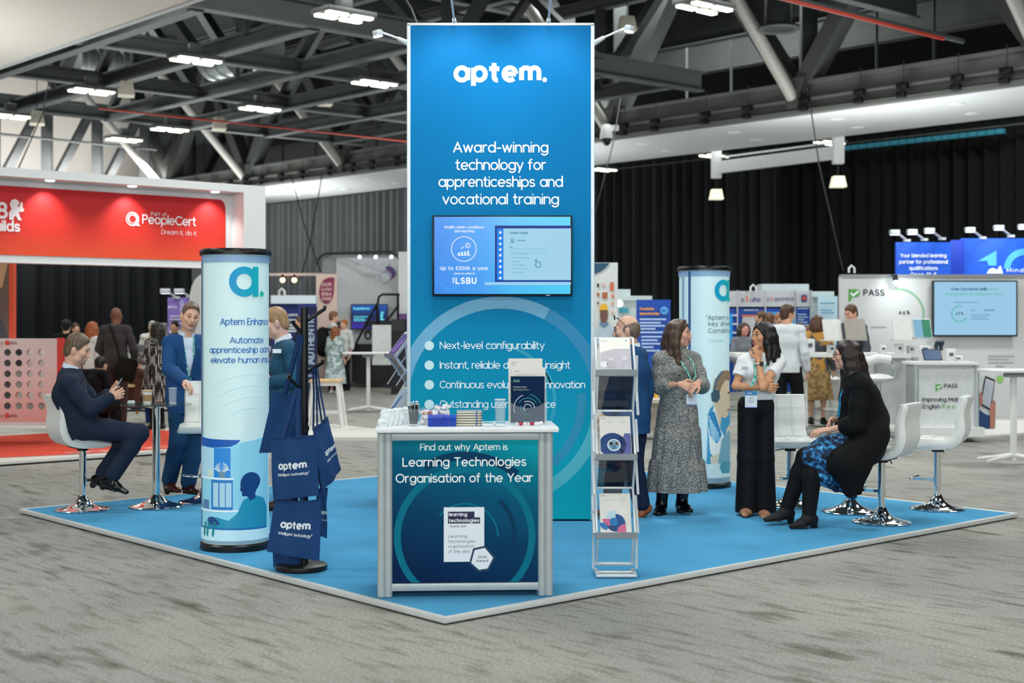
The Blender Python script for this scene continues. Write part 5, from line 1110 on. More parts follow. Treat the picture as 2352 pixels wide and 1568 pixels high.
    def headsdf(s, sd, fem=False, smile=0):
        q = s.k; M = s.M(); hp = s.hp; e = lambda c, r, k=.02, op='+': sd.ell(c, tuple(v * q for v in r), M, k * q, op)
        e(hp(0, -.012, .03), (.074, .094, .088), .03); e(hp(0, .03, -.035), (.058, .06, .078) if not fem else (.055, .058, .074), .035); e(hp(0, .07, -.094), (.024, .02, .02) if not fem else (.02, .018, .018), .03)
        for sg in (-1, 1):
            e(hp(sg * .04, .062, -.018), (.026, .024, .024), .025); e(hp(sg * .046, .022, -.07), (.02, .03, .026), .03)
            sd.cone(hp(sg * .012, .09, .024), hp(sg * .044, .072, .026), .011 * q, .01 * q, .014 * q)
            e(hp(sg * .0755, -.012, -.012), (.009, .02, .032), .008); e(hp(sg * .082, -.018, .0), (.006, .016, .022), .008)
            e(hp(sg * .031, .098, .004), (.017, .014, .011), .012, '-')
            e(hp(sg * .011, .1 - .003 * fem, -.034), (.009 - .002 * fem, .01, .007), .008)
        sd.cone(hp(0, .09, .014), hp(0, .107 if fem else .112, -.026), .009 * q, (.0095 if fem else .012) * q, .012 * q)
        e(hp(0, .086, -.06), (.026, .013 - .003 * fem, .014), .015)
        sd.cone(hp(0, -.02, -.05), s.J['neck'] + Vector((0, 0, -.01)), (.052 if fem else .058) * q, (.055 if fem else .066) * q, .035 * q)
        return sd
    def hand(s, side, d, n, lat=None, curl=(.5, .5), spread=.2, thumb=.6, point=None):
        """d = finger direction, n = direction the palm faces; curl = bend at the two finger joints"""
        sd, q = s.sd, s.k * 1.0; W = s.J['w' + side]; d = Vector(d).normalized(); n = Vector(n); n = (n - d * n.dot(d)).normalized(); l = d.cross(n)
        if lat is not None and l.dot(Vector(lat)) < 0: l = -l                                # l points to the thumb side
        sd.tor(W + d * .015 * q, W + d * .075 * q, np.array((.028 * q, .017 * q)), np.array((.039 * q, .014 * q)), l, .012)
        for i in range(4):
            o = (1.5 - i) * .021 * q; b = W + d * (.086 - .004 * abs(i - 1)) * q + l * o; r = (.0092, .0095, .009, .0078)[i] * q; ln = (.042, .047, .043, .034)[i] * q
            c0, c1 = curl[0] * (1 + .12 * i), curl[1] * (1 + .1 * i); dl = l * (1.5 - i) * spread * .25
            d0 = (d * math.cos(c0) + n * math.sin(c0) + dl).normalized(); d1 = (d * math.cos(c0 + c1) + n * math.sin(c0 + c1) + dl * .5).normalized(); d2 = (d * math.cos(c0 + c1 * 1.7) + n * math.sin(c0 + c1 * 1.7)).normalized()
            p1 = b + d0 * ln; p2 = p1 + d1 * ln * .68; p3 = p2 + d2 * ln * .5
            sd.chain([b - d * .012 * q, b, p1, p2, p3], [r * 1.05, r * 1.05, r, r * .92, r * .8], .004)
        t0 = W + d * .03 * q + l * .026 * q; t1 = t0 + (l * .75 + d * .55 + n * .35 * thumb).normalized() * .036 * q; t2 = t1 + (l * .2 + d * .9 + n * .7 * thumb).normalized() * .032 * q; t3 = t2 + (d * .9 + n * .8 * thumb - l * .1).normalized() * .024 * q
        sd.chain([t0, t1, t2, t3], [.014 * q, .011 * q, .01 * q, .0085 * q], .006)
        s.hands[side] = (W, d, n, l)
    def body(s, fem=False, thin=.0, cover=True, bust=0):
        sd, J, q = s.sd, s.J, s.k; i = -.012 if cover else 0
        s.torso(sd, i, k=.05); s.headsdf(sd, fem)
        for a in 'RL':
            r = (.045, .036, .026) if fem else (.05, .041, .03)
            s.arm(sd, a, 0 if not cover else -.004, 2.0, .02, r)
            s.leg(sd, a, i, 2.0); sd.chain([J['a' + a], J['a' + a].lerp(J['t' + a], .5)], [.03 * q, .02 * q], .02)
            if a not in s.hands: dd = (J['w' + a] - J['e' + a]).normalized(); sg = 1 if a == 'R' else -1; s.hand(a, dd, s.r * -sg + s.f * .2, s.f, (.25, .35))
        o = sdf_obj(s.name, sd, s.vx, s.skin, None, s.base); o.location = s.base; s.o = o; tag(o, s.lab, 'person', s.group); return o
    def part(s, name, sd, m, h=None, label=None):
        o = sdf_obj(name, sd, h or s.vx, m, s.o, s.base)
        if label: o['label'] = label
        return o
    def mb(s, name, mb, m, smooth=True): 
        mb.v = [tuple(Vector(v) - s.base) for v in mb.v]; return mb.build(name, m, s.o, smooth=smooth)
    def face(s, iris='4a3626', brow='3a2a20', lip='a8625a', mouth='closed'):
        q = s.k; M3 = Matrix(s.M()).transposed()
        for sg in (-1, 1):
            s.mb('eye', MB().ball(s.hp(sg * .031, .0815, .004), tuple(v * q for v in (.0135, .0112, .0068)), 14, M3), mat('eye_white', 'e9e4de', .25, var=0))
            s.mb('iris', MB().ball(s.hp(sg * .031, .0885, .0045), tuple(v * q for v in (.0074, .0056, .0066)), 12, M3), mat('iris_' + iris, iris, .2, var=0))
            s.mb('eyelid', MB().tube([s.hp(sg * (.031 + a), .0885 - abs(a) * .35 - a * .1, .0115 - abs(a) * .25) for a in (-.014, -.007, 0, .007, .014)], .0034 * q, 6), mat('lid_' + brow, brow, .5, var=0))
            s.mb('eyebrow', MB().tube([s.hp(sg * x, y, z) for x, y, z in ((.012, .0965, .031), (.026, .0945, .036), (.04, .0835, .035), (.05, .069, .029))], [.003 * q, .0038 * q, .0032 * q, .002 * q], 6), hairm(brow))
        if mouth == 'closed':
            s.mb('lips', MB().tube([s.hp(x, y, z) for x, y, z in ((-.023, .087, -.058), (-.012, .0955, -.0575), (0, .098, -.059), (.012, .0955, -.0575), (.023, .087, -.058))], [.002 * q, .0042 * q, .0045 * q, .0042 * q, .002 * q], 8), mat('lip_' + lip, lip, .4, var=0))
        else:
            w_ = 1.2 if mouth == 'smile' else .72; cz_ = .006 if mouth == 'smile' else .0
            up = [(-.031 * w_, .0885, -.056 + cz_), (-.016 * w_, .1, -.0565), (0, .1035, -.0575), (.016 * w_, .1, -.0565), (.031 * w_, .0885, -.056 + cz_)]; lo_ = [(.02 * w_, .0965, -.068), (.008 * w_, .0995, -.0735), (-.008 * w_, .0995, -.0735), (-.02 * w_, .0965, -.068)]
            s.mb('lips', MB().tube([s.hp(*p) for p in up + lo_], .0034 * q, 6, closed=True), mat('lip_' + lip, lip, .4, var=0))
            s.mb('teeth', MB().ball(s.hp(0, .0895, -.0608), tuple(v * q for v in (.0235 * w_, .0125, .0055)), 14, M3), mat('teeth_white', 'e6e0d6', .3, var=0))
            s.mb('mouth', MB().ball(s.hp(0, .0885, -.0665), tuple(v * q for v in (.021 * w_, .0122, .0075)), 12, M3), mat('mouth_dark', '5a2422', .5, var=0))
    def hair_short(s, hexc, top=.012, recede=0.0, side=.008, thin_top=False):
        q = s.k; sd = Sdf(); M = s.M(); e = lambda c, r, k=.02, op='+': sd.ell(c, tuple(v * q for v in r), M, k, op)
        if not thin_top: e(s.hp(0, -.012, .032 + top * .5), (.074 + side, .096 + side, .088 + top), .02)
        else: e(s.hp(0, -.022, .01), (.0745 + side, .09 + side, .086), .02)
        e(s.hp(0, -.05, -.022), (.0655 + side * .25, .0575 + side * .4, .068), .02); e(s.hp(0, .035, .088), (.05, .045, .022 + top * .6), .02) if not thin_top else None
        e(s.hp(0, .106, -.02 + recede * .9), (.13, .079, .1), .008, '-'); sd.plane(s.hp(0, -.06, -.07), s.hf * .55 - s.hu * .8)
        if thin_top: sd.plane(s.hp(0, 0, .07), s.hu + s.hf * .45)
        s.part('hair', sd, hairm(hexc), max(.005, s.vx * .8) if s.vx < .01 else s.vx)
    def hair_long(s, hexc, length=.34, front=True, vol=.014, parts=7, back=True, wave=.008, seed=1, drift=0.0):
        q = s.k; sd = Sdf(); M = s.M(); rg = random.Random(seed); e = lambda c, r, k=.02, op='+': sd.ell(c, tuple(v * q for v in r), M, k, op)
        e(s.hp(0, -.014, .036), (.078 + vol * .4, .1 + vol * .4, .092 + vol * .3), .02)
        e(s.hp(0, .09, -.028), (.066, .098, .1), .012, '-')
        dn = Vector((0, 0, -1))
        for i in range(parts):
            a = -1 + 2 * i / (parts - 1)                                     # around the back from side to side
            ang = a * 1.75; bx, by = math.sin(ang) * .082, -math.cos(ang) * .092
            p = [s.hp(bx * .8, by * .8 - .01, .06), s.hp(bx * 1.06, by * 1.03 - .012, -.01)]
            L = length * (1 - .12 * abs(a)) * rg.uniform(.92, 1.05); sp = 1.12
            for j in range(1, 5):
                t = j / 4; p.append(s.hp(bx * sp, by * sp - .012, -.01) + (dn * L * t) * q + (s.hr * (wave * math.sin(4 * t + i)) + s.hf * (wave * math.cos(5 * t + 2 * i) + ((.012 if abs(a) > .8 and front else -.012) - drift) * t)) * q)
            sd.chain(p, [.034 * q, .036 * q, .036 * q, .034 * q, .028 * q, .013 * q], .018)
        if front:
            for sg in (-1, 1):
                p = [s.hp(sg * .03, .045, .112), s.hp(sg * .072, .022, .06), s.hp(sg * .084, -.008, -.03)]
                b = p[-1]
                for j in range(1, 4): p.append(b + dn * (length * .92 * j / 3) * q + (s.hr * sg * .012 * j + s.hf * (.014 * j)) * q)
                sd.chain(p, [.014 * q, .018 * q, .022 * q, .024 * q, .022 * q, .010 * q], .015)
        s.part('hair', sd, hairm(hexc), max(.006, s.vx * .9) if s.vx < .01 else s.vx)
    def shoe(s, side, hexc, heel=.0, boot=0.0, rough=.3, sole='15110f', fat=1.0):
        J, q = s.J, s.k; a, t = J['a' + side], J['t' + side] + Vector((0, 0, .05)) * s.k; d = (t - a); d = Vector((d.x, d.y, d.z)).normalized(); fl = (t - a).length
        dn = -Vector((0, 0, 1)) if abs(d.z) < .75 else -s.f; x = d.cross(dn).normalized(); dn = d.cross(x) * (1 if d.cross(x).dot(dn) > 0 else -1)
        ank = a; hl = a + dn * (.042 - heel * .3) * q - d * .035 * q; ball = a + d * fl * .62 + dn * .047 * q; toe = a + d * (fl + .045 * q) + dn * .054 * q
        m = mat('shoe_' + hexc, hexc, rough, var=.05); sd = Sdf()
        sd.cone(ank + dn * .005, hl, .042 * q * fat, .034 * q * fat, .02).tor(hl, ball, np.array((.035 * q * fat, .032 * q)), np.array((.044 * q * fat, .028 * q)), x, .03).tor(ball, toe, np.array((.044 * q * fat, .027 * q)), np.array((.028 * q * fat, .016 * q)), x, .025).cone(ank, ball - dn * .006, .036 * q, .026 * q, .03)
        if boot: up = (J['k' + side] - a).normalized(); sd.cone(ank, ank + up * boot, .046 * q * fat, .055 * q * fat, .02); sd.plane(ank + up * (boot + .0), up)
        sd.plane(hl + dn * .034 * q, dn); sh = s.part('shoe', sd, m, max(.006, s.vx))
        so = Sdf(); so.tor(hl + dn * .03 * q, ball + dn * .024 * q, np.array((.036 * q * fat, .012)), np.array((.046 * q * fat, .010)), x, .02).tor(ball + dn * .024 * q, toe + dn * .012 * q, np.array((.046 * q * fat, .010)), np.array((.03 * q * fat, .009)), x, .02)
        if heel: so.cone(hl + dn * .04 * q, hl + dn * (.045 + heel) * q, .03 * q * fat, .026 * q * fat, .012)
        ss = s.part('shoe_sole', so, mat('sole_' + sole, sole, .5, var=0), max(.006, s.vx)); return sh
    def trousers(s, m, off=.012, r=(.088, .066, .06), waist=True, to=1.93):
        sd = Sdf(); J, q = s.J, s.k; px = (J['hR'] - J['hL']).normalized(); b = s.b
        sd.tor(J['pelvis'] + (J['pelvis'] - J['waist']) * .1, J['pelvis'].lerp(J['waist'], .55), np.array((.16 * b * q + off, .114 * b * q + off)), np.array((.145 * b * q + off, .104 * b * q + off)), px, .04)
        for a in 'RL': s.leg(sd, a, off, to, .03, r)
        return s.part('trousers', sd, m)
    def jacket(s, m, off=.02, hem=.14, to=1.93, r=(.06, .052, .045), open_=0.0, flare=.0, name='jacket', belly=0, neck_cut=True, bust=0):
        sd = Sdf(); s.torso(sd, off, hem, flare, .05, bust, belly)
        sl = Sdf()
        for a in 'RL': s.arm(sl, a, off * .35, to, .02, r)
        x = s.tx(); J, q = s.J, s.k
        body = Sdf(); body.p = [p for p in sd.p]
        if neck_cut: body.tor(s.J['neck'] + (s.hp(0, -.02, -.05) - s.J['neck']) * .2 + Vector((0, 0, -.0)) , s.hp(0, -.02, -.02), np.array((.058 * q, .058 * q)), np.array((.075 * q, .075 * q)), x, .01, '-')
        if open_:
            fr = s.f; top = J['neck'] + fr * .1 * q; bot = J['waist'] + fr * (.15 + belly) * q
            body.tor(bot, top, np.array((.012, .05)), np.array((open_, .09)), x, .012, '-')
        pl = [p for p in body.p if p[0] == 'p']; body.p = [p for p in body.p if p[0] != 'p'] ; main = body.p
        # hem plane must not clip the sleeves: body and sleeves are cut apart, then read as one garment
        b2 = Sdf(); b2.p = main + pl
        o = s.part(name, b2, m); 
        for a in 'RL':
            q2 = Sdf(); s.arm(q2, a, off * .35, to, .02, r); s.part('sleeve', q2, m)
        return o
    def collar(s, m, r=.066, hgt=.05, front_open=True, tilt=.3, name='shirt_collar'):
        q = s.k; c = s.J['neck'].lerp(s.hp(0, -.02, -.05), .3); ax = (s.hp(0, -.02, -.05) - s.J['neck']).normalized(); f = (s.hf - ax * s.hf.dot(ax)).normalized(); x = f.cross(ax)
        vs = []; n = 28
        for i in range(n + 1):
            t = R(-155 + 310 * i / n) if front_open else R(360 * i / n)
            dirn = -f * math.cos(t) + x * math.sin(t); drop = .03 * (1 - math.cos(t)) * .5
            for (rr_, hh) in ((r, -.018 - drop * tilt), (r + .004, hgt * .55 - drop), (r + .011, -.006 - drop * 1.4)): vs.append(c + dirn * rr_ * q + ax * (hh * q))
        mb = MB().add(vs, [(3 * i + k, 3 * i + 3 + k, 3 * i + 4 + k, 3 * i + 1 + k) for i in range(n) for k in range(2)])
        return s.mb(name, mb, m)
    def ribbon(s, name, pts, wd, m, nrm=None):
        vs = []; P = [Vector(p) for p in pts]
        for i, p in enumerate(P):
            t = (P[min(i + 1, len(P) - 1)] - P[max(i - 1, 0)]).normalized(); x = t.cross(Vector(nrm or s.f)).normalized(); n = x.cross(t)
            vs += [p - x * wd / 2, p + x * wd / 2, p + x * wd / 2 - n * .002, p - x * wd / 2 - n * .002]
        return s.mb(name, MB().add(vs, [(4 * i + k, 4 * i + (k + 1) % 4, 4 * i + 4 + (k + 1) % 4, 4 * i + 4 + k) for i in range(len(P) - 1) for k in range(4)]), m, False)
LANY = speckle_mat('lanyard_teal', ['0e8f86', '0e8f86', 'd4ece8', '17a094'], 60, lo=.4, hi=.62)
def badge(per, c, xdir, w_=.085, h_=.125, nrm=None):
    """name badge card in its holder, hung on the lanyard (a child of the wearer)"""
    c = Vector(c); x = Vector(xdir).normalized(); up = Vector((0, 0, 1)); n = x.cross(up).normalized(); n = n if n.dot(per.f) > 0 else -n
    def mp_(k): return lambda a, b: c + x * a + up * b + n * k
    def put(name, mb, m): mb.v = [tuple(Vector(v) - per.base) for v in mb.v]; mb.build(name, m, per.o, smooth=False, fix=False)
    M3 = Matrix((x, n, up)).transposed(); put('badge', MB().box(c, (w_, .003, h_), M=M3), mat('badge_card', 'd6dde6', .4, var=0))
    put('badge_header', rect(-w_ / 2, h_ * .24, w_ / 2, h_ / 2, mp_(.0025)), grad_mat('badge_header_ink', [(0, '3a48b0'), (1, '1aa0b4')], 0, -.3, .3)); put('badge_footer', rect(-w_ / 2, -h_ / 2, w_ / 2, -h_ * .45, mp_(.0025)), mat('badge_blue', '4a66c0', .4, var=0))
    for y, wd in ((.1, .4), (.03, .3), (-.08, .55), (-.16, .5)): put('badge_print', rect(-w_ * wd / 2, h_ * y - .0015, w_ * wd / 2, h_ * y + .0015, mp_(.0025)), mat('badge_grey', '8a93a0', .5, var=0))
    return mp_
# ================================================================ the people on and around the stand
NAVYS = cloth('1b2638'); BLUES = cloth('1f4a7c'); TEALS = cloth('24506a'); SHIRT = cloth('c6d3e6', .7)
def plane_pt(px, py, d): return at(px, py, d)
# --- seated man with the phone
d = 11.94; S = lambda px, py, dd=0.0: at(px, py, d + dd)
p = Person('person', 'seated man in a navy suit looking down at his phone on a white bar stool', (s1.x, s1.y, ZP), (.93, .36), 1.78, voxel=.006, skinc='d2a48c', head_dir=(.93, .12, -.26), head_up=(.25, .0, 1),
           head=S(177, 803), neck=S(163, 853), chest=S(160, 905, .02), waist=S(174, 942, .03), pelvis=S(190, 976, .03), sR=S(158, 880, -.18), sL=S(176, 876, .2), eR=S(208, 940, -.2), eL=S(222, 932, .16), wR=S(252, 913, -.09), wL=S(247, 905, .07),
           hR=S(200, 983, -.07), hL=S(202, 983, .11), kR=S(321, 994, -.06), kL=S(300, 998, .17), aR=S(254, 1098, -.04), aL=S(232, 1094, .12), tR=S(286, 1125, -.05), tL=S(262, 1120, .12))
p.hand('R', (.85, .35, .3), (-.1, 1, .15), (.2, 0, 1), (.5, .9), thumb=.5); p.hand('L', (.8, -.35, .35), (.0, -.7, .75), (.2, 0, 1), (.3, .6), thumb=.5)
p.body(); p.face('3c3026', '4a3a2c', 'a86a5c'); p.hair_short('5e4c3c', .02, .006, .005)
M_ = p.jacket(NAVYS, .022, .09, 1.92, (.062, .054, .046)); p.trousers(NAVYS, .012, (.086, .062, .056), to=1.9); p.collar(SHIRT, .066, .06)
sd = Sdf(); sd.tor(p.J['neck'] - Vector((0, 0, .14)), p.J['neck'] + Vector((0, 0, .0)), np.array((.09, .075)), np.array((.06, .06)), p.tx(), .02); p.part('shirt', sd, SHIRT)
p.ribbon('tie', [p.J['neck'] + p.f * .075 + Vector((0, 0, -.03)), p.J['neck'] + p.f * .12 + Vector((0, 0, -.12)), p.J['chest'] + p.f * .15], .05, cloth('b49aa4'))
bd = Sdf(); bd.ell(p.hp(0, .03, -.036), tuple(v * p.k for v in (.0605, .0635, .0805)), p.M(), .02).ell(p.hp(0, .07, -.094), tuple(v * p.k for v in (.027, .023, .023)), p.M(), .03).plane(p.hp(0, .05, -.048), p.hu + p.hf * .15); bd.plane(p.hp(0, .012, 0), -p.hf); p.part('beard', bd, mat('stubble', 'a48470', .7, var=.25, scale=160), .005)
p.shoe('R', '0c0b0c', .012, .0, .16); p.shoe('L', '0c0b0c', .012, .0, .16)
ph = S(271, 886, -.02); t = thing('smartphone', 'dark smartphone in the seated man\'s hands', 'phone', ph, 0); M3 = Matrix(((.45, .2, .87), (-.35, .93, 0), (-.8, -.3, .5))).transposed()
MB().box((0, 0, 0), (.15, .072, .009), M=M3).build('phone_body', BLKPL, t, bevel=.003); MB().box(M3 @ Vector((0, 0, .0052)), (.14, .064, .001), M=M3).build('phone_screen', mat('phone_glow', '7a9cc0', .2, emit=.25, var=0), t)
# --- smiling man behind the stool
d = 13.35; p = Person('person', 'smiling man in a blue suit, hand resting on a stool back', ground(430, 1131, ZP), (.5, -.87), 1.86, voxel=.006, skinc='dcab92', head_dir=(.42, -.9, -.16), head_up=(.12, .1, 1),
           head=S(437, 727), neck=S(428, 775, .03), chest=S(424, 832, .03), waist=S(426, 880, .03), pelvis=S(430, 915, .04), sR=S(391, 788, .0), sL=S(466, 788, .1), eR=S(388, 848, -.2), eL=S(490, 850, .1), wR=S(424, 876, -.46), wL=S(478, 900, -.05),
           hR=S(414, 925, .02), hL=S(446, 925, .08), kR=S(409, 1015, -.05), kL=S(447, 1020, .05), aR=S(388, 1106, .1), aL=S(432, 1112, .0), tR=S(406, 1124, -.05), tL=S(452, 1129, -.13))
p.hand('R', (.75, -.55, -.3), (-.1, .1, -1), (.4, -1, 0), (.55, .5)); p.body(); p.face('4a3a2c', '5a4434', 'b4685e', 'smile'); p.hair_short('6e5848', .014, .022, .003)
p.jacket(BLUES, .022, .13, 1.9, (.062, .054, .046), open_=.06); p.trousers(cloth('1c4468'), .012, (.09, .066, .06)); p.collar(SHIRT, .068, .06)
sd = Sdf(); p.torso(sd, .008); p.part('shirt', sd, SHIRT)
J = p.J; f = p.f
for a_ in (-1, 1): p.ribbon('lapel', [J['neck'] + p.tx() * a_ * .065 + f * .02 + Vector((0, 0, .0)), J['chest'].lerp(J['neck'], .55) + p.tx() * a_ * .09 + f * .135, J['chest'] + p.tx() * a_ * .055 + f * .155, J['waist'] + p.tx() * a_ * .02 + f * .152 + Vector((0, 0, .06))], .05, cloth('1a4270'))
p.ribbon('lanyard', [J['neck'] + p.tx() * -.05 + f * .075, J['chest'] + p.tx() * -.045 + f * .148, J['waist'] + f * .15 + Vector((0, 0, .04))], .018, LANY); p.ribbon('lanyard', [J['neck'] + p.tx() * .05 + f * .075, J['chest'] + p.tx() * .03 + f * .15, J['waist'] + f * .151 + Vector((0, 0, .04))], .018, LANY)
p.shoe('R', '4a2018', .012, 0, .18); p.shoe('L', '2c1614', .012, 0, .18)
# --- man with a badge beside the column
d = 12.3; p = Person('person', 'fair haired man in a teal blue suit seen between column and tote bags', ground(660, 1166, ZP), (-.98, -.18), 1.85, voxel=.006, skinc='dcb0a0', head_dir=(-.93, -.1, -.26), head_up=(-.2, 0, 1),
           head=S(634, 742), neck=S(652, 790), chest=S(656, 845, .02), waist=S(652, 900, .02), pelvis=S(654, 935, .02), sL=S(668, 806, -.19), sR=S(654, 806, .2), eL=S(683, 872, -.24), eR=S(662, 872, .24), wL=S(628, 876, -.13), wR=S(618, 876, .12))
p.body(); p.face('4a5a66', 'a8825c', 'b07468'); p.hair_short('a5835e', .014, .006, .004)
p.jacket(TEALS, .022, .16, 1.94, (.064, .056, .047), open_=.05); p.trousers(cloth('1f4358')); p.collar(cloth('dfe6ee', .7), .07, .065); sd = Sdf(); p.torso(sd, .008); p.part('shirt', sd, cloth('dfe6ee', .7))
J = p.J; p.ribbon('tie', [J['neck'] + p.f * .08 + Vector((0, 0, -.02)), J['chest'] + p.f * .15, J['waist'] + p.f * .15], .06, speckle_mat('striped_tie', ['2c2630', 'd8cfc8', '6a4a3c'], 30)); p.ribbon('lanyard', [J['neck'] + p.tx() * -.06 + p.f * .05 + Vector((0, 0, .02)), J['chest'] + p.tx() * -.06 + p.f * .15, J['waist'] + p.f * .155], .018, LANY)
p.mb('name_tag', MB().box(at(636, 806, d - .23), (.075, .006, .035)), WPRINT); p.shoe('R', '1c1614'); p.shoe('L', '1c1614')
# --- man in a blue suit behind the brochure rack
d = 11.65; p = Person('person', 'balding man in a blue suit walking off behind the brochure rack', ground(1447, 1190, ZP), (-.86, .5), 1.78, voxel=.006, skinc='d8ab94', head_dir=(-.95, .16, -.12), build=1.08,
           head=S(1439, 758), neck=S(1449, 805, .0), chest=S(1449, 850), waist=S(1449, 910), pelvis=S(1449, 950), sL=S(1428, 818, -.16), sR=S(1466, 818, .16), eL=S(1413, 890, -.18), eR=S(1485, 885, .18), wL=S(1396, 945, -.22), wR=S(1478, 945, .14),
           hL=S(1436, 960, -.08), hR=S(1458, 960, .08), kL=S(1418, 1065, -.1), kR=S(1455, 1070, .06), aL=S(1402, 1160, -.02), aR=S(1474, 1162, .06), tL=S(1378, 1176, .0), tR=S(1458, 1187, .04))
p.body(); p.face(); p.hair_short('6e5d50', .004, .055, .004, thin_top=True); p.jacket(cloth('1c4674'), .022, .16, 1.93, (.064, .056, .047)); p.trousers(cloth('15233c')); p.collar(cloth('d8dfe8', .7), .072, .05)
p.shoe('R', '9a5226', .0, 0, .25, '3a3230'); p.shoe('L', '9a5226', .0, 0, .25, '3a3230')
p.mb('glasses', MB().tube([p.hp(-.078, -.02, .01), p.hp(-.082, .02, .07), p.hp(-.06, .07, .112)], .0025, 6).tube([p.hp(.078, -.02, .01), p.hp(.082, .02, .07), p.hp(.06, .07, .112)], .0025, 6).tube([p.hp(-.03 + .028 * math.cos(R(a)), .085 + .0 * a, .115 + .018 * math.sin(R(a))) for a in range(0, 360, 30)], .0022, 5, True).tube([p.hp(.03 + .028 * math.cos(R(a)), .085, .115 + .018 * math.sin(R(a))) for a in range(0, 360, 30)], .0022, 5, True), BLKPL)
# --- woman in the long dress
DRESS = speckle_mat('speckled_dress', ['1c1e22', '3a3d40', 'a0a29d', 'c6c6c0'], 190, lo=.40, hi=.62, detail=3)
d = 11.9; p = Person('person', 'long haired woman in a speckled grey midi dress with clasped hands', ground(1545, 1179, ZP), (.55, -.83), 1.70, voxel=.0055, skinc='d3a088', head_dir=(.95, -.38, -.02), head_up=(0, 0, 1), build=.9,
           head=S(1560, 766), neck=S(1553, 808, .02), chest=S(1553, 850, .02), waist=S(1557, 905, .02), pelvis=S(1557, 940, .02), sR=S(1517, 826, -.06), sL=S(1592, 826, .1), eR=S(1516, 888, -.06), eL=S(1612, 886, .02), wR=S(1560, 882, -.26), wL=S(1605, 877, -.22),
           hR=S(1540, 945, 0), hL=S(1574, 945, .05), kR=S(1530, 1055, -.02), kL=S(1574, 1055, .02), aR=S(1519, 1158, .0), aL=S(1566, 1152, .04), tR=S(1513, 1176, -.1), tL=S(1580, 1169, -.06))
p.hand('R', (.95, -.2, -.28), (.2, .9, -.2), (0, -.2, 1), (.35, .4)); p.hand('L', (-.75, -.45, -.5), (.1, .6, -.7), (.2, -.6, .6), (.5, .6))
p.body(True); p.face('3a2c22', '3c2c22', 'b06a64', 'smile'); p.hair_long('4a382a', .36, True, .012, 8, True, .012, 4)
sd = Sdf(); p.torso(sd, .016, None, 0, .05, .9); 
sd.cone(p.J['neck'] - Vector((0, 0, .02)), p.hp(0, -.02, -.075), .068, .058, .02)
for a in 'RL':
    J = p.J; e_ = J['e' + a]; w2 = e_.lerp(J['w' + a], .42 if a == 'R' else .55); sd.chain([J['s' + a], J['s' + a].lerp(e_, .5), e_, w2], [.062, .068, .064, .046], .03)
p.part('dress_top', sd, DRESS)
rings = []; cx = lambda z: p.base + Vector((0, 0, z))
rg = random.Random(4)
def skirt(per, zs, m, seed, name, c0, n=96, pl=14):
    rg = random.Random(seed); ph = [rg.uniform(0, 6) for _ in range(5)]; rings = []
    for (z, rx, ry, amp, cxo) in zs:
        ring_ = []
        for i in range(n):
            t = 2 * math.pi * i / n; wv_ = amp * (math.sin(pl * t + ph[0]) + .6 * math.sin((pl + 5) * t + ph[1]) + .5 * math.sin(7 * t + ph[2]))
            ring_.append(Vector((c0.x + cxo + (rx + wv_) * math.cos(t), c0.y + (ry + wv_) * math.sin(t), z)))
        rings.append(ring_)
    return per.mb(name, MB().loft(rings, cap=False), m)
zf = lambda py, dd=11.92: EYE - (py - CY) * dd / FPX
c0 = at(1557, 900, 11.92); xo = lambda px: (px - 1557) * 11.92 / FPX
skirt(p, [(zf(900), .150, .115, 0, 0), (zf(915), .152, .118, .001, 0), (zf(940), .172, .13, .002, 0), (zf(982), .185, .145, .003, xo(1556))], DRESS, 1, 'skirt_tier', c0)
skirt(p, [(zf(980), .184, .146, .004, xo(1556)), (zf(984), .195, .155, .005, xo(1556)), (zf(1020), .205, .165, .006, xo(1555)), (zf(1056), .215, .175, .006, xo(1554))], DRESS, 2, 'skirt_tier', c0)
skirt(p, [(zf(1053), .214, .174, .006, xo(1554)), (zf(1058), .228, .186, .009, xo(1554)), (zf(1095), .243, .2, .011, xo(1554)), (zf(1127), .252, .205, .012, xo(1554)), (zf(1127), .244, .198, .012, xo(1554)), (zf(1095), .234, .19, .011, xo(1554))], DRESS, 3, 'skirt_tier', c0)
J = p.J; fr = p.f
bc = at(1588, 913, 11.92 - .2); 
for sg, dx in ((-1, 0), (1, .02)): p.ribbon('lanyard', [J['neck'] + p.tx() * sg * .065 + fr * .05 + Vector((0, 0, .01)), J['chest'].lerp(J['neck'], .4) + p.tx() * (sg * .055) + fr * .15, J['chest'] + p.tx() * (sg * .035) + fr * .185 + Vector((.02, 0, -.04)), bc + Vector((sg * .01, .0, .1))], .016, LANY)
badge(p, bc, (1, -.25, 0)); LEG = cloth('0e0f12', .6)
for a in 'RL': sd = Sdf(); sd.chain([J['k' + a], J['a' + a]], [.05, .04], .02); p.part('leg_covering', sd, LEG)
p.shoe('R', '0a0a0c', .03, .16, .18, '0a0a0b', 1.05); p.shoe('L', '0a0a0c', .03, .1, .18, '0a0a0b', 1.05)
p.mb('bracelet', MB().tube([J['wR'].lerp(J['eR'], .12) + Vector((0, math.cos(R(a)) * .03, math.sin(R(a)) * .03)) for a in range(0, 360, 24)], .003, 5, True), cloth('5a2a30'))
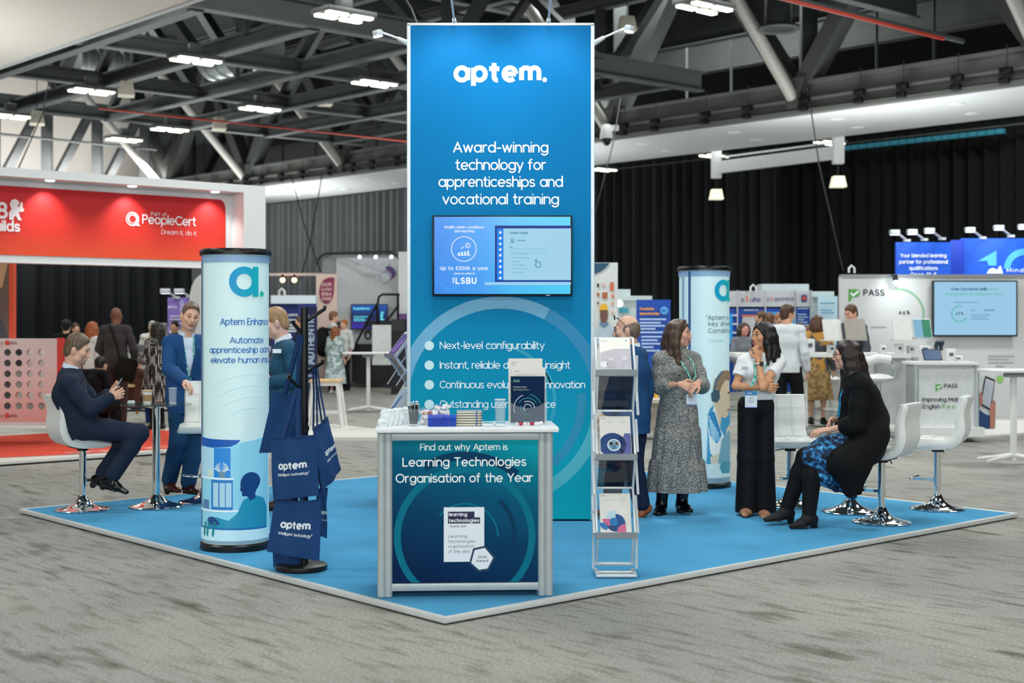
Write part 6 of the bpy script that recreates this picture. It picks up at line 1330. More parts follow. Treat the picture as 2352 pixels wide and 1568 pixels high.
# --- woman in the white T-shirt
d = 11.8; p = Person('person', 'dark haired woman in white T-shirt and wide black trousers, hand at her chin', ground(1731, 1187, ZP), (-.3, -.95), 1.68, voxel=.0055, skinc='c9926e', head_dir=(-.88, -.46, .03), build=.9,
           head=S(1752, 772), neck=S(1754, 813, .02), chest=S(1749, 852, .02), waist=S(1742, 895, .02), pelvis=S(1738, 925, .02), sR=S(1709, 832, -.0), sL=S(1789, 830, .02), eR=S(1689, 887, -.06), eL=S(1752, 890, -.22), wR=S(1750, 890, -.17), wL=S(1742, 829, -.11),
           hR=S(1717, 930, -.01), hL=S(1755, 930, .03), kR=S(1716, 1050, 0), kL=S(1756, 1052, .04), aR=S(1715, 1160, .02), aL=S(1757, 1164, .04), tR=S(1712, 1180, -.12), tL=S(1754, 1184, -.1))
p.hand('R', (.95, -.2, -.05), (.1, .95, 0), (0, -.2, 1), (.5, .6)); p.hand('L', (-.02, .12, 1), (-.3, .95, .05), (-.95, -.2, 0), (.7, 1.1), thumb=.9)
p.body(True); p.face('3a2a20', '1e1614', 'a8584e', 'open'); p.hair_long('17130f'.replace('0f', '12'), .24, True, .02, 8, True, .016, 8)
TEE = cloth('e2e4e6', .8)
tee = Sdf(); p.torso(tee, .012, None, 0, .05, .95); tee.tor(p.J['neck'], p.hp(0, -.02, -.03), np.array((.066, .066)), np.array((.09, .09)), p.tx(), .012, '-'); tee.plane(p.J['pelvis'] + Vector((0, 0, .03)), (0, 0, -1)); p.part('t_shirt', tee, TEE)
for a in 'RL':
    sl = Sdf(); S0, E0 = p.J['s' + a], p.J['e' + a]; c1 = S0.lerp(E0, .58 if a == 'R' else .5); sl.cone(S0, S0.lerp(E0, .9), .062, .06, .02).plane(c1, E0 - S0); p.part('sleeve', sl, TEE)
J = p.J; BT = cloth('0d0e12', .7); sd = Sdf(); px_ = (J['hR'] - J['hL']).normalized()
sd.tor(J['pelvis'] - Vector((0, 0, .03)), J['pelvis'] + Vector((0, 0, .075)), np.array((.142, .108)), np.array((.128, .098)), px_, .03)
for a in 'RL': sd.chain([J['h' + a], J['k' + a], J['a' + a] + Vector((0, 0, -.04))], [.084, .082, .098], .02)
sd.plane((0, 0, ZP + .02), (0, 0, -1)); p.part('trousers', sd, BT)
p.ribbon('side_stripe', [J['hL'] + p.tx() * -.105 + p.f * .015 + Vector((0, 0, .05)), J['kL'] + p.tx() * -.0885 + p.f * .012, J['aL'] + p.tx() * -.1 + p.f * .01], .014, WPRINT, (.95, -.3, 0))
for a in 'RL': p.shoe(a, 'a8785a', .0, 0, .4, '2a1c16')
fr = p.f; bc = at(1725, 917, 11.8 - .2)
for sg in (-1, 1): p.ribbon('lanyard', [J['neck'] + p.tx() * sg * .07 + fr * .04 + Vector((0, 0, .0)), J['chest'].lerp(J['neck'], .35) + p.tx() * (sg * .05) + fr * .14, J['chest'] + p.tx() * (sg * .02) + fr * .18, bc + Vector((sg * .006, .0, .11))], .016, LANY)
badge(p, bc, (1, -.05, 0), .1, .14); lettering('badge_print', 'ATC', WPRINT, lambda x, y: bc - p.base + Vector((x, -.0045, y)), p.o, .014, -.012, .043, weight=1.6)
p.mb('name_tag', MB().box(at(1711, 845, 11.62), (.055, .006, .024)), mat('tag_grey', 'a8adb4', .3, .4))
p.mb('watch_strap', MB().tube([J['wL'].lerp(J['eL'], .1) + Vector((math.cos(R(a)) * .031, math.sin(R(a)) * .031, 0)) for a in range(0, 360, 24)], .009, 6, True), mat('pink_strap', 'd8c0bc', .5)); p.mb('watch_case', MB().box(J['wL'].lerp(J['eL'], .1) + Vector((.016, -.034, 0)), (.034, .012, .036)), BLKPL)
p.mb('ring', MB().tube([J['wL'] + Vector((-.01 + math.cos(R(a)) * .011, -.03 + math.sin(R(a)) * .011, .1)) for a in range(0, 360, 40)], .002, 5, True), CHROME)
# --- seated woman in black
d = 11.18; p = Person('person', 'seated dark haired woman in a black cardigan and blue patterned skirt', (s3.x, s3.y, ZP), (-.95, .12), 1.68, voxel=.006, skinc='d3a48e', head_dir=(-.97, .2, -.04), build=1.22,
           head=S(1944, 816), neck=S(1962, 862), chest=S(1975, 915, .0), waist=S(1984, 965), pelvis=S(1986, 1008, .0), sL=S(1977, 886, -.2), sR=S(1966, 886, .2), eL=S(1966, 975, -.24), eR=S(1950, 970, .22), wL=S(1906, 986, -.16), wR=S(1912, 962, .08),
           hL=S(1975, 1016, -.09), hR=S(1975, 1016, .11), kL=S(1868, 1050, -.1), kR=S(1852, 1050, .1), aL=S(1858, 1184, -.1), aR=S(1806, 1170, .12), tL=S(1826, 1205, -.14), tR=S(1768, 1190, .06))
p.hand('L', (-.95, .1, -.1), (0, .3, -1), (-.2, 1, .2), (.3, .4)); p.hand('R', (-.5, -.35, -.75), (.6, -.5, -.3), (-.4, -.6, .5), (.35, .4))
p.body(True); p.face('3a2a20', '2a1c18', 'a8524e'); p.hair_long('231815', .37, False, .014, 9, True, .004, 12, drift=.06)
CARD = cloth('0d0f10', .9); FLOR = speckle_mat('blue_floral', ['08152c', '0d3560', '1f78b4', '5ab0d8'], 26, lo=.42, hi=.66, detail=6); J = p.J
sd = Sdf(); p.torso(sd, .022, None, 0, .06, .9, .05); sd.tor(J['waist'], J['pelvis'] + Vector((.0, 0, -.06)), np.array((.185, .165)), np.array((.21, .16)), (0, 1, 0), .06)
sd.chain([J['pelvis'] + Vector((-.02, -.16, 0)), at(1938, 1065, d - .26), at(1952, 1128, d - .24)], [.12, .12, .05], .06); sd.chain([J['pelvis'] + Vector((.04, -.14, .05)), at(1975, 1075, d - .24), at(1974, 1130, d - .22)], [.12, .07, .02], .06)
sd.tor(J['neck'] + Vector((-.02, 0, .03)), p.hp(0, -.01, -.02), np.array((.066, .066)), np.array((.08, .08)), (0, 1, 0), .02, '-'); p.part('cardigan', sd, CARD)
for a in 'RL':
    sl = Sdf(); p.arm(sl, a, .012, 1.36, .025, (.066, .058, .05)); p.part('sleeve', sl, CARD)
sd = Sdf()
for a in 'RL': sd.chain([J['h' + a], J['h' + a].lerp(J['k' + a], .6), J['k' + a] + Vector((.02, 0, 0))], [.13, .12, .088], .06)
sd.chain([J['kL'] + Vector((.0, 0, -.0)), at(1895, 1090, d - .1), at(1920, 1122, d - .06)], [.088, .08, .03], .06); sd.chain([at(1930, 1050, d), at(1952, 1110, d - .05), at(1960, 1140, d)], [.12, .08, .03], .06); sd.tor(at(1905, 1050, d), at(1945, 1085, d), np.array((.2, .09)), np.array((.18, .09)), (0, 1, 0), .06)
p.part('skirt', sd, FLOR)
for a in 'RL': sd = Sdf(); p.leg(sd, a, .006, 2.0, .03, (.085, .066, .05)); p.part('tights', sd, cloth('101114', .8))
for a in 'RL': p.shoe(a, '121214', .02, .2, .75, '0c0c0c', 1.12)
p.ribbon('lanyard', [J['neck'] + Vector((-.05, -.09, -.0)), J['chest'] + Vector((-.17, -.075, .03)), J['waist'] + Vector((-.215, -.04, .03))], .02, mat('blue_lanyard', '1c7fae', .5), (-.6, -.8, 0))
p.mb('glasses', MB().tube([p.hp(-.078, -.01, .012), p.hp(-.06, .075, .012), p.hp(-.048, .098, .01)], .0025, 6).tube([p.hp(-.032 + .02 * math.cos(R(a)), .105, .003 + .016 * math.sin(R(a))) for a in range(0, 360, 30)], .0022, 5, True).tube([p.hp(.032 + .02 * math.cos(R(a)), .105, .003 + .016 * math.sin(R(a))) for a in range(0, 360, 30)], .0022, 5, True), BLKPL)
# ================================================================ neighbouring stands
# --- red stand on the left: its front runs along U from B0 (past the frame edge) to B1
def rs(t, n, z): return RB + U * t + V * n + Vector((0, 0, z))         # along the front, behind it, up
RB = Vector((-5.92, 16.1, 0))
STW = mat('stand_white', 'dfdedd', .5, var=.02); REDP = grad_mat('red_print', [(0, 'e4502e'), (.35, 'd6362a'), (1, 'bf1b24')], 2, 2.45, 3.3, rough=.45)
deck = thing('stand_floor', 'white exhibition floor with a red carpet area under the red stand', 'platform', (0, 0, 0))
def quadbox(a0, a1, n0, n1, z0, z1): return MB().add([rs(a, n, z) for z in (z0, z1) for a, n in ((a0, n0), (a1, n0), (a1, n1), (a0, n1))], [(3, 2, 1, 0), (4, 5, 6, 7), (0, 1, 5, 4), (1, 2, 6, 5), (2, 3, 7, 6), (3, 0, 4, 7)])
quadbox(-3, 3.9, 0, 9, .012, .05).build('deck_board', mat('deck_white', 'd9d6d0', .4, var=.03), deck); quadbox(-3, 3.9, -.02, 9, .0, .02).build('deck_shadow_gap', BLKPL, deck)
MB().add([rs(*p, .054) for p in ((-3, .95), (-1.2, .8), (1.2, .25), (3.3, .12), (3.6, 1.0), (3.6, 3.6), (-3, 3.4))], [tuple(range(7))]).build('red_carpet', mat('orange_red_carpet', 'd8442c', .8, var=.08, scale=2), deck)
lf = Matrix(((U.x, V.x, 0), (U.y, V.y, 0), (0, 0, 1))); mp_r = lambda n: (lambda x, y: rs(x, n, y))
lettering('floor_lettering', 'GUILDS', mat('floor_pink', 'e8a49a', .6, var=0), lambda x, y: rs(1.7 - x, .55 - y * .8, .058), deck, .34, 0, 0, weight=1.4)
hd = thing('stand_header', 'big red header board in a white frame on the left stand', 'exhibition header', (0, 0, 0))
def rt(px, n):
    k = (px - CX) / FPX; q = RB + V * n; return (k * q.y - q.x) / (U.x - k * U.y)
TA, TB = rt(560, 0), rt(610, 0)
quadbox(-3, TB, 0, .55, 3.36, 3.46).build('frame_top', STW, hd); quadbox(TA, TB, 0, .55, .05, 3.36).build('frame_pillar', STW, hd); quadbox(-3, TA, 0.3, .55, 2.37, 3.36).build('frame_back', STW, hd)
x0, x1, z0, z1 = -3, rt(518, .288), 2.46, 3.275
fill(rrect_pts(x0, z0, x1, z1, .1, (1, 0, 0, 1)), mp_r(.288), 240).build('red_panel', REDP, hd, smooth=False, fix=False)
RW = mat('red_panel_white', 'eadcdc', .5, var=0); RM = mp_r(.283)
def rp(px, py):                                                        # photo pixel on the red panel -> (along, up)
    k = (px - CX) / FPX; q = RB + V * .29; t = (k * q.y - q.x) / (U.x - k * U.y); dd = (q + U * t).y
    return t, EYE - (py - CY) * dd / FPX
def rl(s, xa, xb, y, cap, weight=1.0): a = rp(xa, y); b_ = rp(xb, y + .06 * (xb - xa)); lettering('lettering', s, RW, RM, hd, cap * (RB.y + 1.5) / FPX, a[0], (a[1] + b_[1]) / 2, 'L', weight, width=b_[0] - a[0])
rl('PeopleCert', 326, 450, 513, 22, 1.15); rl('Part of', 346, 382, 495, 9, .9); rl('Dream it, do it.', 370, 452, 537, 11, .75)
a = rp(304, 503); ring(a[0], a[1], .045, .09, 0, 360, RM, 30).build('logo', RW, hd, smooth=False, fix=False); ring(a[0] - .012, a[1] + .004, .058, .07, 60, 300, mp_r(.281), 20).build('logo', REDP, hd, smooth=False, fix=False); fill([(a[0] + .045, a[1] + .05), (a[0] + .075, a[1] + .05), (a[0] + .082, a[1] - .06), (a[0] + .105, a[1] - .085), (a[0] + .05, a[1] - .085)], mp_r(.28), 8).build('logo', RW, hd, smooth=False, fix=False)
rl('uilds', -14, 46, 530, 24, 1.7); a = rp(9, 497); lettering('lettering', '8', RW, RM, hd, .2, a[0], a[1] - .03, 'C', 1.5)
a = rp(33, 480); fill([(a[0] + dx, a[1] + dz) for dx, dz in ((-.06, -.13), (-.07, -.05), (-.035, .0), (-.06, .05), (-.04, .1), (.0, .12), (.05, .1), (.055, .06), (.03, .03), (.06, .03), (.075, .09), (.1, .085), (.095, .02), (.12, .0), (.1, -.03), (.05, -.03), (.06, -.08), (.09, -.13), (.04, -.13), (.02, -.08), (-.01, -.09), (-.01, -.13))], RM, 30).build('emblem', RW, hd, smooth=False, fix=False)
for i, px in enumerate((102, 290, 480)):
    a = rp(px, 0)[0]; t = thing('downlight', ['downlight in the red header soffit nearest the frame edge', 'middle downlight in the red header soffit', 'downlight in the red header soffit nearest the white pillar'][i], 'downlight', rs(a, .13, 3.355), group='downlights in the red header')
    MB().lathe([(0, -.012), (.05, -.012), (.06, 0), (.06, .004), (0, .004)], 20).build('lens', mat('downlight_lens', 'f6f8ff'), t)
    spot(rs(a, .12, 3.3), rs(a, .32, 2.4), 26, 110, (1, .97, .95), .9, .03)
# back wall poster, game board
bw = thing('poster_wall', 'orange edged poster wall behind the red stand with a face print', 'poster wall', (0, 0, 0))
def fr(px0, px1, py0, py1, d_, th=.06): a, b_ = at(px0, py1, d_), at(px1, py0, d_); return MB().box(((a.x + b_.x) / 2, d_ + th / 2, (a.z + b_.z) / 2), (b_.x - a.x, th, b_.z - a.z))
fr(-160, 31, 590, 880, 21.5, .12).build('wall_panel', mat('orange_panel', 'e2563a', .5), bw)
pm = lambda d_: (lambda x, y: at(x, y, d_))
fill([(-150, 592), (20, 592), (20, 876), (-150, 876)], pm(21.49), 4).build('poster_print', mat('poster_brown', '6e5a52', .5), bw, fix=False); fill([(-150, 600), (19, 600), (16, 655), (2, 662), (-20, 655), (-150, 640)], pm(21.485), 12).build('poster_print', mat('poster_tan', 'c49a74', .5), bw, fix=False)
fill([(-120, 800), (-60, 720), (-10, 718), (8, 740), (19, 780), (19, 876), (-120, 876)], pm(21.482), 14).build('poster_print', mat('poster_slate', '4a4c58', .5), bw, fix=False)
gb = thing('game_board', 'pink and white four in a row game board with holes and red end posts', 'game board', (0, 0, 0))
gd = 18.6; hx, hy = [17 + 26 * i for i in range(-4, 4)], [809 + 24.6 * j for j in range(6)]
gx = []                                                                # sheet with real round holes
N = 16; mbs = MB(); gx0, gx1, gy0, gy1 = -104, 132, 777, 969
cols_ = [gx0] + [(hx[i] + hx[i + 1]) / 2 for i in range(len(hx) - 1)] + [gx1]; rows_ = [795.5] + [(hy[i] + hy[i + 1]) / 2 for i in range(5)] + [944]
for i, x in enumerate(hx):
    for j, y in enumerate(hy):
        L, Rr, T, B = cols_[i], cols_[i + 1], rows_[j], rows_[j + 1]; inner = []; outer = []
        for k in range(N):
            t = 2 * math.pi * k / N; c_, s_ = math.cos(t), math.sin(t); inner.append(at(x + 8 * c_, y + 8 * s_, gd)); f_ = max(abs(c_), abs(s_)); outer.append(at(x + ((Rr - x) if c_ > 0 else (x - L)) * c_ / f_, y + ((B - y) if s_ > 0 else (y - T)) * s_ / f_, gd))
        bi = [v + Vector((0, .1, 0)) for v in inner]
        mbs.add(inner + outer + bi, [(k, (k + 1) % N, N + (k + 1) % N, N + k) for k in range(N)] + [(k, (k + 1) % N, 2 * N + (k + 1) % N, 2 * N + k) for k in range(N)])
mbs.add([at(x, y, gd) for x, y in ((gx0, gy0), (gx1, gy0), (gx1, 795.5), (gx0, 795.5), (gx0, 944), (gx1, 944), (gx1, gy1), (gx0, gy1))], [(0, 1, 2, 3), (4, 5, 6, 7)])
mbs.build('board_front', grad_mat('board_pink', [(0, 'e6a8a0'), (.5, 'e4c4c0'), (1, 'dcd2d0')], 2, .35, 1.5), gb, smooth=False, fix=False)
fr(131, 137, 776, 972, gd - .01, .22).build('end_post', mat('red_post', 'd23a2c', .5), gb)
DISC = [mat('disc_dark', '3a3438', .5), mat('disc_black', '0c0b0c', .5), mat('disc_grey', '8f8d86', .5)]
for j in range(6):
    m_ = MB().cyl(at(hx[4], hy[j], gd + .03), at(hx[4], hy[j], gd + .06), .052, n=18); m_.build('counter_disc', DISC[0], gb)
    if j < 2: MB().cyl(at(hx[5], hy[j], gd + .03), at(hx[5], hy[j], gd + .06), .052, n=18).build('counter_disc', DISC[1], gb)
    elif j < 4 or j == 5: MB().cyl(at(hx[5], hy[j], gd + .03), at(hx[5], hy[j], gd + .06), .052, n=18).build('counter_disc', DISC[2], gb)
for x in (hx[6], hx[7]): MB().cyl(at(x, hy[5], gd + .03), at(x, hy[5], gd + .06), .052, n=18).build('counter_disc', DISC[2], gb)
for y in (791, 958):
    a = at(-2, y, gd - .004); lettering('lettering', 'City Guilds', mat('board_ink', '8a4a44', .5), lambda x, z: (x, gd - .006, z), gb, .045, at(14, y, gd).x, at(0, y, gd).z, weight=1.2, width=.30); MB().cyl(at(17, y - 4, gd - .003), at(17, y - 4, gd - .009), .035, n=12).build('emblem', mat('red_post', 'd23a2c'), gb)
fr(-104, 132, 969, 977, gd, .3).build('board_foot', STW, gb)
# --- booths between the red stand and the tower
def panel(name, label, cat, px0, px1, py0, py1, d_, m, th=.08, group=None):
    t = thing(name, label, cat, (0, 0, 0), 0, group); fr(px0, px1, py0, py1, d_, th).build('panel_board', m, t); return t
def blurb(t, px0, px1, ys, d_, m, hgt=4, rag=(1, .8, .95, .6, .9)):
    mb_ = MB()
    for i, y in enumerate(ys): q = [at(px0, y + hgt / 2, d_), at(px0 + (px1 - px0) * rag[i % 5], y + hgt / 2, d_), at(px0 + (px1 - px0) * rag[i % 5], y - hgt / 2, d_), at(px0, y - hgt / 2, d_)]; rect(0, 0, 1, 1, lambda x, y_, q=q: q[0] * (1 - x) * (1 - y_) + q[1] * x * (1 - y_) + q[2] * x * y_ + q[3] * (1 - x) * y_).build('print_line', m, t, smooth=False)
def fl(t, s, px, py, cap, wd, d_, m, weight=1.1, align='C', name='lettering'): p_ = at(px, py, d_); lettering(name, s, m, lambda x, y: (x, d_, y), t, cap * d_ / FPX, p_.x, p_.z, align, weight, width=wd * d_ / FPX)
LAMPARM = mat('booth_lamp', 'cfd6da', .4, var=0)
def booth_lamp(px, py, ex, ey, d_, label, power=0):
    p0, p1 = at(px, py, d_), at(ex, ey, d_ - .35); t = thing('booth_lamp', label, 'spotlight', p0, 0, 'arm lamps on the booth tops'); e = p1 - p0
    MB().bar((0, 0, 0), e, .035).box((0, 0, 0), (.14, .08, .05)).build('lamp_arm', LAMPARM, t); MB().box(e + Vector((-.03, 0, .0)), (.2, .16, .1)).build('lamp_head', LAMPARM, t, bevel=.02); MB().box(e + Vector((-.03, 0, -.054)), (.16, .12, .012)).build('lamp_lens', mat('downlight_lens', 'f6f8ff'), t); return t
PUR = mat('lilac_panel', '8f76c8', .5); t = panel('booth_stand', 'lilac booth panel with white sound wave mark behind the smiling man', 'booth panel', 385, 470, 683, 860, 30, PUR)
fl(t, 'emip', 397, 708, 7, 22, 29.98, WPRINT, 1.2); [ring(at(405, 703, 30).x, at(405, 703, 30).z, .06 + .05 * i, .075 + .05 * i, -50, 50, lambda x, y: (x, 29.98, y), 10).build('logo', WPRINT, t, smooth=False, fix=False) for i in range(1, 3)]; blurb(t, 390, 425, (726, 733, 742), 29.98, mat('lilac_ink', 'd6ccf0', .5)); fr(390, 430, 757, 800, 29.9, .02).build('poster_print', WPRINT, t)
booth_lamp(405, 683, 383, 668, 30, 'slanting arm lamp on the lilac panel, nearer the drape'); booth_lamp(436, 681, 415, 668, 30, 'slanting arm lamp on the lilac panel, nearer the column')
ar = thing('arch_wall', 'white arched booth wall peeping out beside the backlit column', 'booth panel', (0, 0, 0)); mb_ = MB().prism([(at(px, 0, 27).x, z) for px, z in [(435, 0), (470, 0), (470, EYE + 108 * 27 / FPX)] + [(435 + 35 * (1 - math.sin(R(a))), EYE - (690 - 62 * math.cos(R(a)) - CY) * 27 / FPX) for a in range(10, 91, 16)]], .3, lambda x, y, z: (x, 27 + y, z)); mb_.build('panel_board', STW, ar)
NVB = mat('navy_booth_blue', '1f2f74', .5); t = panel('booth_stand', 'navy blue booth wall with white heading behind the coat stand', 'booth panel', 622, 726, 697, 880, 33, NVB)
fr(622, 725, 678, 697, 32.9, .3).build('light_box', mat('light_box_white', 'd4e2e8', .4, emit=.15, var=0), t); fl(t, 'Learning', 675, 726, 7, 34, 32.97, WPRINT, 1.4); fl(t, 'experience design', 674, 737, 6.5, 54, 32.97, WPRINT, 1.3); blurb(t, 655, 700, (746, 753, 760), 32.97, WPRINT); fr(684, 727, 697, 880, 32.93, .03).build('panel_strip', mat('indigo_strip', '31398c', .5), t)
nb = panel('roll_up_banner', 'narrow navy banner with tall sideways heading behind the coat stand hooks', 'banner', 700, 728, 704, 925, 27, mat('navy_banner', '14204c', .5), .04)
p_ = at(722, 836, 26.97); lettering('lettering', 'AUTHENTIC', mat('banner_pale', 'b9c8e4', .5, var=0), lambda x, y: p_ + Vector((-y, -.002, x)), nb, .14, 0, 0, 'L', 1.6, width=.95)
for y in range(5): fl(nb, ('AI FIRST', 'skills', 'built for', 'learners', 'online')[y], 714, 768 + y * 14 + 55, 6, 19, 26.96, mat('banner_pale', 'b9c8e4'), 1.5)
for px in (649, 676):
    t = thing('bare_bulb', 'warm glowing bulb hanging near the navy booth', 'bulb', at(px, 643, 34), 0, 'warm bulbs over the navy booth'); MB().ball((0, 0, 0), .06, 12).build('bulb_glass', mat('bulb_glow', 'ffc878', .4, emit=9 if px < 660 else 4, var=0), t); MB().cyl((0, 0, .05), (0, 0, .14), .03, n=10).build('bulb_cap', BLACKM, t)
t = tag(fr(618, 740, 627, 633, 34.2, .1).build('curtain_rail', mat('pinkish_rail', 'c8b8b8', .5)), 'pale rail above the navy booth carrying warm bulbs', 'rail')
pk = panel('booth_stand', 'pale pink booth panel with a purple leaf shaped sign', 'booth panel', 726, 774, 629, 880, 34, mat('pale_pink', 'e8cbbf', .5)); 
fill([(733, 672), (735, 656), (742, 643), (754, 637), (768, 637), (767, 668), (764, 684), (757, 694), (749, 698), (740, 692), (735, 684)], pm(33.97), 24).build('leaf_sign', mat('plum_sign', '8e2f58', .5, var=0), pk, fix=False)
for i, s in enumerate(('OUR', 'UNI', 'IDEA', 'ONE')): fl(pk, s, 750, 657 + i * 11, 8, 23, 33.95, mat('sign_pink', 'f0c4c0', .5, var=0), 2.0)
# white rounded booth with moon mark
sb_ = thing('booth_wall', 'white rounded booth with a purple moon mark and a screen', 'booth panel', (0, 0, 0)); D_ = 34.5
def arch(px0, px1, top, rad): return [(at(px0, 0, D_).x, 0), (at(px1, 0, D_).x, 0)] + [(at(px1 - rad + rad * math.sin(R(a)), 0, D_).x, EYE - (top + rad - rad * math.cos(R(a)) - CY) * D_ / FPX) for a in range(90, -1, -15)] + [(at(px0 + rad - rad * math.sin(R(a)), 0, D_).x, EYE - (top + rad - rad * math.cos(R(a)) - CY) * D_ / FPX) for a in range(0, 91, 15)]
MB().prism(arch(728, 918, 582, 26), .5, lambda x, y, z: (x, D_ + .9 + y, z)).build('back_shell', mat('shell_grey', '8f9396', .5), sb_); fr(772, 918, 592, 880, D_ + .85, .05).build('inner_wall', mat('pale_grey_wall', 'c6cacf', .5), sb_); fr(915, 945, 578, 880, D_ - .2, .6).build('side_wall', STW, sb_)
MB().tube([at(728 + 26 - 26 * math.sin(R(a)), 582 + 26 - 26 * math.cos(R(a)), D_ + .8) for a in range(90, -1, -15)] + [at(892 + 26 * math.sin(R(a)), 578 + 26 - 26 * math.cos(R(a)), D_ - .1) for a in range(0, 91, 15)] + [at(918, 640, D_ - .1)], .03, 8).build('edge_trim', mat('dark_trim', '2c2c32', .5), sb_)
for px in (826, 863, 899): MB().ball(at(px, 590, D_ + .6), .05, 10).build('downlight_lens', mat('downlight_lens', 'f6f8ff'), sb_)
fl(sb_, 'STEADFAST', 857, 636, 8, 56, D_ + .83, mat('faint_grey_ink', 'a2a6ac', .5), .8); a = at(886, 624, D_); ring(a.x, a.z, .02, .17, -150, 120, lambda x, y: (x, D_ + .82, y), 30).build('moon_mark', mat('moon_purple', '5c3a7c', .5, var=0), sb_, smooth=False, fix=False); b_ = at(880, 631, D_); ring(b_.x, b_.z, 0, .14, 0, 360, lambda x, y: (x, D_ + .81, y), 26).build('moon_mark', mat('moon_lilac', 'a49cb8', .5, var=0), sb_, smooth=False, fix=False); b_ = at(877, 635, D_); ring(b_.x, b_.z, 0, .12, 0, 360, lambda x, y: (x, D_ + .80, y), 26).build('moon_mark', mat('pale_grey_wall', 'c6cacf'), sb_, smooth=False, fix=False)
fr(916, 940, 720, 800, D_ - .22, .02).build('purple_corner', mat('corner_purple', '6a4a80', .5), sb_)
tv2 = thing('television', 'small screen with a pound sign on the white rounded booth', 'television', (0, 0, 0)); fr(806, 891, 698, 756, D_ + .7, .06).build('bezel', BLKPL, tv2); fill([(808, 700), (889, 700), (889, 754), (808, 754)], pm(D_ + .69), 4).build('screen', grad_mat('screen_navy_violet', [(0, '3a2a9c'), (.5, '10183c'), (1, '1a4a9c')], 2, 1.5, 2.0, emit=.5), tv2, fix=False)
fl(tv2, 'the apprentices fund', 830, 711, 6, 38, D_ + .68, E('slide_cyan', '6adcf0', .8), 1.4); fl(tv2, '£', 879, 735, 20, 12, D_ + .68, E('slide_cyan', '6adcf0', .8), 1.6); blurb(tv2, 812, 845, (727, 732, 736), D_ + .68, E('slide_cyan', '6adcf0', .8), 2)
# racing rig, black cabinet, tables and stools there
rg_ = thing('driving_rig', 'black tube framed driving simulator in front of the white rounded booth', 'simulator', (0, 0, 0)); d_ = 33.9
MB().tube([at(812, 800, d_), at(840, 745, d_), at(868, 695, d_), at(870, 682, d_), at(878, 676, d_), at(918, 676, d_)], .03, 8).tube([at(914, 676, d_), at(914, 740, d_)], .03, 8).tube([at(916, 700, d_), at(890, 735, d_)], .03, 8).tube([at(866, 700, d_), at(868, 745, d_)], .04, 8).build('tube_frame', BLKPL, rg_)
fr(838, 895, 736, 752, d_, .4).build('rig_seat', BLKPL, rg_); 
for px in (802, 845): MB().tube([at(px, 770, d_) + Vector((.07 * math.cos(R(a)), 0, .09 * math.sin(R(a)))) for a in range(0, 360, 30)], .025, 6, True).build('speaker_ring', BLKPL, rg_)
t = tag(fr(808, 905, 790, 878, 34.7, .5).build('equipment_case', BLKPL), 'long black equipment case behind the white tables', 'case'); t = tag(fr(898, 930, 733, 905, 31.5, .5).build('loudspeaker_cabinet', mat('black_cabinet', '17171a', .6)), 'tall black cabinet close to the tower edge', 'cabinet'); fr(899, 929, 734, 760, 31.49, .02).build('grille', mat('grille_grey', '2c2d30', .6), t)
t = tag(fr(855, 898, 746, 838, 26.2, .05).build('display_easel', mat('easel_white', 'd2d4d4', .5)), 'white display board standing on the high white table', 'display board')
def high_table(label, px, py_top, py_base, half, d_, foot=True):
    t = thing('high_table', label, 'table', at(px, py_base, d_), 0, 'white high tables'); o_ = at(px, py_base, d_); w_ = half * d_ / FPX; zt_ = (py_base - py_top) * d_ / FPX
    MB().box((0, 0, zt_ - .015), (2 * w_, .6, .03)).build('table_top', STW, t, bevel=.008); MB().box((0, 0, zt_ / 2), (.07, .05, zt_ - .03)).build('pole', STW, t, bevel=.01); mb_ = MB()
    for a in (25, 155, 205, 335): mb_.tube([(0, 0, .09), (.12 * math.cos(R(a)), .12 * math.sin(R(a)), .07), (.4 * math.cos(R(a)), .4 * math.sin(R(a)), .03)], [.03, .026, .018], 8)
    mb_.build('foot', STW, t); MB().box((0, 0, zt_ - .06), (.2, .12, .06)).build('bracket', mat('bracket_grey', '8a949c', .4), t); return t
high_table('white high table beside the black equipment case', 846, 809, 945, 56, 25.6); high_table('white high table cut by the frame edge, near the white counter', 2328, 848, 1062, 66, 16.3)
ws = thing('wooden_top_stool', 'white metal stool with a wooden seat behind the coat stand', 'stool', at(750, 985, 21.3)); hw = .24; zt_ = .74
MB().box((0, 0, zt_), (2 * hw, .42, .04)).build('seat', mat('pale_wood', 'd8b888', .5, var=.15, scale=10), ws, bevel=.008); MB().box((0, 0, zt_ - .045), (.44, .38, .05)).build('seat_frame', STW, ws)
for sx in (-1, 1):
    for sy in (-1, 1): MB().bar((sx * .19, sy * .16, zt_ - .04), (sx * .27, sy * .22, 0), .06, .03).build('leg', STW, ws)
MB().box((0, -.2, .26), (.46, .03, .025)).box((0, .2, .26), (.46, .03, .025)).build('rung', STW, ws)
t = thing('stand_floor', 'white floor wedge of the neighbouring stand beyond the coat stand', 'platform', (0, 0, 0)); q = [ground(770, 1012), ground(868, 1012), ground(868, 992), ground(735, 978), ground(640, 985), ground(600, 1018)]
MB().add([v + Vector((0, 0, .05)) for v in q] + [v for v in q], [(0, 1, 2, 3, 4, 5)] + [(i, (i + 1) % 6, 6 + (i + 1) % 6, 6 + i) for i in range(6)]).build('deck_board', mat('deck_white', 'd9d6d0'), t, smooth=False)
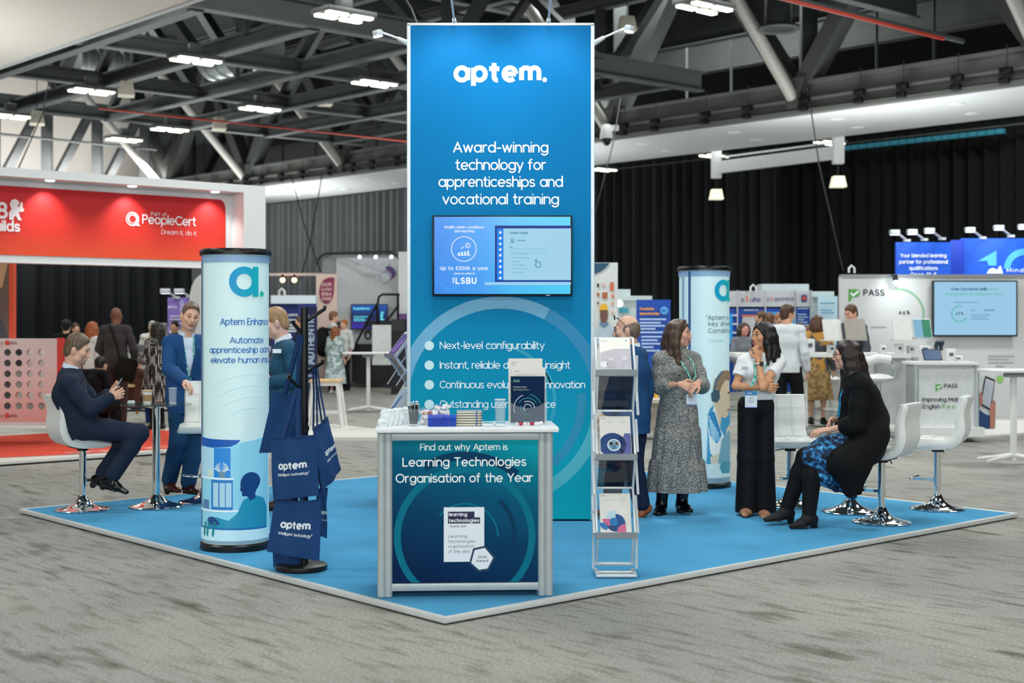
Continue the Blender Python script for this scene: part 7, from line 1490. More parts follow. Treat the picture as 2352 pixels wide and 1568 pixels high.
# --- right of the tower
t = panel('poster_board', 'tall white poster with a worker in a yellow hard hat beside the tower', 'poster', 1340, 1419, 603, 960, 20.5, mat('poster_pale', 'd2d4d2', .5)); dd_ = 20.48
fill([(1340, 604), (1401, 604), (1390, 616), (1378, 624), (1364, 629), (1340, 632)], pm(dd_), 16).build('poster_print', mat('poster_teal', '1d4a66', .5), t, fix=False)
for (x, y, w_, h_, hx_) in ((1371, 651, 5, 8, '3a2c24'), (1382, 650, 8, 8, 'd8b4a8'), (1401, 648, 9, 20, 'cc6a42'), (1383, 671, 12, 14, 'b06038'), (1371, 672, 6, 8, 'a8643c'), (1404, 676, 7, 8, 'd08058'), (1371, 692, 5, 7, '8a7058'), (1404, 694, 6, 6, 'd89878'), (1404, 714, 6, 6, 'd8b08c')): fill([(x, y), (x + w_, y), (x + w_, y + h_), (x, y + h_)], pm(dd_), 2).build('poster_print', mat('poster_' + hx_, hx_, .5), t, fix=False)
fill([(1366, 790), (1370, 752), (1378, 742), (1398, 742), (1410, 756), (1412, 790)], pm(dd_ - .01), 14).build('poster_print', mat('poster_shirt', 'aebfcc', .5), t, fix=False); fill([(1378, 712), (1396, 712), (1396, 728), (1391, 742), (1382, 742), (1378, 730)], pm(dd_ - .015), 12).build('poster_print', mat('poster_skin', '6c4a3e', .5), t, fix=False); fill([(1376, 712), (1377, 702), (1386, 696), (1394, 699), (1397, 712)], pm(dd_ - .02), 12).build('poster_print', mat('poster_yellow', 'e0ac2c', .5), t, fix=False); fill([(1378, 735), (1387, 746), (1397, 738), (1398, 744), (1387, 752), (1377, 744)], pm(dd_ - .02), 10).build('poster_print', mat('poster_collar', '5a7ca0', .5), t, fix=False)
PALEB = mat('pale_blue_white', 'c8d6d8', .5, emit=.05, var=0); t = panel('booth_stand', 'pale glowing booth board between the worker poster and the blue banner', 'booth panel', 1418, 1480, 680, 900, 27, PALEB); fr(1418, 1448, 664, 690, 26.9, .1).build('light_box', PALEB, t); fr(1438, 1498, 679, 690, 26.8, .1).build('light_box', PALEB, t); fr(1421, 1444, 706, 718, 26.85, .02).build('poster_print', mat('sign_teal', '4aa4bc', .5), t); MB().ball(at(1423, 697, 26.6), .07, 10).build('lamp_lens', mat('downlight_lens', 'f6f8ff'), t)
t = panel('roll_up_banner', 'blue banner with orange heading and white text lines', 'banner', 1462, 1540, 688, 905, 22, mat('banner_blue', '0f4ab0', .5), .05); fl(t, 'Foundation', 1486, 712, 6.5, 33, 21.97, mat('banner_orange', 'f0a43c', .5, var=0), 1.7); fl(t, 'Apprenticeships', 1492, 723, 6.5, 46, 21.97, mat('banner_orange', 'f0a43c'), 1.7)
blurb(t, 1469, 1530, (733, 741, 748, 755, 763), 21.97, mat('banner_pale_blue', 'b4cdf0', .5)); blurb(t, 1473, 1520, (773, 781, 789, 797, 805), 21.97, mat('banner_pale_blue', 'b4cdf0')); a = at(1525, 713, 22); ring(a.x, a.z, .0, .065, 0, 360, lambda x, y: (x, 21.965, y), 24).build('emblem', mat('banner_sky', '5aa4e8', .5), t, smooth=False, fix=False); fl(t, 'ABC', 1525, 715, 4, 9, 21.955, mat('banner_blue', '0f4ab0'), 1.4)
t = tag(fr(1505, 1512, 905, 960, 20, .3).build('yellow_box', mat('yellow_plastic', 'e8b030', .5)), 'yellow box edge low behind the dress woman', 'box'); t = thing('low_bench', 'low beige bench end beside the yellow box', 'bench', (0, 0, 0)); fr(1478, 1540, 918, 926, 19.5, .5).build('bench_top', mat('bench_beige', 'c4b8a8', .6), t); fr(1480, 1538, 926, 990, 19.6, .4).build('bench_body', mat('bench_side', 'a89c90', .6), t)
es = thing('booth_wall', 'blue and white shell scheme booth with eSuite fascia', 'booth panel', (0, 0, 0)); d_ = 27; BLP = mat('shell_blue', '1c50b4', .5)
fr(1640, 1862, 708, 900, d_, .06).build('wall_panels', BLP, es); fr(1640, 1866, 668, 704, d_ - .05, .06).build('fascia', mat('fascia_grey', 'd2d4da', .5), es)
for px in (1694, 1758, 1827, 1862): fr(px - 1.5, px + 1.5, 666, 900, d_ - .08, .05).build('upright', ALU, es)
INKP = mat('fascia_purple', '54548c', .5, var=0); INKO = mat('fascia_orange', 'f07850', .5, var=0); fl(es, 'e', 1707, 693, 11, 9, d_ - .09, INKP, 1.1); fl(es, 'S', 1717, 693, 14, 8, d_ - .09, INKO, 1.5); fl(es, 'uite', 1735, 693, 12, 24, d_ - .09, INKP, 1.1); fl(es, 'e', 1765, 690, 8, 5, d_ - .09, INKP, 1.0); fl(es, 'A', 1773, 690, 9, 7, d_ - .09, INKO, 1.2); fl(es, 'pprentice', 1801, 690, 9, 44, d_ - .09, INKP, .9)
a = at(1845, 685, d_); fill(rrect_pts(a.x - .055, a.z - .07, a.x + .055, a.z + .07, .03), lambda x, y: (x, d_ - .09, y), 14).build('emblem', mat('emblem_navy', '2a4a84', .5), es, fix=False); ring(a.x, a.z, 0, .04, 0, 360, lambda x, y: (x, d_ - .1, y), 16).build('emblem', mat('emblem_red', 'd8503c', .5), es, fix=False)
fl(es, 'www.apprent.co.uk', 1725, 713.5, 4, 33, d_ - .02, WPRINT, 1.2); blurb(es, 1832, 1858, (708, 722, 728, 734, 740, 746), d_ - .02, mat('banner_pale_blue', 'b4cdf0'), 3); fill(rrect_pts(at(1704, 0, d_).x, at(0, 812, d_).z, at(1740, 0, d_).x, at(0, 724, d_).z, .06), lambda x, y: (x, d_ - .03, y), 10).build('poster_print', mat('poster_pink_white', 'e0dcdc', .5), es, fix=False); fr(1704, 1738, 723, 727, d_ - .04, .02).build('poster_print', INKO, es)
fr(1748, 1826, 716, 760, d_ - .06, .03).build('booth_screen', E('screen_sky', '2a9ad8', .55), es); fr(1676, 1682, 720, 790, d_ - .1, .1).build('booth_screen', E('screen_sky', '2a9ad8', .55), es)
for y in (722, 742, 762): fr(1684, 1694, y, y + 4, d_ - .2, .2).build('shelf', STW, es)
t = thing('booth_wall', 'pale blue glowing booth boxes behind the eSuite booth', 'booth panel', (0, 0, 0)); fr(1750, 1858, 652, 668, 28.5, .6).build('light_box', PALEB, t); fr(1862, 1916, 669, 682, 28, .4).build('light_box', PALEB, t); fr(1864, 1880, 682, 800, 28.2, .1).build('panel_board', PALEB, t); fr(1880, 1924, 680, 800, 27.8, .1).build('panel_board', mat('glow_panel', 'bcd8e4', .5, emit=.12, var=0), t); blurb(t, 1884, 1918, (696, 712, 718), 27.78, mat('glow_ink', '7fb0c8', .5), 3)
for px, py, d_, lab in ((1731, 668, 26.8, 'white looped cable end on top of the eSuite booth'), (1957, 624, 24.5, 'white looped cable end on top of the white booth'), (648, 677, 23.8, 'white looped cable end on top of the navy booth')):
    t = tag(MB().tube([at(px - 7, py + 2, d_), at(px - 7, py - 8, d_), at(px - 1, py - 14, d_), at(px + 5, py - 9, d_), at(px + 6, py + 3, d_)], .022, 8).build('cable_loop', WHITE), lab, 'cable', 'white cable loops on booth tops')
# --- white booth with the green mark
ps = thing('booth_wall', 'long white booth wall with green tick mark and PASS lettering', 'booth panel', (0, 0, 0)); PD = 24.0
fr(1929, 2470, 637, 1000, PD, .1).build('wall_panel', mat('booth_white', 'd2d3d4', .5, var=.02), ps); fr(1933, 2470, 630, 638, PD - .02, .2).build('top_rail', mat('rail_grey', '9a9c9e', .5), ps)
INKD = mat('ink_black', '1c2226', .5, var=0); GRN = mat('pass_green', '5ea850', .5, var=0)
def pass_mark(t, px, py, s, d_, cap, wd):
    a = at(px, py, d_); k = s * d_ / FPX; mp_ = lambda x, y: (a.x + x * k, d_, a.z + y * k); mp2 = lambda x, y: (a.x + x * k, d_ - .006, a.z + y * k)
    fill([(0, 1), (.75, 1), (.92, .93), (1, .8), (1, .55), (.92, .38), (.75, .3), (.42, .3), (.25, .2), (.25, .02), (0, -.12)], mp_, 24).build('logo', GRN, t, smooth=False, fix=False)
    MB().add([mp2(*q) for q in ((.12, .62), (.26, .72), (.42, .56), (.78, .88), (.92, .76), (.42, .34))], [(0, 1, 2, 5), (2, 3, 4, 5)]).build('logo', WPRINT, t, smooth=False, fix=False)
    fl(t, 'PASS', px + s * 1.3, py - s * .42, cap, wd, d_, INKD, 1.4, 'L')
pass_mark(ps, 1949, 690, 26, PD - .01, 15, 49); a = at(2062, 722, PD); ring(a.x, a.z, .42, .46, -30, 95, lambda x, y: (x, PD - .01, y), 30).build('ring_chart', mat('chart_green', '8fb89c', .5, var=0), ps, smooth=False, fix=False); fl(ps, '46%', 2077, 722, 9, 26, PD - .01, mat('chart_ink', '46525a', .5, var=0), 1.4); blurb(ps, 2000, 2036, (751,), PD - .01, mat('soft_grey_ink', 'a4a8ac', .5), 3)
blurb(ps, 2270, 2330, (818, 825, 833, 841), PD - .01, mat('soft_grey_ink', 'a4a8ac'), 3); fill(rrect_pts(at(2288, 0, PD).x, at(0, 879, PD).z, at(2304, 0, PD).x, at(0, 862, PD).z, .05), lambda x, y: (x, PD - .02, y), 12).build('green_pill', mat('pill_green', '8cc46c', .5), ps, fix=False)
spot(at(2068, 640, PD - .55), at(2068, 690, PD), 14, 110, (.9, .97, 1), .9, .03); t = thing('booth_lamp', 'small spotlight shining on the white booth wall', 'spotlight', at(2057, 645, PD - .3)); MB().cyl((0, 0, 0), (0, .02, .1), .05, .04, 12).bar((0, 0, .05), (0, .3, .12), .02).build('lamp_head', BLACKM, t); MB().ball((.02, .03, -.02), .05, 10).build('lamp_lens', mat('lamp_glow', 'eafaff'), t)
tv3 = thing('television', 'large television with pale blue slide on the white booth', 'television', (0, 0, 0)); fr(2143, 2337, 644, 773, PD - .2, .1).build('bezel', BLKPL, tv3); fill([(2146, 647), (2334, 647), (2334, 769), (2146, 769)], pm(PD - .21), 2).build('screen', E('screen_pale_blue', '9ccbe8', .72), tv3, fix=False); TI = E('slide_dark_teal', '1f5a7a', .3)
fl(tv3, 'Free functional skills', 2226, 667, 7, 82, PD - .22, TI, 1.5); fl(tv3, 'initial', 2280, 667, 7, 22, PD - .22, E('slide_green', '5fc0a0', .5), 1.2); fl(tv3, 'assessments and diagnostic tests', 2238, 678, 6.5, 133, PD - .22, E('slide_green', '5fc0a0', .5), 1.2); a = at(2204, 720, PD - .22); ring(a.x, a.z, .125, .145, 70, 330, lambda x, y: (x, PD - .22, y), 30).build('ring_chart', E('slide_green2', '5cb8b0', .5), tv3, smooth=False, fix=False); fl(tv3, '69%', 2204, 723, 7, 18, PD - .22, TI, 1.3); blurb(tv3, 2190, 2249, (694,), PD - .22, E('slide_soft', '6f9cc0', .5), 2); fl(tv3, '1.5', 2234, 715, 5, 9, PD - .22, TI, 1.2); fl(tv3, '21/24/30', 2272, 715, 5, 24, PD - .22, TI, 1.2); blurb(tv3, 2230, 2275, (723, 728, 733), PD - .22, E('slide_soft', '6f9cc0', .5), 2)
# far blue booth above it
mb1 = thing('booth_wall', 'bright blue tall booth with a big ten behind the white booth', 'booth panel', (0, 0, 0)); BD = 30; BRB = mat('bright_blue', '1a5cd8', .5, var=.03)
fr(2058, 2184, 556, 900, BD - .8, .1).build('front_panel', BRB, mb1); fr(2184, 2215, 551, 900, BD - .2, .1).build('recess_panel', mat('deep_blue', '1038b0', .5), mb1); fr(2208, 2500, 547, 900, BD, .1).build('back_panel', BRB, mb1)
for i, s in enumerate(('Your blended learning', 'partner for professional', 'qualifications', 'Open 10-5')): fl(mb1, s, 2121, 591 + 14.5 * i, 9, (106, 112, 66, 60)[i], BD - .82, WPRINT, 1.5)
CY_ = mat('ten_cyan', '58b8f0', .5, var=0); fill([(2245, 600), (2289, 575), (2289, 610), (2270, 610), (2268, 599)], pm(BD - .02), 12).build('lettering', CY_, mb1, fix=False); ring(at(2352, 618, BD).x, at(2352, 618, BD).z, .3, .44, 20, 178, lambda x, y: (x, BD - .02, y), 30).build('lettering', CY_, mb1, fix=False)
fill([(2266, 628), (2272, 618), (2282, 615), (2290, 620), (2298, 608), (2304, 628)], pm(BD - .03), 14).build('logo', WPRINT, mb1, fix=False); fl(mb1, 'Mindful', 2344, 625, 9, 64, BD - .03, WPRINT, 1.4); spot(at(2240, 520, BD - 1.2), at(2240, 620, BD), 45, 120, (.9, .95, 1), .9, .1); spot(at(2120, 520, BD - 2), at(2120, 620, BD - .8), 35, 120, (.9, .95, 1), .9, .1); spot(at(2350, 520, BD - 1.2), at(2350, 620, BD), 45, 120, (.9, .95, 1), .9, .1)
for i, (px, py, ex, ey) in enumerate(((2083, 555, 2058, 535), (2123, 553, 2098, 534), (2164, 551, 2138, 531), (2257, 549, 2231, 529), (2322, 545, 2297, 524), (2378, 543, 2353, 522))): booth_lamp(px, py - 3, ex, ey - 2, BD - (.75 if i < 3 else 0), ['first', 'second', 'third', 'fourth', 'fifth', 'sixth'][i] + ' arm lamp along the bright blue booth top, counted from the drape side')
# PASS counter, long table, laptops and small things
pcn = thing('reception_counter', 'white exhibition counter with green tick and PASS lettering', 'counter', (0, 0, 0)); d_ = 19.3
fr(2104, 2250, 832, 838, d_ - .1, .7).build('counter_top', STW, pcn); fr(2104, 2245, 838, 1000, d_, .5).build('counter_body', ALU, pcn); fr(2110, 2242, 846, 982, d_ - .02, .03).build('front_panel', mat('counter_white', 'd4d8da', .5), pcn); fr(2102, 2107, 836, 1002, d_ - .05, .05).build('corner_post', PROF, pcn); fr(2240, 2247, 836, 1002, d_ - .05, .05).build('corner_post', PROF, pcn)
fr(2106, 2262, 982, 1003, d_ - .1, .8).build('plinth', STW, pcn); pass_mark(pcn, 2149, 897, 15, d_ - .03, 10, 31); fl(pcn, 'Improving Maths &', 2119, 922, 10, 106, d_ - .03, INKD, 1.3, 'L'); fl(pcn, 'English', 2119, 938, 10, 41, d_ - .03, INKD, 1.3, 'L'); fl(pcn, 'Results', 2164, 938, 10, 60, d_ - .03, GRN, 1.1, 'L')
SX = 2266; sd_ = thing('side_poster', 'poster of hands with a tablet on the white counter side', 'poster', (0, 0, 0)); fr(2249, 2287, 838, 985, d_ + .3, .04).build('poster_board', mat('counter_white', 'd4d8da'), sd_); fill([(2249, 940), (2262, 950), (2276, 955), (2276, 984), (2249, 984)], pm(d_ + .29), 8).build('poster_print', mat('poster_jeans', '1d3f74', .5), sd_, fix=False); fill([(2262, 862), (2286, 872), (2276, 944), (2252, 930)], pm(d_ + .285), 12).build('poster_print', mat('poster_tablet', '202428', .5), sd_, fix=False); fill([(2264, 868), (2284, 876), (2274, 938), (2254, 926)], pm(d_ + .28), 12).build('poster_print', mat('poster_screen', 'b8bcc8', .5), sd_, fix=False); fill([(2274, 930), (2283, 918), (2287, 925), (2285, 984), (2274, 984)], pm(d_ + .275), 8).build('poster_print', mat('poster_hand', 'b87a6c', .5), sd_, fix=False); fill([(2249, 905), (2255, 900), (2258, 925), (2250, 935)], pm(d_ + .275), 6).build('poster_print', mat('poster_hand', 'b87a6c'), sd_, fix=False)
tb = thing('tablet', 'dark tablet propped on the white counter', 'tablet', at(2141, 831, d_)); M3 = Matrix.Rotation(R(-38), 3, 'X'); MB().box((0, 0, .1), (.26, .012, .19), M=M3).build('tablet_body', BLKPL, tb, bevel=.004); MB().box((0, -.008, .1), (.235, .002, .165), M=M3).build('tablet_screen', E('tablet_blue', '1d4c7c', .3), tb)
for i, px in enumerate((2151, 2162)): tag(MB().tube([at(px, 805, d_ + .5), at(px - 1, 795, d_ + .5), at(px + 2, 786, d_ + .5), at(px + 6, 784, d_ + .5)], [.02, .03, .035, .02], 8).build('handheld_scanner', mat('scanner_navy', '16283c', .5)), ['dark curved handset behind the tablet, nearer the table', 'dark curved handset behind the tablet, nearer the television'][i], 'handset')
lt = thing('long_table', 'long white table with laptops in the white booth', 'table', (0, 0, 0)); d_ = 21; fr(1690, 2110, 812, 820, d_ - .3, .9).build('table_top', STW, lt)
for px in (1848, 1960, 2000, 2104): fr(px - 7, px + 7, 820, 980, d_, .1).build('leg', STW, lt)
fr(2000, 2106, 822, 975, d_ + .3, .05).build('front_panel', mat('counter_white', 'd4d8da'), lt)
def laptop(label, px0, px1, py0, py1, d_, back, screen=None, lean=.12):
    t = thing('laptop', label, 'laptop', (0, 0, 0), 0, 'laptops on the long white table'); q = [at(px0 + 4, py1, d_), at(px1 + 4, py1, d_), at(px1 - 2, py0, d_ + lean), at(px0 - 2, py0, d_ + lean)]; o_ = Vector((0, .02, 0))
    MB().add(q + [v + o_ for v in q], [(0, 1, 2, 3), (7, 6, 5, 4), (0, 4, 5, 1), (1, 5, 6, 2), (2, 6, 7, 3), (3, 7, 4, 0)]).build('laptop_lid', back, t, smooth=False); MB().box((q[0] + q[1]) / 2 + Vector((0, .14, -.01)), ((q[1] - q[0]).length, .28, .02)).build('keyboard_base', back, t)
    if screen: c0_ = sum(q, Vector()) / 4; MB().add([c0_ + (v - c0_) * .93 + Vector((0, -.006, 0)) for v in q], [(0, 1, 2, 3)]).build('screen', screen[0], t, smooth=False); MB().add([c0_ + (q[0].lerp(q[1], a) - c0_) * .93 + Vector((0, -.009, 0)) for a in (.5, 1)] + [c0_ + (q[3].lerp(q[2], a) - c0_) * .93 + Vector((0, -.009, 0)) for a in (1, .5)], [(0, 1, 2, 3)]).build('screen', screen[1], t, smooth=False)
    return t
laptop('taupe laptop lid facing out on the long white table', 1940, 1988, 732, 779, 20.6, mat('taupe_lid', '9a948a', .4)); laptop('laptop with blue and green screen on the long white table', 2097, 2138, 732, 775, 20.7, ALU, (E('lap_blue', '7fb4cc', .5), E('lap_green', '3c8a6c', .4)))
laptop('white laptop lid beside the taupe one', 1890, 1932, 733, 780, 20.7, mat('white_lid', 'd4d3d0', .4)); laptop('white laptop lid in the middle of the long white table', 2050, 2092, 733, 780, 20.7, mat('white_lid', 'd4d3d0'))
WB = mat('white_goods', 'd6d8da', .5)
for px, w_, py, hh, lab in ((1862, 20, 812, 34, 'white card pyramid on the long table, nearest the man in the white shirt'), (1912, 16, 812, 20, 'small white card on the long table near the seated woman'), (2030, 14, 812, 20, 'small white printed box on the long table'), (2068, 16, 812, 22, 'white box with dark mark on the long table'), (2095, 14, 812, 18, 'plain white box at the long table end'), (2126, 26, 808, 14, 'grey topped stack of leaflets behind the tablet'), (2186, 20, 831, 30, 'white leaflet dispenser on the white counter'), (2202, 20, 831, 14, 'low white card stack on the white counter')):
    dq = 20.8 if py == 812 else 19.6; t = tag(fr(px - w_ / 2, px + w_ / 2, py - hh, py, dq, .16).build('card_box', WB, bevel=.01), lab, 'box', 'small white things on the white booth furniture'); fr(px - w_ * .25, px + w_ * .2, py - hh * .7, py - hh * .45, dq - .012, .01).build('print_mark', mat('chart_ink', '46525a'), t)
t = thing('fan_chair', 'white moulded chair half hidden behind the seated woman', 'chair', (0, 0, 0)); d_ = 19.6
MB().tube([at(1990, 830, d_), at(2015, 822, d_), at(2045, 826, d_)], .06, 10).build('backrest', STW, t); MB().ball(at(2018, 868, d_), (.2, .2, .06), 16).build('seat', STW, t); MB().tube([at(2045, 828, d_), at(2058, 850, d_), at(2050, 872, d_)], .015, 8).tube([at(1992, 832, d_), at(1990, 868, d_)], .015, 8).build('arm_frame', CHROME, t); MB().cyl(at(2018, 875, d_), at(2018, 960, d_), .03).build('pole', ALU, t); MB().lathe([(0, 0), (.22, 0), (.2, .02), (0, .04)], 20, at(2018, 1010, d_)).build('base', ALU, t)
for i, px in enumerate((1868, 1908)): t = thing('fan_chair', ['white moulded chair under the long table behind the tan skirted person', 'second white moulded chair under the long table'][i], 'chair', (0, 0, 0)); dd_ = 23.4; MB().ball(at(px, 870, dd_), (.16, .18, .05), 12).build('seat', STW, t); MB().tube([at(px - 14, 832, dd_ + .2), at(px, 828, dd_ + .24), at(px + 14, 832, dd_ + .2)], .05, 8).build('backrest', STW, t); MB().cyl(at(px, 874, dd_), at(px, 965, dd_), .03).build('pole', ALU, t); MB().lathe([(0, 0), (.2, 0), (.2, .02), (0, .03)], 16, at(px, 980, dd_)).build('base', ALU, t)
hs = thing('stand_floor', 'low white floor plate under the white booth', 'platform', (0, 0, 0)); q = [ground(2150, 1004), ground(2263, 1006), ground(2420, 992), ground(2420, 930), ground(1980, 930), ground(1990, 985)]
MB().add([v + Vector((0, 0, .03)) for v in q] + q, [(0, 1, 2, 3, 4, 5)] + [(i, (i + 1) % 6, 6 + (i + 1) % 6, 6 + i) for i in range(6)]).build('deck_board', mat('deck_white', 'd9d6d0'), hs, smooth=False)
# ================================================================ visitors and staff farther back
def bg(label, px, top, d, face, top_c, low_c, hair=None, H=1.75, z0=0.0, skinc='c99a80', low='trousers', fem=False, hlong=0, hcol='3a2a20', jacket=True, shoes='151312', head_dir=None, voxel=.013, build=1.0, coat=0.0, **J):
    x = (px - CX) * d / FPX; H = H or 1.75; b = Vector((x, d, z0)); zt = EYE - (top - CY) * d / FPX
    H = (zt - z0) if 'seat' not in J else H
    seat = J.pop('seat', None)
    if seat is not None:                                               # seated: the whole figure sits on a support of that height
        b.z = zt - H * (1.75 / 1.75) + 0; dz = .0
        J = dict(kR=(.11, .42, .93), kL=(-.11, .42, .93), aR=(.11, .44, .5), aL=(-.11, .44, .5), tR=(.12, .58, .46), tL=(-.12, .58, .46), wR=(.1, .3, 1.0), wL=(-.1, .3, 1.0), eR=(.25, .08, 1.1), eL=(-.25, .08, 1.1), **J)
    p = Person('person', label, b, face, H, voxel=voxel, skinc=skinc, head_dir=head_dir, build=build, **J)
    p.body(fem); m = top_c if not isinstance(top_c, str) else cloth(top_c)
    p.jacket(m, .018, .1 + coat, 1.9 if jacket else 1.1, (.06, .053, .046), name='top')
    if low == 'trousers': p.trousers(cloth(low_c) if isinstance(low_c, str) else low_c)
    if low == 'skirt':
        c = p.J['pelvis']; hem = p.J['kR'].z - .1; skirt(p, [(c.z + .12, .15, .115, 0, 0), (c.z, .18, .15, .004, 0), ((c.z + hem) / 2, .21, .18, .01, 0), (hem, .24, .2, .014, 0)], low_c if not isinstance(low_c, str) else cloth(low_c), 3, 'skirt', c, 40, 7)
    if hlong: p.hair_long(hcol, hlong, False, .014, 7, True, .006, 3)
    elif hair != 'none': p.hair_short(hcol, .014)
    for a in 'RL': p.shoe(a, shoes)
    return p
DOTS = speckle_mat('spotted_dress', ['e4e0d8', 'e4e0d8', '121214', '121214'], 34, 'grid', lo=.30, hi=.36)
p = bg('bald man seen from behind in a dark grey jacket with a shoulder bag', 266, 706, 21.5, (.12, 1), '403c3c', '4c3634', 'none', z0=.05, skinc='7a5242', voxel=.010, eR=(.27, .02, 1.14), eL=(-.27, .02, 1.14), wR=(.2, .22, 1.0), wL=(-.2, .22, 1.0))
p.ribbon('lanyard', [p.J['neck'] + Vector((-.07, -.03, .03)), p.J['neck'] + Vector((0, -.075, .02)), p.J['neck'] + Vector((.07, -.03, .03))], .02, LANY, (0, -1, .3))
t = thing('shoulder_bag', 'black shoulder bag hanging behind the bald man', 'bag', at(290, 848, 21.3)); MB().box((0, 0, 0), (.32, .1, .36), M=Matrix.Rotation(R(14), 3, 'Y')).build('bag_body', cloth('15140f'), t, bevel=.04); MB().tube([Vector((-.1, -.02, .17)), at(267, 790, 21.28) - t.location, at(252, 748, 21.3) - t.location], .018, 6).build('strap', cloth('15140f'), t); MB().box((0, -.055, .05), (.28, .01, .2), M=Matrix.Rotation(R(14), 3, 'Y')).build('flap', cloth('1d1c18'), t)
p = bg('dark long haired woman in a black and white spotted dress', 360, 740, 20.9, (-.85, .5), DOTS, DOTS, z0=.05, fem=True, low='skirt', hlong=.28, hcol='1a1412', voxel=.010, head_dir=(-.9, .3, 0), eR=(.24, .02, 1.14), wR=(.14, .24, 1.12), eL=(-.24, .02, 1.14), wL=(-.14, .24, 1.12))
for a in 'RL': sd = Sdf(); sd.chain([p.J['k' + a], p.J['a' + a]], [.055, .042], .02); p.part('tights', sd, cloth('101114', .8))
bg('woman with long red hair behind the seated man', 212, 739, 23, (.6, .8), 'd8d4d0', '22242c', fem=True, hlong=.3, hcol='9a5228', z0=.05)
p = bg('man in a black cap and black T-shirt seen from behind near the drape', 152, 736, 25, (-.2, 1), '101012', '16161a', z0=.05, jacket=False, hcol='0c0c0e'); p.mb('cap', MB().ball(p.hp(0, -.01, .06), (.1, .11, .085), 14), mat('cap_black', '0c0c0e', .7))
bg('small far visitor with brown hair beside the man in the black cap', 173, 743, 28, (.7, -.7), '2a2c30', '1c1c20', z0=.05, hcol='4a3226')
bg('person in black sitting with a bent back behind the seated man', 214, 808, 20.2, (.3, .95), '0e0e11', '0e0e11', H=1.7, hcol='171214', seat=.5, neck=(0, .1, 1.44), head=(0, .2, 1.55))
bg('seated visitor in blue jeans behind the spotted dress woman', 312, 812, 22.6, (.5, .85), '5a3a30', '2c4a86', H=1.7, seat=.5)
bg('dark haired visitor just behind the smiling man', 402, 738, 27.4, (-.3, -.9), '2c2c34', '222226', hcol='15110f')
bg('grey haired visitor by the orange drinks dispenser', 350, 738, 27.6, (.3, -.9), 'c8c4c0', '2a2a30', hcol='a8a49e')
for i, px in enumerate((352, 377)):
    t = thing('drinks_dispenser', ['clear drinks dispenser with orange juice, nearer the spotted dress woman', 'clear drinks dispenser with orange juice, nearer the lilac panel'][i], 'dispenser', at(px, 800, 25)); MB().lathe([(0, 0), (.08, 0), (.08, .42), (0, .42)], 18).build('vessel', CLEAR, t); MB().lathe([(0, .02), (.074, .02), (.074, .25), (0, .25)], 18).build('juice', mat('orange_juice', 'd88a3c', .3), t); MB().lathe([(.04, .42), (.085, .42), (.085, .45), (0, .47)], 18).build('lid', CHROME, t); MB().cyl((0, 0, -.35), (0, 0, 0), .09, n=16).build('stand', ALU, t)
bd_ = thing('reception_counter', 'white counter with grey top behind the spotted dress woman', 'counter', (0, 0, 0)); fr(200, 440, 792, 808, 25.6, .6).build('counter_top', mat('grey_top', '6e747c', .4), bd_); fr(204, 436, 808, 940, 25.7, .5).build('counter_body', STW, bd_); fr(312, 350, 828, 838, 25.68, .02).build('print_mark', mat('purple_mark', '5a3a80', .5), bd_)
bw2 = thing('low_wall', 'low white wall behind the game board', 'partition', (0, 0, 0)); fr(56, 150, 802, 958, 20.6, .1).build('wall_board', STW, bw2)
for px, lab in ((286, 'pale wooden stool near the bald man'), (392, 'pale wooden stool near the backlit column')):
    t = thing('wooden_stool', lab, 'stool', at(px, 952, 22.5)); MB().cyl((0, 0, .45), (0, 0, .49), .19, n=20).build('seat', mat('pale_wood', 'd8b888'), t)
    for k in range(4): MB().cyl((.12 * math.cos(k * 1.57 + .4), .12 * math.sin(k * 1.57 + .4), .45), (.2 * math.cos(k * 1.57 + .4), .2 * math.sin(k * 1.57 + .4), 0), .018, n=8).build('leg', mat('orange_wood', 'c8863c', .5), t)
bg('far visitor face glimpsed beside the coat stand pole', 690, 728, 30, (-.9, -.3), '2a2c34', '22242a', hcol='4a3628')
p = bg('tall brown haired man with a black backpack by the pink panel', 765, 716, 32.6, (.9, .35), 'd4d6d4', '17171b', jacket=False, hcol='7a5236', skinc='dcb09a')
t = thing('backpack', 'black backpack on the tall brown haired man', 'bag', at(741, 785, 32.5)); MB().ball((0, 0, 0), (.2, .24, .36), 14).build('bag_body', cloth('121214'), t); MB().tube([(.1, -.1, .3), (.26, -.2, .28), (.22, -.22, -.1)], .04, 6).build('strap', cloth('121214'), t)
bg('smiling red haired man in a white T-shirt by the small screen', 791, 734, 33.25, (-.6, -.75), 'dcdcda', '1c1c22', jacket=False, hcol='b06a34', skinc='dcae98', wR=(.2, .3, 1.05)).face('4a3a2c', '8a5a30', 'b4685e', 'smile')
bg('dark haired person between the backpack man and the red haired man', 777, 738, 33.6, (.5, .8), '1c1c20', '1c1c22', hcol='14100f')
FLO2 = speckle_mat('pale_floral', ['d2dcdc', 'c4d0d2', '6e8688', '9ab0b0'], 9, lo=.4, hi=.66)
bg('girl with long auburn hair in a pale floral dress', 770, 749, 31.8, (.5, .8), FLO2, FLO2, fem=True, low='skirt', hlong=.34, hcol='8a5230', jacket=False, shoes='dcdcd8', skinc='d8a890', kR=(.095, .02, .38), kL=(-.095, .02, .38))
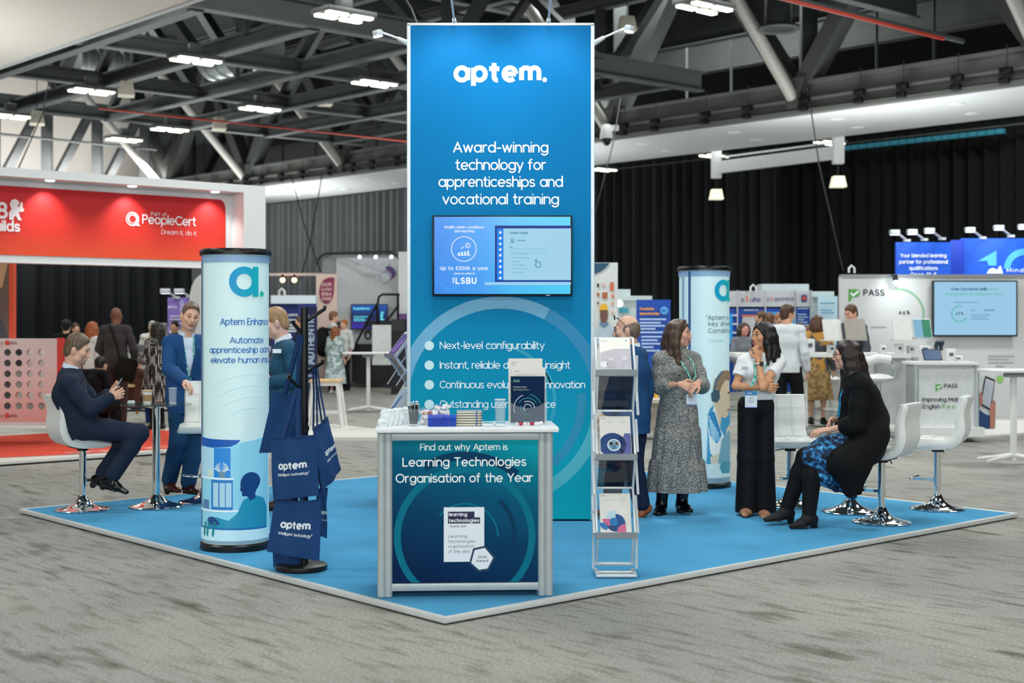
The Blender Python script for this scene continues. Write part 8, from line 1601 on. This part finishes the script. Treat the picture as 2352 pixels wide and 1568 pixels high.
# right-hand side
bg('bearded man in a white shirt and black trousers seen from behind', 1808, 701, 20.1, (.35, .94), 'd4d8dc', '131316', hcol='4a3426', skinc='d4a084', head_dir=(.86, .5, -.05), voxel=.010, wL=(-.26, .1, .95), kR=(.14, .1, .5), aR=(.18, .0, .08))
bg('man in a grey suit behind the taupe laptop', 1957, 701, 22.6, (-.7, -.6), '4a4e58', '2c2e36', hcol='5a3c2a', skinc='d8a088', head_dir=(-.85, -.5, -.3)).face()
bg('person with brown bob wearing a mustard and grey top and tan skirt', 1877, 724, 22.2, (.4, .9), speckle_mat('mustard_grey', ['c08c3c', 'c08c3c', '44484e', '44484e'], 3.0, lo=.45, hi=.55), speckle_mat('tan_skirt', ['7a5f38', '9a7a4a', 'a88a5a'], 18), fem=True, low='skirt', hlong=.14, hcol='4e3020', z0=.03)
bg('person with curly light brown hair sitting at the long table', 1858, 748, 24.3, (.2, 1), '2c2e34', '2a2c34', H=1.7, hlong=.16, hcol='6e4a30', seat=.5)
bg('seated visitor in a grey top with folded arms before the eSuite booth', 1708, 741, 24.6, (.3, -.95), '7a7e84', '6a5c62', H=1.7, fem=True, hlong=.14, hcol='3a2e28', seat=.5, skinc='d8988a')
bg('brown haired visitor right behind the dark haired woman', 1751, 716, 26, (-.8, .3), '3c4048', '2a2a30', hcol='5a3e2a')
bg('second brown haired visitor behind the dark haired woman, nearer the white shirted man', 1768, 719, 25.4, (.2, 1), '4a4c54', '2a2a30', hcol='6a4a32')
bg('fair haired visitor half hidden by the white shirted man', 1788, 720, 26.4, (.4, -.8), '8a8c90', '3a5a80', hcol='9a6a48')
bg('visitor in blue jeans beyond the white shirted man legs', 1836, 742, 25.8, (.3, .9), '2c3a50', '4a6c94', hcol='2a2220')
# ---------------------------------------------------------------- prints and marks hang under the board, page or screen they are on
HOSTS = ['front_graphic', 'red_panel', 'screen', 'backlit_wrap', 'bag_body', 'cover_page', 'front_panel', 'fascia', 'wall_panels', 'wall_panel', 'inner_wall', 'panel_board', 'poster_board', 'deck_board', 'board_front', 'pack_body']
PRINTS = set('lettering logo logo_dot ring_band bullet_dot emblem photo_print print_arc print_line poster_print print_mark award_card award_badge title_block print_ring cover_picture cover_shape cover_ring leaf_sign moon_mark ring_chart green_pill floor_lettering seam_strip'.split())
def stem_(o): return o.name.split('.')[0]
def mid(o): return sum((Vector(c) for c in o.bound_box), Vector()) / 8
for o in list(SC.objects):
    if o.parent is not None or not o.children: continue
    kids = {}
    for ch in o.children: kids.setdefault(stem_(ch), []).append(ch)
    if o.get('category') == 'person':
        for sub, hosts in (('iris', 'eye'), ('eyelid', 'eye'), ('teeth', 'lips'), ('mouth', 'lips'), ('shoe_sole', 'shoe'), ('badge_header', 'badge'), ('badge_footer', 'badge'), ('badge_print', 'badge'), ('watch_case', 'watch_strap')):
            for s in kids.get(sub, []):
                if kids.get(hosts): s.parent = min(kids[hosts], key=lambda h: (mid(h) - mid(s)).length)
        continue
    host = next((kids[h][0] for h in HOSTS if h in kids), None)
    if host is None or host.rotation_euler[:] != (0, 0, 0): continue
    for nm, L in kids.items():
        if nm in PRINTS or (o.get('category') == 'television' and nm not in ('bezel', 'screen', 'wall_bracket', 'maker_mark')):
            for s in L: s.parent = host
